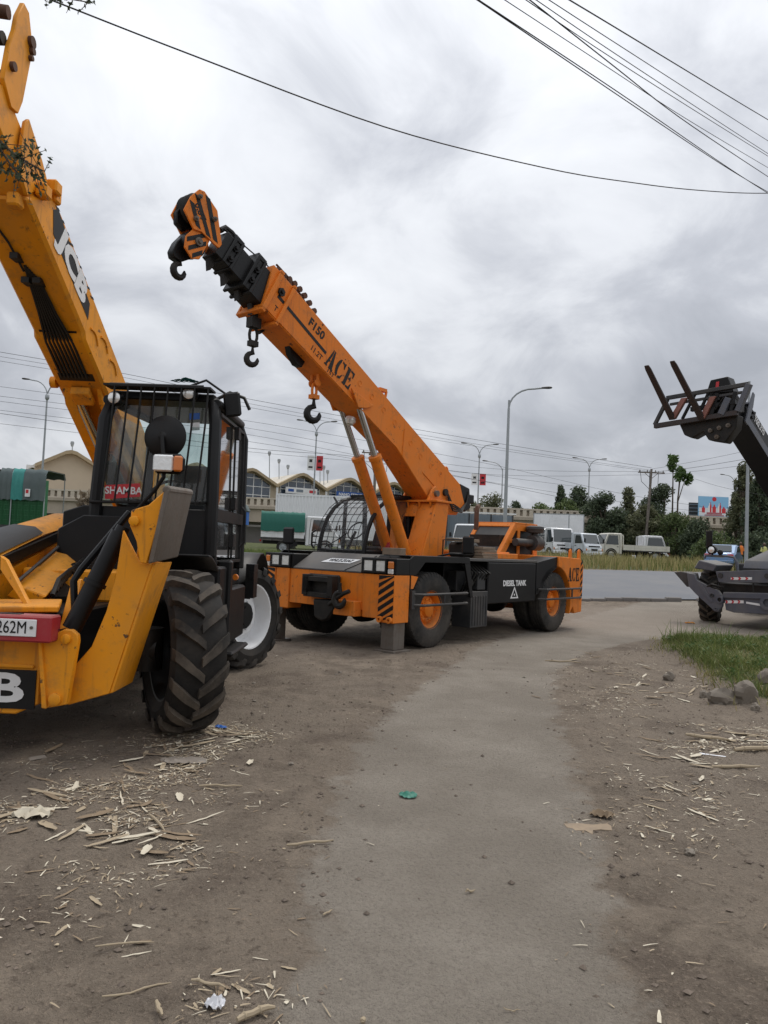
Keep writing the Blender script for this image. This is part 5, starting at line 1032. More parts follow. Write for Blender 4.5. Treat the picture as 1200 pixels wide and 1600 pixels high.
# ------------------------------------------------------------------ timber lying on the crane deck
def crane_w(x, y, z):
    return CR.matrix_basis @ Vector((x, y, z))
bpy.context.view_layer.update()
for k in range(4):
    m = MB(); l = .62-.03*k; m.box((0, 0, 0), (l, .34-.02*k, .052)); o = m.build('timber_plank', WOOD, bev=.006)
    o.location = crane_w(-3.02+.02*k, 1.12+.01*k, 1.488+.028+.055*k); o.rotation_euler.z = CR.rotation_euler.z+R(random.uniform(-5, 5))
    tag(o, ['lowest', 'second', 'third', 'topmost'][k]+' weathered plank of the stack on the crane deck above the fuel tank', 'plank', 'planks stacked on the crane deck')
m = MB(); m.box((0, 0, 0), (.95, .16, .06)); o = m.build('timber_plank', WOOD, bev=.006); o.location = crane_w(-2.5, 1.0, 1.815); o.rotation_euler.z = CR.rotation_euler.z+R(2)
tag(o, 'long weathered plank lying over the air tank behind the crane mirror', 'plank')
m = MB(); m.box((0, 0, 0), (.16, .42, .13)); o = m.build('timber_block', WOOD, bev=.01); o.location = crane_w(-1.25, .35, 1.488+.066); o.rotation_euler.z = CR.rotation_euler.z
tag(o, 'short timber block lying on the crane deck below the lift cylinders', 'timber')
# ------------------------------------------------------------------ flyover and terminal building
def flyover():
    t = empty('flyover', (0, 80, 1.6)); tag(t, 'tan concrete flyover with pale parapet running behind the parked trucks', 'flyover'); O = (0, 80, 1.6)
    x0, x1, zt = -75, 95, 6.55
    m = MB(); m.bb(x0, x1, 80, 92, 3.9, 5.55); m.bb(x0, x1, 79.7, 80.4, 5.3, 5.62); m.build('deck', CONC, t, off=O)
    m = MB(); m.bb(x0, x1, 79.8, 80.1, 6.38, 6.55); m.bb(x0, x1, 79.8, 80.1, 5.62, 5.74); m.build('parapet_rail', CONCW, t, off=O)
    m = MB(); m.bb(x0, x1, 80.11, 80.2, 5.62, 6.5); m.build('parapet_panel', CONC, t, off=O)
    m = MB(); x = x0
    while x < x1: m.bb(x, x+.42, 79.82, 80.08, 5.74, 6.38); x += .72
    m.build('parapet_posts', CONCW, t, off=O)['kind'] = 'stuff'
    m = MB(); m.bb(x0, -1, 81.5, 82, 1.2, 3.9); m.bb(x0, 6, 79.4, 79.69, 3.35, 3.55); m.build('retaining_wall', CONCD, t, off=O)
    for k in range(12):
        m = MB(); xx = 2+k*8; m.bb(xx-.6, xx+.6, 82, 90, 1.2, 3.9); m.build('pier', CONCD, t, off=O)
    for k in range(9):
        m = MB(); xx = -70+k*8.2; m.bb(xx-.35, xx+.35, 81.1, 81.5, 1.2, 3.9); m.build('buttress', CONCD, t, off=O)
flyover()
def terminal():
    P0 = at(110, 711, 92); P6 = at(612, 758, 117); d = (P6-P0); d.z = 0; w = d.length/6; d.normalize(); n = Vector((d.y, -d.x, 0)); zp = (P0.z+P6.z)/2+.2
    t = empty('terminal_building', (P0.x, P0.y, 1.7)); tag(t, 'long cream terminal building with a row of glazed gables behind the flyover', 'building'); O = Vector((P0.x, P0.y, 1.7))
    def pt(u, v, z): return P0*1 + d*u + n*v*1 + Vector((0, 0, z-P0.z))
    ze = zp-2.0
    for i in range(0, 8):
        c = i*w; h = w/2
        gp = [(-h, ze), (-h*.16, zp-.14), (0, zp), (h*.16, zp-.14), (h, ze)]
        # roof slab with fascia
        m = MB(); top = [pt(c+u, .9, z+.32) for u, z in gp]; bot = [pt(c+u, .9, z-.12) for u, z in gp[::-1]]
        m.ext(top+bot, -n*1.0); m.build('gable_fascia', FASCIA, t, off=O, ang=8)
        m = MB(); m.ext([pt(c+u, -.1, z+.30) for u, z in gp]+[pt(c+u, -.1, z+.05) for u, z in gp[::-1]], -n*28); m.build('roof', ROOFM, t, off=O, ang=8)
        if i == 0:
            m = MB(); m.ext([pt(c-h, 0, 2)]+[pt(c+u, 0, z-.13) for u, z in gp]+[pt(c+h, 0, 2)], -n*.4); wall = m.build('wall', CREAM, t, off=O)
            m = MB(); m.ext([pt(c-h-.9, 0, 2), pt(c-h-.9, 0, ze+.1), pt(c-h-.6, 0, ze+.1), pt(c-h-.6, 0, 2)], -n*.3); m.ext([pt(c-h-.6, 0, ze-.2), pt(c-h-.6, 0, ze+.1), pt(c-h, 0, ze+.1), pt(c-h, 0, ze-.2)], -n*.3); m.build('side_frame', MULL, wall, off=O)
            continue
        m = MB(); m.ext([pt(c-h, -.2, 2)]+[pt(c+u, -.2, z-.13) for u, z in gp]+[pt(c+h, -.2, 2)], -n*.3); wall = m.build('wall', CREAM, t, off=O)
        # glazing: panes between mullions
        g0, g1 = -h*.80, h*.80; cols = 5; rows = [zp-6.2, zp-4.8, zp-3.4, zp-2.2, zp-1.0, zp]
        def lim(u): return np.interp(u, [q[0] for q in gp], [q[1] for q in gp])-.28
        for a in range(cols):
            ua, ub = g0+(g1-g0)*a/cols+.05, g0+(g1-g0)*(a+1)/cols-.05
            for b in range(len(rows)-1):
                za, zb = rows[b]+.05, rows[b+1]-.05
                l, r = min(zb, lim(ua)), min(zb, lim(ub))
                if max(l, r)-za < .25: continue
                poly = [pt(c+ua, -.17, za), pt(c+ub, -.17, za)]+([pt(c+ub, -.17, r)] if r > za+.02 else [])+([pt(c+ua, -.17, l)] if l > za+.02 else [])
                mm = MB(); mm.ext(poly, n*.03); mm.build('window_pane', PANE, wall, off=O)
        m = MB()
        for a in range(cols+1):
            u = g0+(g1-g0)*a/cols; m.ext([pt(c+u-.05, -.15, rows[0]), pt(c+u+.05, -.15, rows[0]), pt(c+u+.05, -.15, lim(u)), pt(c+u-.05, -.15, lim(u))], n*.08)
        for z in rows[:-1]:
            half = g1
            while lim(half) < z and half > .2: half -= .1
            m.ext([pt(c-half, -.15, z-.05), pt(c+half, -.15, z-.05), pt(c+half, -.15, z+.05), pt(c-half, -.15, z+.05)], n*.075)
        m.build('mullions', MULL, wall, off=O)
        m = MB()
        for s in (-1, 1):
            m.tube([pt(c+s*h*.98, .7, 3), pt(c+s*h*.98, .7, ze-.1)], .09, 6); m.tube([pt(c+s*h*.98, .7, zp-4.6), pt(c+s*h*.6, .3, zp-6)], .05, 5)
        m.build('canopy_posts', MULL, t, off=O)
        if i in (4, 5):
            z = zp-2.35; u0, u1 = (-2.6, 2.5) if i == 4 else (-2.2, 2.4)
            m = MB(); m.ext([pt(c+u0, .5, z-.45), pt(c+u1, .5, z-.45), pt(c+u1, .5, z+.45), pt(c+u0, .5, z+.45)], n*.08); sg = m.build('sign_board', WHITEP if i == 4 else BLUESIGN, t, off=O)
            if i == 4:
                
                for (ua, ub, mt_) in ((-2.2, -1.3, BLUESIGN), (-.9, .2, SHEET), (1.2, 2.2, REDP)):
                    m = MB(); m.ext([pt(c+ua, .59, z-.2), pt(c+ub, .59, z-.2), pt(c+ub, .59, z+.2), pt(c+ua, .59, z+.2)], n*.01); m.build('printed_mark', mt_, sg, off=O)
            else: text('lettering', 'NANO STONE', WHITEP, sg, fr(pt(c+.2, .6, z), d, (0, 0, 1)), .62, .02, off=O)
    # small masts along the roof ridge
    for px, top, bot in ((76, 720, 740), (113, 693, 712), (421, 708, 742), (436, 720, 745), (450, 729, 748), (500, 718, 750), (506, 730, 752), (512, 737, 755), (570, 728, 760)):
        dep = 92+25*(px-110)/500.; a = at(px, bot+6, dep+3); b = at(px, top, dep+3); m = MB(); m.tube([a, b], .07, 6); m.lathe([(-.4, .14), (0, .26), (.25, .22), (.3, .05)], b, (0, 0, 1), 8); m.build('roof_mast', GALV, t, off=O)
terminal()
# ------------------------------------------------------------------ parked vehicles
_tw = {}
def small_wheel(parent, loc, s=1, r=.36, w=.2):
    k = (r, w)
    if k not in _tw:
        a = MB(); h = w/2; a.lathe([(-h*.7, r*.58), (-h, r*.75), (-h*.95, r*.93), (-h*.6, r), (h*.6, r), (h*.95, r*.93), (h, r*.75), (h*.7, r*.58)], n=24, closed=True)
        b = MB(); b.lathe([(-h*.7, 0), (-h*.7, r*.60), (h*.72, r*.60), (h*.62, r*.5), (h*.3, r*.45), (h*.4, r*.2), (h*.55, r*.16), (h*.55, 0)], n=20)
        _tw[k] = (b.mesh('rim', GALV), a.mesh('tyre', RUBBER))
    o = link('wheel', _tw[k][0], parent, loc, 0 if s > 0 else math.pi); link('tyre', _tw[k][1], o)
WHITE0 = WHITE
def truck(loc, heading, label, kind='flat', L=4.9, W=1.9, ch=2.05, group=None, cab_len=1.5, tarpmat=None, r=.36, name='light_truck', snout=.0, bodyh=1.5, body_off=0, paint=None):
    """cab-over truck: local X forward; heading from -Y towards -X; front bumper at X=0"""
    t = empty(name, loc, -(math.pi/2+heading)); tag(t, label, 'truck', group)
    w = W/2; z0 = .42; c = cab_len; WHITE = paint or WHITE0
    # cab shell with window openings in side, dark glass set in
    side = [(0, z0), (.02, .95), (-.10-snout, 1.18), (-.42-snout, ch-.06), (-.62-snout, ch), (-c+.05, ch), (-c, ch-.08), (-c, z0)]
    m = MB(); m.xz(side, -w+.06, w-.06)
    wp = [(-.26-snout, 1.22), (-.50-snout, ch-.18), (-c+.38, ch-.18), (-c+.30, 1.20)]
    cab = m.build('cab', WHITE, t, bev=.05)
    for s in (-1, 1):
        y = s*(w-.055)
        b = MB(); b.xz(wp, y, y+s*.012); b.build('side_window', PANEV, cab)
        b = MB(); b.frame_xz([(-.16-snout, .50), (-.16-snout, 1.2), (-.48-snout, ch-.12), (-c+.24, ch-.12), (-c+.18, 1.2), (-c+.18, .5)], [(-.18-snout, .52), (-.18-snout, 1.2), (-.49-snout, ch-.13), (-c+.26, ch-.13), (-c+.20, 1.2), (-c+.20, .52)], y, y+s*.008); b.build('door_seam', BLACKP, cab)
        b = MB(); b.bb(-c+.45, -c+.30, y, y+s*.03, 1.02, 1.06); b.build('door_handle', BLACKP, cab)
        b = MB(); b.bb(-.05, .03, s*w*.98, s*(w+.12), 1.28, 1.58); b.tube([(-.16, s*(w-.1), 1.3), (-.02, s*(w+.05), 1.4)], .015, 5); b.build('mirror', BLACKP, cab, bev=.02)
        b = MB(); b.box((.03, s*(w-.32), .74), (.06, .34, .17)); b.build('headlight', LENS, cab, bev=.03)
        b = MB(); b.box((.02, s*(w-.12), .74), (.06, .08, .15)); b.build('turn_signal', AMBER, cab, bev=.01)
    # windscreen on the sloping front
    a, b_ = Vector((-.10-snout, 0, 1.18)), Vector((-.42-snout, 0, ch-.06)); dv = b_-a; nn = Vector((dv.z, 0, -dv.x)).normalized()*.012
    m = MB(); m.ext([a+dv*.06+nn+Vector((0, -w+.16, 0)), a+dv*.06+nn+Vector((0, w-.16, 0)), a+dv*.94+nn+Vector((0, w-.22, 0)), a+dv*.94+nn+Vector((0, -w+.22, 0))], nn); m.build('windscreen', PANEV, cab)
    m = MB(); m.box((.015, 0, 1.0), (.03, W*.62, .09)); m.box((.03, 0, .74), (.02, W*.34, .14)); m.build('grille', BLACKP, cab)
    m = MB(); m.box((.05, 0, .46), (.14, W*.98, .22)); bmp = m.build('bumper', WHITE, cab, bev=.04)
    m = MB(); m.box((.122, 0, .47), (.01, .45, .11)); m.build('number_plate', WHITEP, bmp)
    # chassis and wheels
    m = MB()
    for y in (-.35, .35): m.bb(-.4, -L+.1, y-.06, y+.06, .46, .64)
    m.bb(-c-.4, -c-1.0, -.75, -.4, .38, .62); m.build('chassis', BLACKP, t)
    for x in (-.72, -L+1.15):
        for s in (-1, 1):
            small_wheel(t, (x, s*(w-.14), r), s, r)
            b = MB(); b.tube([(x+(r+.06)*math.cos(g), s*(w-.055), r+(r+.06)*math.sin(g)) for g in np.linspace(.25, math.pi-.25, 9)], .05, 6)
            if x > -1: b.build('wheel_arch', BLACKP, t)
    xb = -c-.08
    if kind in ('flat', 'tarp'):
        m = MB(); m.bb(xb, -L, -w, w, .72, .80); m.build('bed', DGREY, t)
        for (x0_, x1_, y0_, y1_) in ((xb, -L, w-.04, w), (xb, -L, -w, -w+.04), (xb, xb-.04, -w+.041, w-.041), (-L+.04, -L, -w+.041, w-.041)):
            m = MB(); m.bb(x0_, x1_, y0_, y1_, .801, 1.22)
            if abs(x1_-x0_) > 1:
                yo = y1_ if y1_ > 0 else y0_; sg = 1 if yo > 0 else -1
                for k in range(4): xx = xb-.3-k*(L-c-.6)/3; m.bb(xx-.04, xx+.04, yo, yo+sg*.02, .81, 1.21)
                m.bb(x0_, x1_, yo, yo+sg*.012, 1.0, 1.03)
            m.build('drop_side', WHITE if kind == 'flat' else WHITE, t)
        m = MB(); m.box((-L-.02, w-.2, .62), (.05, .2, .1)); m.box((-L-.02, -w+.2, .62), (.05, .2, .1)); m.build('tail_lamp', REDL, t)
        if kind == 'flat':
            m = MB(); m.bb(xb-.0, xb-.06, -w+.1, -w+.18, 1.22, 2.0); m.bb(xb, xb-.06, w-.18, w-.1, 1.22, 2.0); m.bb(xb, xb-.06, -w+.1, w-.1, 1.95, 2.02); m.build('headboard_frame', WHITE, t)
    if kind == 'tarp':
        m = MB(); nx, vs = 22, []
        sec = [(-w-.08, 1.12), (-w-.07, 1.5), (-w-.04, 2.0), (-w+.12, 2.12), (-w*.4, 2.16), (w*.4, 2.16), (w-.12, 2.12), (w+.04, 2.0), (w+.07, 1.5), (w+.08, 1.12)]
        for i in range(nx):
            x = xb+.02-(L+xb+.04)*i/(nx-1); sag = .05*math.sin(i*1.9)*math.sin(i*.7)
            for j, (y, z) in enumerate(sec): vs.append((x, y+.03*math.sin(i*2.3+z*3)*(1 if y > 0 else -1)*(j in (0, 1, 8, 9)), z+sag*(.5 if 2 < j < 7 else .15)+(.015*math.sin(i*1.3) if j in (0, 9) else 0)))
        ns = len(sec); m.add(vs, [(i*ns+j, i*ns+j+1, (i+1)*ns+j+1, (i+1)*ns+j) for i in range(nx-1) for j in range(ns-1)]+[tuple(range(ns)), tuple((nx-1)*ns+j for j in range(ns))]); m.build('tarpaulin', tarpmat or GREENTARP, t, ang=60)
    if kind == 'box':
        m = MB(); m.bb(xb, -L, -w-.08, w+.08, .80, .80+bodyh); bx = m.build('box_body', CONTW, t, bev=.03)
        m = MB()
        for s in (-1, 1):
            for x in (xb, -L, -L+1.3): m.bb(x-.05, x+.03, s*(w+.08), s*(w+.095), .82, .78+bodyh)
            m.bb(xb, -L, s*(w+.08), s*(w+.10), .78, .86); m.bb(xb, -L, s*(w+.08), s*(w+.10), .74+bodyh, .81+bodyh)
        m.build('box_trim', GALV, bx)
    return t
PANEV = mat('vehicle_glass', (.03, .04, .042), .06, spec=.8, coat=.4)
def T0(px, py, dep): p = at(px, py, dep); return (p.x, p.y, float(T(p.x, p.y))+.0)
right, left = R(-90), R(90)
CREAMP = mat('cream_vehicle_paint', (.62, .60, .53), .4, dust=.4, dustcol=(.36, .32, .26), streak=.4); COOLP = mat('cool_vehicle_paint', (.58, .62, .66), .35, dust=.35, dustcol=(.36, .34, .31), streak=.35)
truck(T0(527, 862, 39.5), R(-98), 'small white pickup truck with a green tarpaulin over its bed', 'tarp', L=4.05, W=1.75, ch=1.98, cab_len=1.75, snout=.12, r=.33)
truck(T0(934, 870, 60), R(84), 'off-white flatbed truck with low drop sides, farthest right of the parked trucks', 'flat', paint=CREAMP, L=5.6, W=2.0, ch=2.12, cab_len=1.62, r=.40)
truck(T0(1037, 866, 64), R(-88), 'white crew truck whose cab shows above the flatbed drop sides', 'flat', L=5.2, W=1.9, ch=2.1, cab_len=2.0)
truck(T0(934, 866, 66), R(70), 'white truck cab half hidden behind the flatbed truck', 'flat', L=5.0, W=1.9, ch=2.05)
truck(T0(928, 872, 56), R(-28), 'white truck parked beside the flatbed, its damaged front turned right', 'flat', paint=COOLP, L=5.2, W=1.8, ch=2.0, snout=.12, group='white trucks facing the road')
truck(T0(904, 869, 59.5), R(-24), 'cream truck second from the crane among those facing the road', 'flat', paint=CREAMP, L=5.2, W=1.75, ch=1.92, group='white trucks facing the road')
truck(T0(881, 868, 57.5), R(-14), 'white truck parked closest behind the rear of the crane', 'flat', L=5.2, W=1.95, ch=2.35, group='white trucks facing the road')
truck(T0(853, 868, 59), R(-10), 'white truck partly hidden by the crane engine hood', 'flat', L=5.2, W=1.9, ch=2.3, group='white trucks facing the road')
truck(T0(806, 866, 69), R(-76-180+180), 'large white box truck standing behind the row of white trucks', 'box', L=6.0, W=2.3, ch=2.4, bodyh=3.0, r=.45).rotation_euler.z += math.pi
truck(T0(722, 866, 50), R(35), 'white truck cab glimpsed between the crane tower and engine hood', 'flat', L=5.0, W=1.85, ch=2.2)
truck(T0(655, 862, 45), R(-94), 'white pickup seen through the crane cab', 'flat', L=4.6, W=1.75, ch=1.9, cab_len=1.8, snout=.1, r=.33)
# white corrugated trailer behind the pickup
def trailer():
    p = at(432, 771, 50); L, D, h = 10.5, 2.5, 2.75; zb = p.z-h; t = empty('cargo_trailer', (p.x, p.y, float(T(p.x, p.y)))); tag(t, 'long white corrugated cargo container standing behind the small pickup', 'container'); O = t.location.copy()
    m = MB(); m.bb(p.x, p.x+L, p.y, p.y+D, zb, p.z); sh = m.build('shell', CONTW, t, off=O)
    for k in range(46):
        x = p.x+.12+k*(L-.24)/45; 
        if k == 0: rb = MB(); rb.hexa([(0, 0, 0), (.12, 0, 0), (.12, .04, 0), (0, .04, 0), (.025, -.035, 0), (.095, -.035, 0), (.095, .04, 0), (.025, .04, 0)]); rb = MB(); rb.ext([(0, 0, 0), (.03, -.04, 0), (.10, -.04, 0), (.13, 0, 0)], (0, 0, h-.24)); rme = rb.mesh('rib', CONTW)
        o = link('rib', rme, sh, Vector((x, p.y-.001, zb+.12))-O)
    m = MB(); m.bb(p.x-.02, p.x+L+.02, p.y-.05, p.y+.02, p.z-.12, p.z+.012); m.bb(p.x-.02, p.x+L+.02, p.y-.05, p.y+.02, zb-.01, zb+.12); m.bb(p.x-.02, p.x+.08, p.y-.05, p.y+.02, zb+.12, p.z-.12); m.build('frame', CONTW, sh, off=O)
    m = MB(); m.bb(p.x+.1, p.x+L, p.y+.5, p.y+.7, zb-.35, zb-.01); m.bb(p.x+.1, p.x+L, p.y+1.8, p.y+2.0, zb-.35, zb-.01); m.bb(p.x+1, p.x+1.2, p.y+.2, p.y+2.3, O.z, zb-.3); m.build('chassis', BLACKP, t, off=O)
    for x in (7.2, 8.5): small_wheel(t, Vector((p.x+x, p.y+.2, O.z+.5))-O, -1, .5, .3); small_wheel(t, Vector((p.x+x, p.y+2.3, O.z+.5))-O, 1, .5, .3)
trailer()
# blue-grey sheet fence behind the crane
def sheet_fence():
    a = at(628, 797, 62); b = at(800, 806, 64); n = 5; t = empty('sheet_fence', (a.x, a.y, float(T(a.x, a.y)))); tag(t, 'blue-grey metal sheet fence behind the crane tower', 'fence'); O = t.location.copy(); d = (b-a); 
    for k in range(n):
        p, q = a+d*(k/n), a+d*((k+1)/n); h = p.z-O.z-.1; m = MB(); m.bb(p.x+.03, q.x-.03, p.y, p.y+.05, O.z-.2, p.z)
        for j in range(9): xx = p.x+.1+j*(q.x-p.x-.2)/9; m.bb(xx, xx+.1, p.y-.03, p.y, O.z-.2, p.z-.05)
        m.build('panel', SHEET, t, off=O); m = MB(); m.bb(q.x-.06, q.x+.06, p.y-.06, p.y+.1, O.z-.2, p.z+.02); m.build('post', DGREY, t, off=O)
    m = MB(); m.bb(a.x, b.x, a.y-.05, a.y+.06, a.z-.02, a.z+.10); m.build('cap_rail', MULL, t, off=O)
sheet_fence()
# crate lorry at the far left
def crate_lorry():
    a = at(-60, 830, 38); zt = float(T(-20, 38)); r0 = at(68, 786, 38); x1 = r0.x; t = empty('crate_lorry', (x1-2.5, 38, zt)); tag(t, 'lorry bed with steel hoops and a striped tarpaulin carrying stacked green crates', 'truck'); O = t.location.copy()
    m = MB(); m.bb(x1-6, x1+.1, 38, 40.2, zt+.75, zt+.9); m.bb(x1-6, x1, 38.6, 38.8, zt+.5, zt+.75); m.bb(x1-6, x1, 39.4, 39.6, zt+.5, zt+.75); m.build('bed', DGREY, t, off=O)
    for x in (-.9, -4.2):
        for y, s in ((38.2, -1), (40.0, 1)): small_wheel(t, Vector((x1+x, y, zt+.42))-O, s, .42, .26)
    top = at(70, 735, 38).z; m = MB()
    for k in range(4):
        x = x1+.05-k*1.7; m.tube([(x, 37.95, zt+.8), (x, 37.95, top-.25), (x, 38.15, top), (x, 40.05, top), (x, 40.25, top-.25), (x, 40.25, zt+.8)], .03, 6)
    m.build('hoops', GALV, t, off=O)
    bot = at(50, 782, 38).z
    for k, (xa, xb, mt) in enumerate(((x1-1.05, x1+.1, GREYTARP), (x1-1.65, x1-1.055, TEAL), (x1-2.3, x1-1.655, GREYTARP), (x1-5.8, x1-2.9, GREYTARP))):
        m = MB(); vs = []; nx = 8
        sec = [(37.90, bot), (37.91, (bot+top)/2), (37.93, top-.2), (38.12, top+.04), (40.08, top+.04), (40.28, top-.3)]
        for i in range(nx):
            x = xa+(xb-xa)*i/(nx-1)
            for j, (y, z) in enumerate(sec): vs.append((x, y-.05*math.sin(i*2.1+k+j)*(j < 2), z+.03*math.sin(i*1.7+k)))
        ns = 6; m.add(vs, [(i*ns+j, i*ns+j+1, (i+1)*ns+j+1, (i+1)*ns+j) for i in range(nx-1) for j in range(ns-1)]); m.build('tarpaulin', mt, t, off=O, ang=60)
    p = at(43, 770, 37.85); m = MB(); m.bb(p.x-.12, p.x+.14, 37.82, 37.83, p.z-.2, p.z+.2); lb = m.build('tarpaulin_label', WHITEP, t, off=O); m = MB(); m.bb(p.x-.08, p.x+.06, 37.812, 37.819, p.z-.02, p.z+.16); m.build('label_print', REDP, lb, off=O)
    # crates: one thing each, sharing one mesh
    c = MB(); W_, H_, D_ = .345, .26, .5
    for z in (0, H_*.42, H_*.86): c.bb(0, W_-.02, 0, .02, z, z+H_*.13)
    for x in (0, W_*.22, W_*.45, W_*.68, W_-.05): c.bb(x, x+.03, .003, .023, 0, H_*.99)
    c.bb(0, W_-.02, .05, .06, 0, H_); c.bb(0, .02, 0, D_, 0, H_); c.bb(W_-.04, W_-.02, 0, D_, 0, H_); c.bb(0, W_-.02, D_-.02, D_, 0, H_); c.bb(0, W_-.02, 0, D_, 0, .02)
    cm = c.mesh('crate', CRATE); n = 0
    for row in range(9):
        for col in range(9):
            x = x1-.0-W_*(col+1); z = zt+.905+row*(H_+.004)
            if z+H_ > top-.3: continue
            o = link('plastic_crate', cm, None, (x, 38.0, z)); tag(o, 'green crate on the lorry, '+['bottom', 'second', 'third', 'fourth', 'fifth', 'sixth', 'seventh', 'eighth', 'ninth'][row]+' layer, '+['rightmost', 'second', 'third', 'fourth', 'fifth', 'sixth', 'seventh', 'eighth', 'ninth'][col]+' stack from the right', 'crate', 'green crates stacked on the lorry'); n += 1
crate_lorry()
# blue container bin on the verge
def bin_():
    p = at(378, 820, 58); t = empty('storage_bin', (p.x, p.y, float(T(p.x, p.y)))); tag(t, 'blue box stall under a dark cover below the flyover wall', 'stall'); O = t.location.copy(); z1 = at(378, 799, 58).z; z2 = at(378, 787, 58).z
    m = MB(); m.bb(p.x-.75, p.x+.35, p.y, p.y+1, p.z, z1)
    for k in range(5): m.bb(p.x-.75+k*.26, p.x-.70+k*.26, p.y-.03, p.y, p.z, z1)
    m.build('box', BLUE, t, off=O, bev=.02); m = MB()
    for x in (-.7, .3): m.bb(p.x+x-.04, p.x+x+.04, p.y+.1, p.y+.2, O.z, p.z)
    m.build('legs', DGREY, t, off=O)
    m = MB(); m.ext([(p.x-.85, p.y-.1, z1+.003), (p.x-.8, p.y-.1, z2-.1), (p.x-.4, p.y-.1, z2), (p.x+.2, p.y-.1, z2-.05), (p.x+.45, p.y-.1, z1+.003)], (0, 1.2, 0)); m.build('cover', GREYTARP, t, off=O, bev=.05)
bin_()
# blue saloon car on the road
def car():
    p = at(1123, 880, 41); z = float(T(p.x, p.y))+.03; t = empty('saloon_car', (p.x, p.y, z), R(58)); tag(t, 'blue saloon car seen from behind on the road beyond the dark telehandler', 'car')
    # local X forward; rear bumper near X=0
    side = [(0, .35), (-.02, .62), (.05, .92), (.75, 1.0), (1.25, 1.40), (1.7, 1.45), (2.5, 1.42), (3.2, 1.0), (4.1, .85), (4.25, .6), (4.2, .33)]
    m = MB(); m.xz(side, -.78, .78); b = m.build('body', CARBLUE, t, bev=.09)
    m = MB(); m.ext([(.80, -.56, 1.02), (1.22, -.5, 1.37), (1.22, .5, 1.37), (.80, .56, 1.02)], (-.03, 0, .03)); m.build('rear_window', PANEV, b)
    for s in (-1, 1):
        m = MB(); m.xz([(1.0, 1.03), (1.34, 1.34), (2.45, 1.34), (2.95, 1.02)], s*.775, s*.785); m.build('side_window', PANEV, b)
        m = MB(); m.box((-.0, s*.58, .80), (.07, .32, .16)); m.build('tail_lamp', REDL, b, bev=.02)
        for x in (.75, 3.4): small_wheel(t, (x, s*.70, .31), s, .31, .19)
    m = MB(); m.bb(-.03, .0, -.25, .25, .70, .80); m.build('number_plate', mat('plate_yellow', (.6, .42, .08), .5), b)
    m = MB(); m.box((-.03, 0, .45), (.12, 1.5, .2)); m.build('bumper', CARBLUE, b, bev=.04)
car()
# ------------------------------------------------------------------ street lamps, poles, wires
def lamp(px, py_top, py_base, dep, label, double=True, side=1, arm=1.6, r=.085, banner=False, drop=None):
    b = at(px, py_base, dep); top = at(px, py_top, dep); tp = Vector((b.x, b.y, top.z)); z0 = float(T(b.x, b.y)) if drop is None else drop
    t = empty('street_lamp', (b.x, b.y, z0)); tag(t, label, 'street lamp', 'street lamps'); O = t.location.copy()
    k = (tp.z-z0)/10; H = Vector((b.x, b.y, tp.z-1.35))
    m = MB(); m.tube([(b.x, b.y, z0), (b.x, b.y, (z0+H.z)/2), H], [r*1.3, r, r*.75], 10); m.lathe([(0, r*2.2), (.03, r*2.2), (.04, r*1.3)], (b.x, b.y, z0), (0, 0, 1), 10); m.build('pole', GALV, t, off=O)
    for s in ((-1, 1) if double else (side,)):
        m = MB(); pts = [H+Vector((s*arm*(1-math.cos(a))*.75, 0, 1.25*math.sin(a))) for a in np.linspace(0, math.pi/2, 7)]+[H+Vector((s*arm*1.0, 0, 1.32))]
        m.tube(pts, r*.55, 8); ar = m.build('arm', GALV, t, off=O)
        e = pts[-1]; m = MB(); m.lathe([(0, .05), (.08, .09), (.45, .13), (.62, .10), (.68, .02)], e-Vector((s*.1, 0, 0)), (s, 0, .12), 12); m.v = [(v[0], v[1], e.z+(v[2]-e.z)*.6) for v in m.v]; m.build('lamp_head', DGREY, ar, off=O)
    if double:
        m = MB(); m.lathe([(-.35, r*.9), (-.2, r*2.0), (.05, r*2.0), (.2, r*.8)], H, (0, 0, 1), 10); m.build('collar', GALV, t, off=O)
    else:
        m = MB(); m.tube([H-Vector((0, 0, .1)), H+Vector((0, 0, .5))], r*.6, 8); m.build('pole_tip', GALV, t, off=O)
    if banner:
        zt, zb = at(px, banner[0], dep).z, at(px, banner[1], dep).z
        for s, mt in ((-1, WHITEP), (1, REDP)):
            m = MB(); m.bb(b.x+s*.12, b.x+s*.82, b.y-.01, b.y+.01, zb, zt); bn = m.build('banner', mt, t, off=O)
            m = MB(); h = zt-zb; o_ = DGREY if s < 0 else WHITEP
            m.bb(b.x+s*.25, b.x+s*.7, b.y-.014, b.y-.011, zb+h*.15, zb+h*.28); m.bb(b.x+s*.3, b.x+s*.62, b.y-.014, b.y-.011, zb+h*.55, zb+h*.75); m.build('banner_print', o_ if s < 0 else BLACKP, bn, off=O)
lamp(490, 657, 775, 78, 'double-armed street lamp with banners over the white container', banner=(712, 735), drop=2)
lamp(746, 693, 800, 84, 'double-armed street lamp with banners beside the boom foot', banner=(740, 758), drop=2)
lamp(919, 716, 800, 92, 'double-armed street lamp above the round dark trees', drop=2)
lamp(66, 593, 740, 60, 'tall double-armed street lamp left of the yellow boom', drop=1.5)
lamp(1146, 742, 850, 110, 'distant double-armed street lamp right of the billboard', drop=2)
lamp(789, 603, 815, 44, 'tall single-armed street lamp behind the crane engine hood', False, 1, 2.0, .10, drop=1.2)
lamp(783, 721, 806, 88, 'small single-armed street lamp just left of the tall one', False, -1, 1.9, .08, drop=2)
p = at(1166, 865, 36)
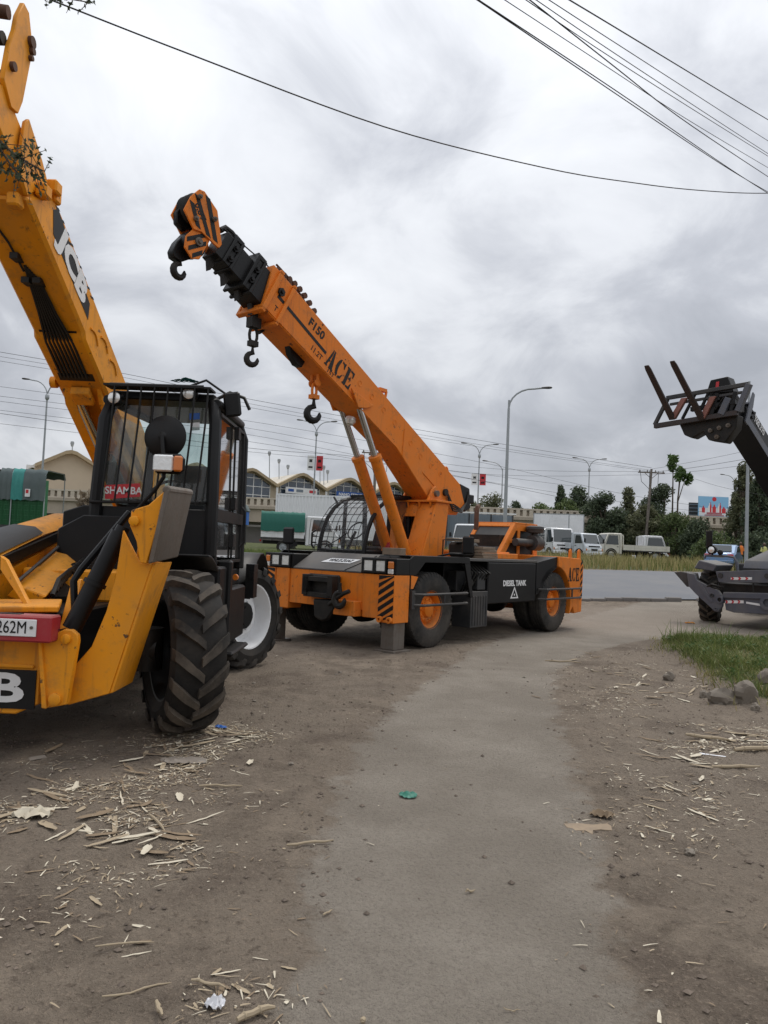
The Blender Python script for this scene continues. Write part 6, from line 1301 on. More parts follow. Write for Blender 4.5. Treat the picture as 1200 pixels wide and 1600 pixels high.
m = MB(); zt_ = float(T(p.x, p.y)); m.tube([(p.x, p.y, zt_), (p.x, p.y, zt_+9.5)], [.09, .06], 10); m.lathe([(0, .2), (.03, .2), (.04, .1)], (p.x, p.y, zt_), (0, 0, 1), 10); o = m.build('steel_pole', GALV); tag(o, 'plain pale steel pole before the dark trees on the right', 'pole')
WIRES = []
def upole(px, py_top, py_base, dep, label, lean=0):
    b = at(px, py_base, dep); tp = at(px+lean, py_top, dep); z0 = float(T(b.x, b.y)); t = empty('utility_pole', (b.x, b.y, z0)); tag(t, label, 'utility pole', 'utility poles'); O = t.location.copy()
    m = MB(); m.tube([(b.x, b.y, z0), tp], [.17, .11], 10); m.build('pole', POLEW, t, off=O); m = MB(); c = tp-Vector((0, 0, .35)); m.box(c, (2.6, .1, .12)); m.tube([c+Vector((-.7, 0, 0)), c+Vector((0, 0, -.6))], .03, 5); m.tube([c+Vector((.7, 0, 0)), c+Vector((0, 0, -.6))], .03, 5); ca = m.build('crossarm', POLEW, t, off=O)
    for x in (-1.15, -.4, .4, 1.15):
        m = MB(); m.lathe([(0, .04), (.06, .07), (.12, .04), (.18, .06), (.2, .02)], c+Vector((x, 0, .06)), (0, 0, 1), 8); m.build('insulator', CONCD, ca, off=O)
    m = MB()
    for k in range(3): m.tube([c+Vector((-1.1+k*.9, 0, .2)), c+Vector((-1.0+k*.8, -.1, -.9-.4*k)), c+Vector((-.2+.3*k, 0, -1.6)), c+Vector((.0, 0, -2.2))], .025, 5)
    m.build('drop_wires', CABLE, t, off=O)
upole(1008, 733, 838, 72, 'weathered utility pole with crossarm above the flatbed truck', 10)
upole(585, 702, 792, 70, 'utility pole seen between the crane lift cylinders', 2)
upole(600, 706, 792, 76, 'utility pole just right of the left lift cylinder', -4)
def wire(pts, d0, d1, label, r=.012, ext=True, group='overhead wires'):
    """cable hung in one vertical plane through two points given by pixel and depth; pts are pixels along it"""
    if ext:
        (a, b), (c, e) = pts[0], pts[1]; pts = [(a-(c-a)*.6, b-(e-b)*.6-.0)]+pts
        (a, b), (c, e) = pts[-1], pts[-2]
    A_, B_ = at(*pts[0], d0), at(*pts[-1], d1); dv = B_-A_; nv = Vector((dv.y, -dv.x, 0)).normalized(); c0 = Vector((0, 0, CAMH)); out = []
    # smooth the pixel polyline, then intersect its rays with the plane
    P = [Vector((x, y, 0)) for x, y in pts]; fine = []
    for i in range(len(P)-1):
        p0, p1, p2, p3 = P[max(i-1, 0)], P[i], P[i+1], P[min(i+2, len(P)-1)]
        for k in range(6):
            u = k/6; fine.append(.5*((2*p1)+(p2-p0)*u+(2*p0-5*p1+4*p2-p3)*u*u+(3*p1-p0-3*p2+p3)*u**3))
    fine.append(P[-1])
    for f in fine:
        d = ray(f.x, f.y); s = (A_-c0).dot(nv)/d.dot(nv); out.append(c0+d*s)
    m = MB(); m.tube(out, r, 5); o = m.build('overhead_wire', CABLE, fix=False); tag(o, label, 'wire', group)
wire([(85, 2), (300, 86), (600, 198), (850, 262), (1000, 287), (1100, 298), (1195, 302), (1300, 296)], 7, 16, 'single sagging black cable crossing the sky from top left', .009)
top = [((890, 0), (960, 42), (1200, 187)), ((858, 0), (960, 66), (1200, 220)), ((838, 0), (960, 83), (1200, 240)), ((822, 0), (960, 93), (1200, 244)), ((828, 0), (960, 104), (1060, 182), (1200, 276)), ((789, 0), (960, 112), (1060, 178), (1200, 262)), ((748, 0), (960, 140), (1120, 250), (1200, 302)), ((746, 0), (960, 145), (1120, 252), (1200, 300))]
for i, tp in enumerate(top):
    tp = list(tp); (a, b), (c, d) = tp[-2], tp[-1]; tp.append((c+(c-a)*.4, d+(d-b)*.36)); wire(tp, 9, 26, ['uppermost', 'second', 'third', 'fourth', 'fifth', 'sixth', 'seventh', 'lowest'][i]+' cable of the bundle crossing the top right of the sky', .010 if i in (0, 4, 6, 7) else .007, group='cables top right')
far = [[(0, 550), (195, 584), (370, 620), (720, 683), (1018, 731)], [(0, 557), (195, 590), (370, 627), (720, 690), (1018, 735)], [(0, 564), (195, 597), (370, 633), (720, 694), (1018, 737)], [(0, 604), (370, 655), (720, 716), (960, 769), (1100, 792)], [(0, 619), (370, 666), (720, 728), (1010, 737)], [(0, 627), (370, 676), (720, 738), (1010, 742)], [(0, 641), (370, 687), (720, 746), (960, 783), (1100, 800)], [(0, 646), (370, 698), (560, 714), (720, 745), (900, 782)], [(0, 662), (370, 704), (640, 728), (900, 760)],
       [(1018, 733), (1080, 722), (1150, 708), (1300, 675)], [(1018, 738), (1080, 731), (1155, 719), (1300, 694)], [(1018, 742), (1080, 737), (1155, 728), (1300, 708)], [(1085, 748), (1150, 766), (1300, 790)]]
for i, f in enumerate(far): wire(f, 50 if i < 9 else 72, 72 if i < 9 else 50, (['uppermost', 'second', 'third', 'fourth', 'fifth', 'sixth', 'seventh', 'eighth', 'lowest'][i]+' of the thin power lines crossing the sky behind the machines' if i < 9 else ['upper', 'middle', 'lower', 'sagging'][i-9]+' thin power line running right from the weathered utility pole'), .016 if i in (0, 7, 10) else .012, ext=False, group='thin power lines along the road')
# ------------------------------------------------------------------ billboards
def billboard():
    c = at(1115, 791, 95); a = at(1092, 775, 95); b = at(1138, 808, 95); t = empty('billboard', (c.x, c.y, 1.7)); tag(t, 'billboard with red-clad figures on a blue sky above the bushes', 'billboard'); O = t.location.copy()
    m = MB(); m.bb(a.x, b.x, c.y, c.y+.2, b.z, a.z); bd = m.build('board', mat('billboard_sky', (.22, .46, .68), .6), t, off=O)
    w, h = b.x-a.x, a.z-b.z
    m = MB(); m.bb(a.x+.05, b.x-.05, c.y-.012, c.y-.002, b.z+.05, b.z+h*.42); m.build('lower_field', mat('billboard_pale', (.62, .66, .70), .6), bd, off=O)
    for k, (u, ww, hh, mt) in enumerate(((.16, .10, .52, REDP), (.36, .08, .66, WHITEP), (.40, .05, .72, REDP), (.52, .11, .60, REDP), (.68, .08, .66, WHITEP), (.72, .05, .7, REDP), (.84, .12, .50, REDP))):
        x = a.x+w*u; y = c.y-.016-.003*k; z0 = b.z+h*.18; z1 = b.z+h*hh; m = MB(); s = w*ww/2
        m.ext([(x-s, y, z0), (x+s, y, z0), (x+s*1.1, y, z0+(z1-z0)*.7), (x+s*.35, y, z0+(z1-z0)*.8), (x+s*.35, y, z1), (x-s*.35, y, z1), (x-s*.35, y, z0+(z1-z0)*.8), (x-s*1.1, y, z0+(z1-z0)*.65)], (0, -.003, 0)); m.build('printed_figure', mt, bd, off=O)
    m = MB(); m.lathe([(0, .28), (.004, .28)], (a.x+w*.52, c.y-.01, b.z+h*.87), (0, -1, 0), 16); m.build('printed_disc', REDP, bd, off=O)
    m = MB(); m.bb(a.x+w*.27, a.x+w*.78, c.y-.05, c.y-.045, b.z+h*.10, b.z+h*.20); m.bb(a.x+w*.2, a.x+w*.85, c.y-.05, c.y-.045, b.z+h*.03, b.z+h*.08); m.build('printed_caption', mat('billboard_caption', (.35, .12, .14), .6), bd, off=O)
    m = MB(); m.tube([(a.x+w*.25, c.y+.3, 1.7), (a.x+w*.25, c.y+.3, a.z-.3)], .25, 10); m.tube([(a.x+w*.7, c.y+.3, 1.7), (a.x+w*.7, c.y+.3, a.z-.3)], .25, 10); m.build('posts', DGREY, t, off=O)
    a = at(1077, 785, 97); b = at(1092, 808, 97); t = empty('billboard', (a.x, a.y, 1.7)); tag(t, 'dark back of a billboard left of the colourful one', 'billboard'); O = t.location.copy()
    m = MB(); m.bb(a.x, b.x, a.y, a.y+.2, b.z, a.z); bd = m.build('board', DGREY, t, off=O); m = MB()
    for k in range(4): z = b.z+(a.z-b.z)*(k+.5)/4; m.bb(a.x, b.x, a.y-.06, a.y-.001, z-.05, z+.05)
    m.build('back_rails', SHEET, bd, off=O); m = MB(); m.tube([((a.x+b.x)/2, a.y+.3, 1.7), ((a.x+b.x)/2, a.y+.3, b.z+.5)], .22, 10); m.build('post', DGREY, t, off=O)
billboard()
# ------------------------------------------------------------------ trees and plants
LDARK = leafmat('leaves_dark', (.040, .058, .036), (.12, .15, .085)); LMID = leafmat('leaves_mid', (.06, .095, .036), (.17, .21, .085)); LOLIVE = leafmat('leaves_olive', (.075, .085, .045), (.18, .185, .10)); LPALE = leafmat('leaves_pale', (.10, .13, .05), (.26, .29, .16)); LBRIGHT = leafmat('leaves_bright', (.045, .09, .025), (.11, .17, .05))  # tree leaf colours are lightened to stand in for distance haze
GRASSG = leafmat('grass_green', (.07, .105, .022), (.20, .23, .07)); GRASSD = leafmat('grass_dry', (.17, .15, .055), (.42, .36, .17)); GRASSF = leafmat('grass_verge', (.07, .11, .025), (.18, .22, .06))
DRYB = leafmat('dry_bush', (.16, .13, .09), (.30, .25, .18))
def leaf_cloud(m, cen, rad, n, size, flat=.0, droop=0, rgen=rng):
    P = rgen.normal(size=(n, 3)); P /= np.linalg.norm(P, axis=1)[:, None]; P *= (rgen.random(n)**.45)[:, None]; P = P*np.array(rad)+np.array(cen)
    for p in P:
        a = rgen.normal(size=3); a[2] = a[2]*(1-flat)-droop; a /= np.linalg.norm(a); b = np.cross(a, rgen.normal(size=3)); b /= np.linalg.norm(b)+1e-6
        l = size*(.6+.8*rgen.random()); w = l*.42
        i = len(m.v); m.v += [tuple(p-a*l*.5), tuple(p+b*w*.5), tuple(p+a*l*.5), tuple(p-b*w*.5)]; m.f.append((i, i+1, i+2, i+3)); m.mi.append(0)
def tree(px, py_top, dep, width_px, label, mt, base_px_y=None, shape='round', n=2600, leaf=.34, group='trees behind the parked trucks', trunkfrac=.25, name='tree', low=.0, cat='tree'):
    top = at(px, py_top, dep); gx, gy = top.x, top.y; z0 = float(T(gx, gy)); H = top.z-z0; rad = width_px/2*dep/FPX
    t = empty(name, (gx, gy, z0)); tag(t, label, cat, group); r = random.Random(px*7+py_top)
    m = MB(); bend = [Vector((r.uniform(-.1, .1)*i, r.uniform(-.1, .1)*i, H*.92*i/5)) for i in range(6)]; m.tube(bend, [H*.022*(1-.15*i)+.02 for i in range(6)], 8)
    cl = []
    k = 26 if shape == 'round' else 40
    for i in range(k):
        f = (i+.5)/k
        if shape == 'cone': z = H*(low+(1-low)*f); rr = rad*(1-f)**.7*r.uniform(.45, 1.0)
        elif shape == 'column': z = H*(low+(1-low)*f); rr = rad*r.uniform(.1, .8)*(1 if f < .6 else 1.6*(1-f)+.15)
        else: z = H*(low+(1-low)*(f*.92+.05)); rr = rad*math.sin(math.pi*min(.97, .18+.80*f))**.7*r.uniform(.35, 1.0)
        a = r.uniform(0, 6.28); c = Vector((rr*math.cos(a), rr*math.sin(a), z)); cl.append(c)
        if i % 2 == 0:
            s = bend[max(0, min(4, int(5*f*.8)))]; m.tube([s, s.lerp(c, .6)+Vector((0, 0, .15)), c], [H*.009+.012, H*.005+.008, .01], 5)
    m.build('trunk', BARK, t)
    m = MB()
    for c in cl:
        q = rad*(.42 if shape == 'round' else .34)*r.uniform(.7, 1.35)
        leaf_cloud(m, c, (q, q, q*(.75 if shape == 'round' else 1.1)), int(n/k), leaf, droop=.3 if shape == 'cone' else 0)
    o = m.build('crown', mt, t, fix=False, ang=0); return t
for a in [
    (876, 762, 112, 26, 'slender dark conifer above the flyover left of the street lamp', LDARK, 'cone', 1800, .5),
    (905, 768, 108, 48, 'spiky dark evergreen above the flyover beside the street lamp', LDARK, 'column', 2600, .5),
    (888, 782, 106, 40, 'low green tree above the flyover parapet', LMID, 'round', 1600, .5),
    (941, 774, 76, 62, 'broad dark round tree right of the white box truck', LDARK, 'round', 5200, .34),
    (982, 766, 78, 40, 'tall narrow dark tree left of the utility pole', LOLIVE, 'column', 3000, .34),
    (966, 800, 74, 50, 'dark bushy tree between the round tree and the utility pole', LDARK, 'round', 3000, .32),
    (1034, 758, 79, 62, 'dark spreading tree right of the utility pole', LDARK, 'round', 4200, .34),
    (1012, 792, 73, 54, 'olive bushy tree behind the flatbed truck', LOLIVE, 'round', 3000, .32),
    (1058, 806, 71, 66, 'mid green bush right of the flatbed truck', LMID, 'round', 3800, .3),
    (1095, 818, 68, 60, 'dark bush below the billboard', LDARK, 'round', 3400, .3),
    (1150, 772, 72, 30, 'dark feathery tree just right of the billboard', LDARK, 'cone', 3000, .34),
    (1163, 730, 66, 52, 'tall feathery conifer behind the pale steel pole', LOLIVE, 'cone', 5200, .32),
    (1188, 752, 62, 60, 'dense dark conifer at the right edge below the black boom', LDARK, 'cone', 5600, .32),
    (1225, 760, 64, 70, 'dark conifer beyond the right edge of the view', LDARK, 'cone', 2000, .4),
    (1120, 838, 62, 60, 'low green shrub behind the blue car', LMID, 'round', 2200, .28),
    (1178, 838, 58, 60, 'low dark shrub behind the pale steel pole', LDARK, 'round', 2200, .28),
    (770, 776, 122, 46, 'low spreading tree beyond the flyover left of the tall street lamp', LOLIVE, 'round', 1600, .5),
    (806, 785, 120, 30, 'small dark tree beyond the flyover right of the tall street lamp', LDARK, 'round', 1000, .5),
    (742, 786, 118, 30, 'small olive tree beyond the flyover behind the boom foot', LOLIVE, 'round', 1000, .5),
    (846, 790, 125, 50, 'low tree line clump beyond the flyover parapet', LMID, 'round', 1200, .55)]:
    px, py, dep, w, lab, mt, sh, n, lf = a
    tree(px, py, dep, w*1.12, lab, mt, shape=sh, n=int(n*1.7), leaf=lf*.95, low=.02 if dep < 100 else .4)
def sapling(px, top, dep, label, clumps):
    b = at(px, 838, dep); z0 = float(T(b.x, b.y)); t = empty('sapling', (b.x, b.y, z0)); tag(t, label, 'tree', 'tall thin saplings'); O = t.location.copy()
    m = MB(); cs = [at(x, y, dep) for x, y, r in clumps]; m.tube([(b.x, b.y, z0), at(px+1, 780, dep), cs[0]], [.12, .08, .04], 6)
    for c in cs[1:]: m.tube([at(px+1, 785, dep), (at(px+4, 765, dep)+c)/2, c], [.06, .04, .02], 5)
    m.build('trunk', BARK, t, off=O); m = MB()
    for (x, y, r), c in zip(clumps, cs): leaf_cloud(m, c, (r*dep/FPX, r*dep/FPX, r*1.25*dep/FPX), 110, .5, droop=.4)
    m.build('crown', LBRIGHT, t, off=O, fix=False, ang=0)
sapling(1050, 712, 74, 'tall thin sapling with a leaf tuft above the bushes', [(1052, 718, 8), (1050, 728, 7)])
sapling(1058, 735, 72, 'forked thin sapling with drooping leaf tufts beside its taller twin', [(1064, 738, 8), (1074, 748, 8), (1060, 745, 6)])
# broad-bladed plants behind the machines
def blade_plant(x, y, h, n, label, mt, spread=.5, name='maize_plant', z0=None, cat='plant', group='leafy plants on the verge'):
    z0 = float(T(x, y)) if z0 is None else z0; t = empty(name, (x, y, z0)); tag(t, label, cat, group); m = MB(); st = MB(); st.tube([(0, 0, 0), (.02, 0, h*.5), (0, .02, h*.8)], [.02, .015, .008], 6)
    for k in range(n):
        a = random.uniform(0, 6.28); b = h*random.uniform(.1, .7); l = spread*random.uniform(.7, 1.3); w = .035*random.uniform(.7, 1.4); d = Vector((math.cos(a), math.sin(a), 0)); s = Vector((-d.y, d.x, 0))
        pts = [Vector((0, 0, b))+d*l*u+Vector((0, 0, l*(1.3*u-1.25*u*u))) for u in (0, .3, .6, .85, 1)]; ws = [.4, 1, .9, .5, .05]; i = len(m.v)
        for p, q in zip(pts, ws): m.v += [tuple(p-s*w*q), tuple(p+s*w*q)]
        for j in range(4): m.f.append((i+2*j, i+2*j+1, i+2*j+3, i+2*j+2)); m.mi.append(0)
    m.build('leaves', mt, t, fix=False, ang=0); st.build('stem', mt, t)
for k, (px, dep, h) in enumerate(((405, 19.0, 1.25), (418, 17.6, 1.1), (428, 18.4, 1.0), (398, 20.5, 1.2), (436, 21, .9))):
    p = on_ground(px, 890); d = ray(px, 880); blade_plant(d.x*dep, dep, h, 16, ['tallest', 'second', 'third', 'farthest', 'lowest'][k]+' young maize plant in the grass between the two machines', LBRIGHT, .5)
for k, (px, dep, h) in enumerate(((116, 13.0, 1.85), (126, 12.6, 1.9), (138, 13.2, 1.75), (104, 13.8, 1.8))):
    d = ray(px, 800); blade_plant(d.x*dep, dep, h, 26, ['pale leafy plant left of the others', 'pale leafy plant in the middle', 'pale leafy plant nearest the cab', 'pale leafy plant farthest back'][k]+' behind the yellow hood', LPALE, .5, 'leafy_plant', cat='plant', group='pale plants behind the hood')
tree(138, 772, 17, 62, 'dry twiggy bush behind the hood beside the cab', DRYB, n=1500, leaf=.16, group='dry bushes', name='dry_bush', low=.2, cat='bush')
# grass masses
def grass(name, pts, h, w, mt, kind='stuff', lean=.35):
    n = len(pts); r = rng.random((n, 4)); a = r[:, 0]*6.283; hh = h*(.45+.8*r[:, 1]); ww = w*(.6+.8*r[:, 2]); hh = hh*(.45+1.1*fbm(np.array(pts)[:, 0]*1.9, np.array(pts)[:, 1]*1.9)); ln = lean*hh*(r[:, 3]*1.6-.2)
    b = rng.random(n)*6.283; P = np.array(pts)
    s = np.stack([np.cos(a)*ww, np.sin(a)*ww, np.zeros(n)], 1); d = np.stack([np.cos(b)*ln, np.sin(b)*ln, hh], 1); dm = np.stack([np.cos(b)*ln*.3, np.sin(b)*ln*.3, hh*.55], 1)
    V = np.stack([P-s, P+s, P+dm+s*.7, P+dm-s*.7, P+d], 1).reshape(-1, 3); i = np.arange(n)*5
    faces = [(int(k), int(k+1), int(k+2), int(k+3)) for k in i]+[(int(k+3), int(k+2), int(k+4)) for k in i]
    me = bpy.data.meshes.new(name); me.from_pydata(V.tolist(), [], faces); me.materials.append(mt); me.update(); return tag(link(name, me), kind=kind)
def scatter(n, x0, x1, y0, y1, dens):
    X = rng.uniform(x0, x1, n); Y = rng.uniform(y0, y1, n); k = rng.random(n) < dens(X, Y); X, Y = X[k], Y[k]; return np.stack([X, Y, Tm(X, Y)-.01], 1)
mound = lambda X, Y: smooth(.04, .15, T(X, Y))*smooth(.38, .54, fbm(X*1.6, Y*1.6)+.10)
pts = scatter(120000, 3.2, 11, 7.8, 15.5, lambda X, Y: mound(X, Y)*.6)
tag(grass('grass', pts, .13, .005, GRASSG, lean=1.3), 'green grass covering the low mound on the right', 'grass')
pts = scatter(26000, 3.0, 11, 7.6, 15.8, lambda X, Y: smooth(.005, .06, T(X, Y))*(.35+.6*smooth(.45, .6, fbm(X*1.3+3, Y*1.3))))
tag(grass('dry_grass', pts, .10, .005, GRASSD, lean=1.2), 'dry straw-coloured grass around the edge of the mound', 'grass')
pts = scatter(9000, 3.8, 11, 8.6, 15, lambda X, Y: mound(X, Y)*smooth(.5, .62, fbm(X*2.3+5, Y*2.3))*.9)
tag(grass('tall_weeds', pts, .30, .007, GRASSF, lean=.9), 'taller weeds standing in the mound grass', 'grass')
wm = MB()
for k in range(420):
    x, y = random.uniform(4.2, 10.5), random.uniform(8.7, 14.5)
    if float(mound(x, y)) < .5 or float(fbm(x*1.2+40, y*1.2)) < .42: continue
    h = random.uniform(.05, .17); leaf_cloud(wm, (x, y, tz(x, y)+h*.6), (.10, .10, h*.6), 26, .05, flat=.4)
tag(wm.build('broadleaf_weeds', LBRIGHT, fix=False, ang=0), 'low broad-leaved weeds tangled in the mound grass', 'weeds', kind='stuff')
pts = scatter(30000, -2, 60, 30, 62, lambda X, Y: smooth(.2, 1.2, Y-road_far(X))*smooth(.30, .46, fbm(X*.25, Y*.25)+.12)*(1-smooth(52, 60, Y))*.9)
tag(grass('verge_grass', pts, .62, .022, GRASSD), 'tall dry grass along the far side of the road', 'grass')
pts = scatter(16000, -2, 60, 30, 62, lambda X, Y: smooth(.2, 1.2, Y-road_far(X))*(1-smooth(.40, .52, fbm(X*.25, Y*.25)+.05)*.6))
tag(grass('verge_grass', pts, .45, .022, GRASSF), 'green grass patches along the far side of the road', 'grass')
pts = scatter(34000, -13, -1.0, 16.5, 38, lambda X, Y: smooth(17, 19.5, Y+.25*X+1.2)*smooth(.30, .45, fbm(X*.6, Y*.6)+.1))
tag(grass('grass', pts, .26, .012, GRASSF), 'green grass on the verge between the two machines', 'grass')
# hanging twigs at the top left, from a tree outside the view
def twig(stem, label, n, spread, dep):
    P = [at(x, y, dep+dz) for x, y, dz in stem]; t = empty('tree_branch', P[0]); tag(t, label, 'branch', 'twigs hanging in at the left'); O = t.location.copy()
    m = MB(); m.tube(P, [.006]+[.004]*(len(P)-2)+[.002], 5); lv = MB()
    for i in range(n):
        f = random.uniform(.15, 1)*(len(P)-1); k = min(int(f), len(P)-2); b = P[k].lerp(P[k+1], f-k); e = b+Vector((random.gauss(0, spread), random.gauss(0, spread), random.gauss(-.02, spread))); m.tube([b, e], [.0018, .001], 4)
        for j in range(7):
            c = b.lerp(e, random.uniform(.3, 1.05)); leaf_cloud(lv, c, (.006, .006, .006), 1, .024, droop=.2)
    m.build('stem', BARK, t, off=O); lv.build('leaves', LDARK, t, off=O, fix=False, ang=0)
twig([(-60, 190, .1), (-10, 212, 0), (22, 240, -.05), (45, 255, -.05), (70, 268, 0)], 'leafy twig hanging before the yellow boom collar', 46, .055, 3.0)
twig([(-60, 200, .1), (-5, 225, 0), (20, 262, 0), (45, 288, 0)], 'second leafy twig crossing the yellow boom below the collar', 26, .035, 3.0)
twig([(30, -60, .1), (70, -12, 0), (95, -4, 0), (140, 4, 0)], 'small leafy twig hanging in at the top left edge', 22, .03, 3.2)
# ------------------------------------------------------------------ litter on the ground
HUSK = mat('dry_husk', (.38, .305, .205), .85, var=.2, dust=.5, dustcol=(.25, .19, .13), dscale=6); HUSKD = mat('dry_husk_brown', (.24, .175, .11), .9, var=.25, dust=.5, dustcol=(.13, .10, .075), dscale=6); HUSKW = mat('dry_husk_pale', (.60, .54, .42), .8, var=.15, dust=.4, dustcol=(.34, .27, .19), dscale=6)
def husk_mesh(l, w, curl, mt, seed, fibre=False):
    r = random.Random(seed); m = MB(); n = 7; vs = []
    bx = [r.uniform(-.05, .05)*l for _ in range(n)]
    for i in range(n):
        u = i/(n-1); x = (u-.5)*l; ww = w*(math.sin(math.pi*min(.98, .10+.85*u))**.6)*r.uniform(.8, 1.15); z = curl*l*(4*(u-.5)**2)*r.uniform(.6, 1.2)+.003; y = bx[i]*.5*math.sin(u*3)
        vs += [(x, y-ww/2, z+w*.10), (x, y-ww*.2, z), (x, y+ww*.22, z+.002), (x, y+ww/2, z+w*.12)]
    m.add(vs, [(i*4+j, i*4+j+1, i*4+j+5, i*4+j+4) for i in range(n-1) for j in range(3)])
    me = m.mesh('husk', mt, 60); return me
HM = [husk_mesh(.15+.06*(k % 4), .014+.010*(k % 5), .006+.008*(k % 3), (HUSK, HUSKW, HUSKD)[k % 3], k) for k in range(15)]
def lay(me, name, x, y, rz, label, cat, group=None, dz=.0, s=1):
    o = link(name, me, None, (x, y, tz(x, y)+.003+dz), rz); o.scale = (s, s, s); e = .06
    gx = (tz(x+e, y)-tz(x-e, y))/(2*e); gy = (tz(x, y+e)-tz(x, y-e))/(2*e); nrm = Vector((-gx, -gy, 1)).normalized()
    o.rotation_mode = 'QUATERNION'; o.rotation_quaternion = Vector((0, 0, 1)).rotation_difference(nrm) @ Matrix.Rotation(rz, 3, 'Z').to_quaternion()
    return tag(o, label, cat, group)
ZONES = [((215, 1285), (95, 60), 50, 'in the wide spread left of the path'), ((270, 1185), (110, 26), 44, 'in the heap before the ribbed tyre'), ((60, 1250), (70, 35), 22, 'near the wad at far left'), ((340, 1150), (60, 12), 30, 'in the heap right of the ribbed tyre'), ((200, 1470), (190, 70), 14, 'in the lower left corner'), ((330, 1520), (100, 60), 9, 'near the bottom edge left of the path'), ((1000, 1075), (90, 34), 56, 'on the slope below the grass mound'), ((1155, 1155), (55, 18), 30, 'below the rocks at right'), ((1080, 1180), (90, 45), 24, 'around the white paper strip'), ((930, 1030), (60, 16), 14, 'at the far right edge of the path'), ((1060, 1260), (110, 60), 12, 'on the bare dirt at lower right')]
cnt = 0
for (cx, cy), (sx, sy), n, zn in ZONES:
    for k in range(n):
        px, py = random.gauss(cx, sx*.6), random.gauss(cy, sy*.6)
        if py < 1010: continue
        p = on_ground(px, py)
        if p.y > 14 or p.y < 2.2: continue
        left_ = p.x < .5
        hk = random.randrange(15); lay(HM[hk], 'dry_husk', p.x, p.y, random.uniform(0, 6.28), ('short', 'mid-sized', 'long', 'longest')[hk % 4]+' '+('tan', 'pale', 'brown')[hk % 3]+' '+('thread-thin', 'thin', 'broad', 'broad', 'wide')[hk % 5]+' dry husk '+zn, 'husk', 'dry maize husks '+zn, s=random.uniform(.35, 1.0)*(1 if py < 1350 else .55)); cnt += 1
def stuff_bits():
    """fine straw and crumbs, one mesh"""
    m = MB(); X = []; 
    for (cx, cy), (sx, sy), n, zn in ZONES:
        for k in range(n*(58 if cy < 1400 else 26)):
            px, py = random.gauss(cx, sx*.75), random.gauss(cy, sy*.75)
            if py < 1005: continue
            p = on_ground(px, py)
            if 2 < p.y < 15: X.append((p.x, p.y))
    for k in range(2500):
        X.append((random.uniform(-4, 5), 2.2+9*random.random()**1.3))
    X = np.array(X); Z = Tm(X[:, 0], X[:, 1]); out = [MB(), MB(), MB()]
    for (x, y), z in zip(X, Z):
        pd = float(path_sd(x, y))
        if pd > .25 and random.random() < .86: continue
        if fbm(x*2.3+8, y*2.3, 2) < random.uniform(.30, .46): continue
        l = .010+.07*random.random()**2.6; w = random.uniform(.0012, .0042)*(1 if random.random() < .85 else 2.2); a = random.uniform(0, 6.28); d = Vector((math.cos(a), math.sin(a), random.uniform(-.05, .08)))*l/2; s = Vector((-math.sin(a), math.cos(a), .1))*w; c = Vector((x, y, z+.006)); mb = out[random.choice((0, 0, 1, 1, 2, 2))]; up = Vector((0, 0, .0015))
        mb.add([c-d-s, c-d+s, c+up+s, c+up-s, c+d-s*.4, c+d+s*.4], [(0, 1, 2, 3), (3, 2, 5, 4)])
    for mb, mt, lb in zip(out, (HUSK, HUSKW, HUSKD), ('fine straw litter', 'pale chaff litter', 'brown chaff litter')):
        o = mb.build('straw_litter', mt, fix=False); tag(o, lb+' trodden into the dirt beside the path', 'litter', kind='stuff')
stuff_bits()
def pebbles():
    m = MB(); n = 15000; ico = [Vector(v).normalized() for v in ((1, 0, 0), (-1, 0, 0), (0, 1, 0), (0, -1, 0), (0, 0, 1), (0, 0, -1))]; fc = [(0, 2, 4), (2, 1, 4), (1, 3, 4), (3, 0, 4), (2, 0, 5), (1, 2, 5), (3, 1, 5), (0, 3, 5)]
    X = rng.uniform(-5, 6, n); Y = 2.1+11*rng.random(n)**1.5; Z = Tm(X, Y); S = path_sd(X, Y)
    for x, y, z, s in zip(X, Y, Z, S):
        if (s > .2 and random.random() < .86) or fbm(x*2.1, y*2.1, 3) < random.uniform(.25, .5): continue
        r = random.choice((.003, .004, .005, .006, .008, .012, .017))*random.uniform(.7, 1.2); m.add([Vector((v.x*random.uniform(.7, 1.3), v.y*random.uniform(.7, 1.3), v.z*random.uniform(.4, .8)))*r+Vector((x, y, z+r*.2)) for v in ico], fc)
    tag(m.build('gravel', mat('earth_crumb', (.15, .118, .092), .95, var=.5), fix=False, ang=0), 'earth crumbs and small stones strewn over the dirt', 'gravel', kind='stuff')
pebbles()
def flat_piece(px, py, outline, mt, name, label, cat, thick=.006, rz=0, crumple=0, group=None):
    p = on_ground(px, py); m = MB()
    if crumple:
        n = 9; vs = []; r = random.Random(px)
        lx = max(abs(q[0]) for q in outline); ly = max(abs(q[1]) for q in outline)
        for i in range(n):
            for j in range(n):
                u, v = i/(n-1)*2-1, j/(n-1)*2-1; k = 1-.35*(u*u*v*v)+r.uniform(-.10, .10); vs.append((u*lx*k, v*ly*k, .004+crumple*r.random()*(1-.5*max(u*u, v*v))))
        m.add(vs, [(i*n+j, (i+1)*n+j, (i+1)*n+j+1, i*n+j+1) for i in range(n-1) for j in range(n-1)])
    else: m.xy(outline, 0, thick)
    me = m.mesh(name, mt, 40); return lay(me, name, p.x, p.y, rz, label, cat, group)
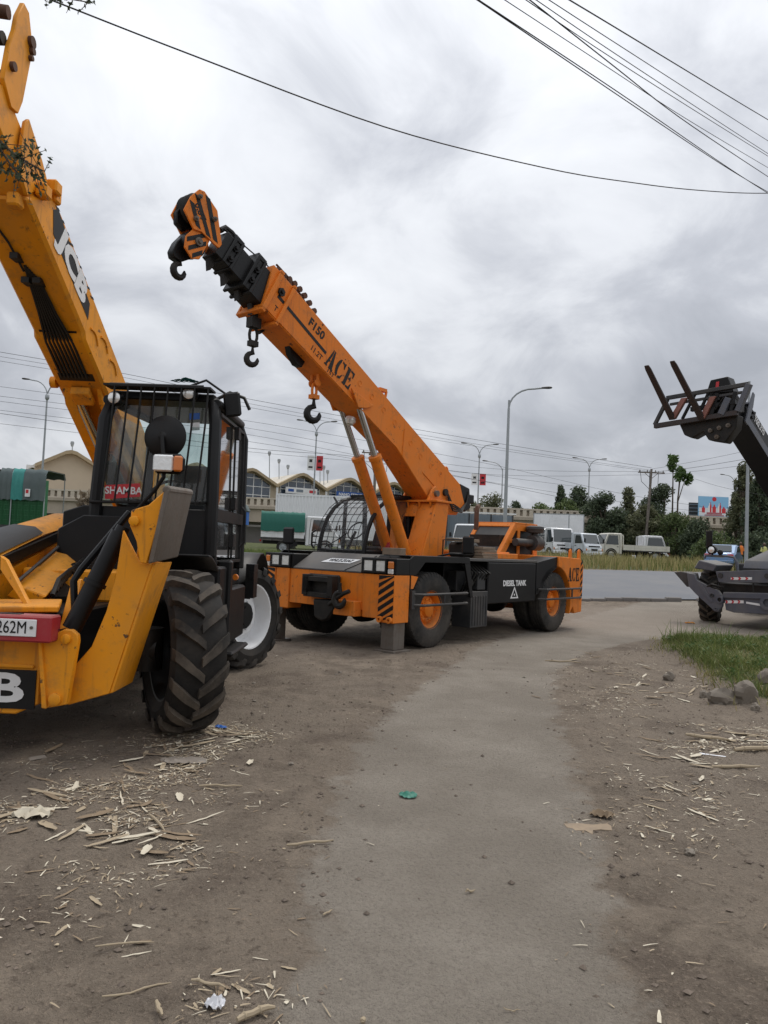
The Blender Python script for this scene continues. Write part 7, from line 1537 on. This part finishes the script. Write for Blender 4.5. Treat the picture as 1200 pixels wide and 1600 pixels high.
CARD = mat('cardboard', (.31, .235, .16), .9, var=.15, dust=.7, dustcol=(.19, .15, .11), dscale=9, bump=.5, bscale=20); PAPER = mat('white_paper', (.72, .72, .74), .7); GREENP = mat('green_plastic_bag', (.02, .16, .11), .5); GREYP = mat('grey_plastic_sheet', (.22, .19, .16), .6, var=.2); ROCK = mat('rock', (.21, .18, .145), .9, var=.3, dust=.7, dustcol=(.14, .115, .09), dscale=8, bump=.6, bscale=16); ORP = mat('orange_scrap', (.55, .22, .03), .6)
flat_piece(920, 1288, [(-.14, .05), (-.13, -.01), (-.10, -.02), (-.09, -.05), (-.03, -.055), (.0, -.11), (.015, -.05), (.06, -.04), (.125, -.055), (.135, .01), (.12, .045), (.03, .03), (-.05, .055)], CARD, 'cardboard_scrap', 'torn cardboard piece lying on the path at right', 'cardboard', .006, R(-4))
flat_piece(940, 1272, [(-.07, .05), (.07, .05)], HUSKD, 'crumpled_leaf', 'crumpled brown leaf beside the torn cardboard', 'leaf', crumple=.05)
flat_piece(638, 1238, [(-.06, .06), (.06, .06)], GREENP, 'plastic_scrap', 'crumpled green plastic scrap in the middle of the path', 'litter', crumple=.025)
flat_piece(1112, 1181, [(-.10, -.02), (.10, -.028), (.11, -.01), (-.09, .02)], PAPER, 'paper_scrap', 'white paper strip lying by the husks at right', 'paper', .004, R(-8))
flat_piece(1078, 978, [(-.12, .05), (.12, .05)], ORP, 'orange_scrap', 'small orange scrap in front of the dark telehandler wheel', 'litter', crumple=.05)
flat_piece(50, 1275, [(-.11, .07), (.11, .07)], HUSKW, 'husk_wad', 'wad of pale husk lying at far left', 'husk', crumple=.06)
flat_piece(285, 1190, [(-.17, .10), (.17, .10)], GREYP, 'plastic_sheet', 'grey plastic sheet scrap trodden into the dirt before the tyre', 'litter', crumple=.035)
flat_piece(345, 1140, [(-.05, .03), (.05, .03)], BLUE, 'blue_scrap', 'small blue plastic scrap in the husks beside the tyre', 'litter', crumple=.02)
flat_piece(130, 1300, [(-.06, .01), (.06, .0), (.06, -.012), (-.06, -.012)], HUSKW, 'wood_chip', 'short pale chip right of the husk wad', 'chip')
flat_piece(335, 1575, [(-.035, .03), (.035, .03)], PAPER, 'paper_ball', 'crumpled white paper ball near the bottom edge', 'paper', crumple=.045)
flat_piece(55, 1182, [(-.07, .03), (.06, .04), (.08, -.02), (-.05, -.04)], GREYP, 'paper_scrap', 'grey flat scrap in the shade under the yellow machine', 'litter', .003, R(20))
def stick(px, py, l, r, rz, label, mt=HUSK, name='dry_stalk', group='dry stalks lying on the dirt'):
    p = on_ground(px, py); n = 6; rr = random.Random(int(px)); pts = [Vector(((i/(n-1)-.5)*l, rr.uniform(-.03, .03)*l, r*.8+rr.uniform(0, .01))) for i in range(n)]; m = MB(); m.tube(pts, [r*.7, r, r*.9, r, r*.8, r*.4], 7)
    for k in (1, 3): m.lathe([(-.006, r*.9), (0, r*1.25), (.006, r*.9)], pts[k], (1, 0, 0), 7)
    lay(m.mesh(name, mt, 50), name, p.x, p.y, rz, label, 'stalk', group)
for a in ((485, 1315, .26, .007, R(18), 'forked dry stalk at the left edge of the path'), (400, 1585, .14, .012, R(35), 'thick pale stalk at the bottom edge'), (250, 1582, .10, .008, R(-62), 'short brown stalk near the bottom edge'), (325, 1542, .13, .006, R(-8), 'flat pale stalk above the paper ball'), (345, 1230, .28, .007, R(16), 'long pale stalk right of the husks'), (245, 1290, .24, .008, R(-55), 'slanting pale stalk in the husk heap'), (195, 1480, .22, .004, R(18), 'thin stalk lying left of centre'), (215, 1540, .24, .004, R(25), 'thin long stalk near the bottom left'), (880, 1033, .55, .012, R(-20), 'long dry stalk at the right edge of the path'), (1185, 1175, .45, .02, R(8), 'thick pale husk stalk at the right edge'), (1105, 1155, .38, .016, R(-6), 'pale split stalk below the rocks'), (1150, 1200, .35, .014, R(-15), 'pale stalk beside the white paper strip'), (735, 1387, .05, .005, R(20), 'tiny pale chip in the middle of the path'), (512, 1420, .06, .004, R(50), 'tiny bent stalk on the path at left'), (800, 1572, .06, .002, R(-8), 'thin dark twig near the bottom of the path'), (568, 1590, .035, .008, R(80), 'short pinkish stub at the bottom edge of the path')):
    px, py, l, r, rz, lab = a; stick(px, py, l, r, rz, lab)
def rock(px, py, r, label, sq=(1, 1, 1.2)):
    p = on_ground(px, py); bm = bmesh.new(); bmesh.ops.create_icosphere(bm, subdivisions=3, radius=1)
    for v in bm.verts:
        n = mnoise.noise(v.co*1.3+Vector((px, 0, 0))); k = 1+.42*n+.16*mnoise.noise(v.co*3.2+Vector((py, 1, 0)))+.06*mnoise.noise(v.co*9); v.co = Vector((v.co.x*sq[0], v.co.y*sq[1], v.co.z*sq[2]))*r*k
    me = bpy.data.meshes.new('rock'); bm.to_mesh(me); bm.free(); me.materials.append(ROCK); me.shade_smooth(); me.set_sharp_from_angle(angle=R(24)); o = link('rock', me, None, (p.x, p.y, tz(p.x, p.y)+r*.4), random.uniform(0, 6)); tag(o, label, 'rock', 'rocks edging the grass mound')
rock(1164, 1103, .135, 'upright grey rock at the foot of the grass mound', (.85, .85, 1.35)); rock(1130, 1100, .13, 'broad half-buried rock left of the upright one', (1.2, .9, .95)); rock(1045, 1062, .07, 'small dark rock at the left tip of the mound'); rock(1100, 1088, .05, 'small pale rock left of the broad half-buried one'); rock(1215, 1085, .11, 'rock just outside the right edge of the view'); rock(1180, 1112, .045, 'small stone at the foot of the upright grey rock'); rock(1197, 1092, .09, 'small rock at the right edge of the view')
for k in range(16):
    px, py = random.choice([(random.uniform(350, 900), random.uniform(1050, 1110)), (random.uniform(880, 1100), random.uniform(1060, 1350)), (random.uniform(380, 520), random.uniform(1050, 1250))]); rock(px, py, random.uniform(.012, .026), ['smallest', 'second', 'third', 'fourth', 'fifth', 'sixth', 'seventh', 'eighth', 'ninth', 'tenth', 'eleventh', 'twelfth', 'thirteenth', 'fourteenth', 'fifteenth', 'last'][k] and 'small loose stone on the dirt '+('before the crane' if py < 1112 else 'right of the path' if px > 600 else 'left of the path'), (1.2, 1, .6))
# ------------------------------------------------------------------ people far behind, on the verge
def person(px, py_feet, dep, label, shirt):
    d = ray(px, py_feet); x, y = d.x*dep, dep; z0 = float(T(x, y)); t = empty('person', (x, y, z0), R(20)); tag(t, label, 'person', 'people on the far verge')
    J = {'pel': (0, 0, .93), 'sp': (0, 0, 1.18), 'ch': (0, 0, 1.40), 'nk': (0, 0, 1.50), 'hd': (0, .01, 1.62), 'tp': (0, .01, 1.72), 'ls': (-.19, 0, 1.42), 'le': (-.25, .02, 1.15), 'lh': (-.24, -.08, .90), 'rs': (.19, 0, 1.42), 're': (.25, .02, 1.15), 'rh': (.24, -.08, .90), 'lp': (-.09, 0, .90), 'lk': (-.10, -.03, .50), 'la': (-.10, .02, .08), 'lf': (-.10, -.14, .04), 'rp': (.09, 0, .90), 'rk': (.11, .0, .50), 'ra': (.12, .08, .08), 'rf': (.12, -.08, .04)}
    E_ = [('pel', 'sp'), ('sp', 'ch'), ('ch', 'nk'), ('nk', 'hd'), ('hd', 'tp'), ('ch', 'ls'), ('ls', 'le'), ('le', 'lh'), ('ch', 'rs'), ('rs', 're'), ('re', 'rh'), ('pel', 'lp'), ('lp', 'lk'), ('lk', 'la'), ('la', 'lf'), ('pel', 'rp'), ('rp', 'rk'), ('rk', 'ra'), ('ra', 'rf')]
    rad = {'pel': .14, 'sp': .13, 'ch': .15, 'nk': .06, 'hd': .09, 'tp': .07, 'ls': .07, 'rs': .07, 'le': .045, 're': .045, 'lh': .03, 'rh': .03, 'lp': .09, 'rp': .09, 'lk': .06, 'rk': .06, 'la': .04, 'ra': .04, 'lf': .035, 'rf': .035}
    ks = list(J); me = bpy.data.meshes.new('body'); me.from_pydata([J[k] for k in ks], [(ks.index(a), ks.index(b)) for a, b in E_], []); o = link('body', me, t); md = o.modifiers.new('skin', 'SKIN'); sv = me.skin_vertices[0].data if me.skin_vertices else None
    if sv is None:
        bm = bmesh.new(); bm.from_mesh(me); bm.verts.layers.skin.verify(); bm.to_mesh(me); bm.free(); sv = me.skin_vertices[0].data
    for i, k in enumerate(ks): sv[i].radius = (rad[k], rad[k]*.8); sv[i].use_root = (k == 'pel')
    o.modifiers.new('sub', 'SUBSURF').levels = 1; me.materials.append(mat('trousers', (.03, .03, .05), .9))
    m = MB(); m.lathe([(.88, .17), (1.0, .165), (1.2, .165), (1.38, .19), (1.47, .13), (1.5, .07)], n=14, axis=(0, 0, 1)); m.tube([(-.19, 0, 1.42), (-.255, .02, 1.14)], .075, 8); m.tube([(.19, 0, 1.42), (.255, .02, 1.14)], .075, 8); m.v = [(v[0], v[1]*.75, v[2]) for v in m.v]; m.build('shirt', shirt, t)
    m = MB(); m.lathe([(-.12, .04), (-.08, .085), (0, .098), (.07, .085), (.11, .03)], (0, .0, 1.63), (0, 0, 1), 12); m.build('head', mat('skin', (.09, .05, .03), .6), t)
person(1157, 872, 50, 'person in an orange shirt standing left of the pale pole on the far verge', mat('orange_shirt', (.75, .20, .03), .8))
person(1194, 868, 50, 'person in a pale yellow top at the right edge behind the dark machine', mat('yellow_shirt', (.55, .55, .2), .8))
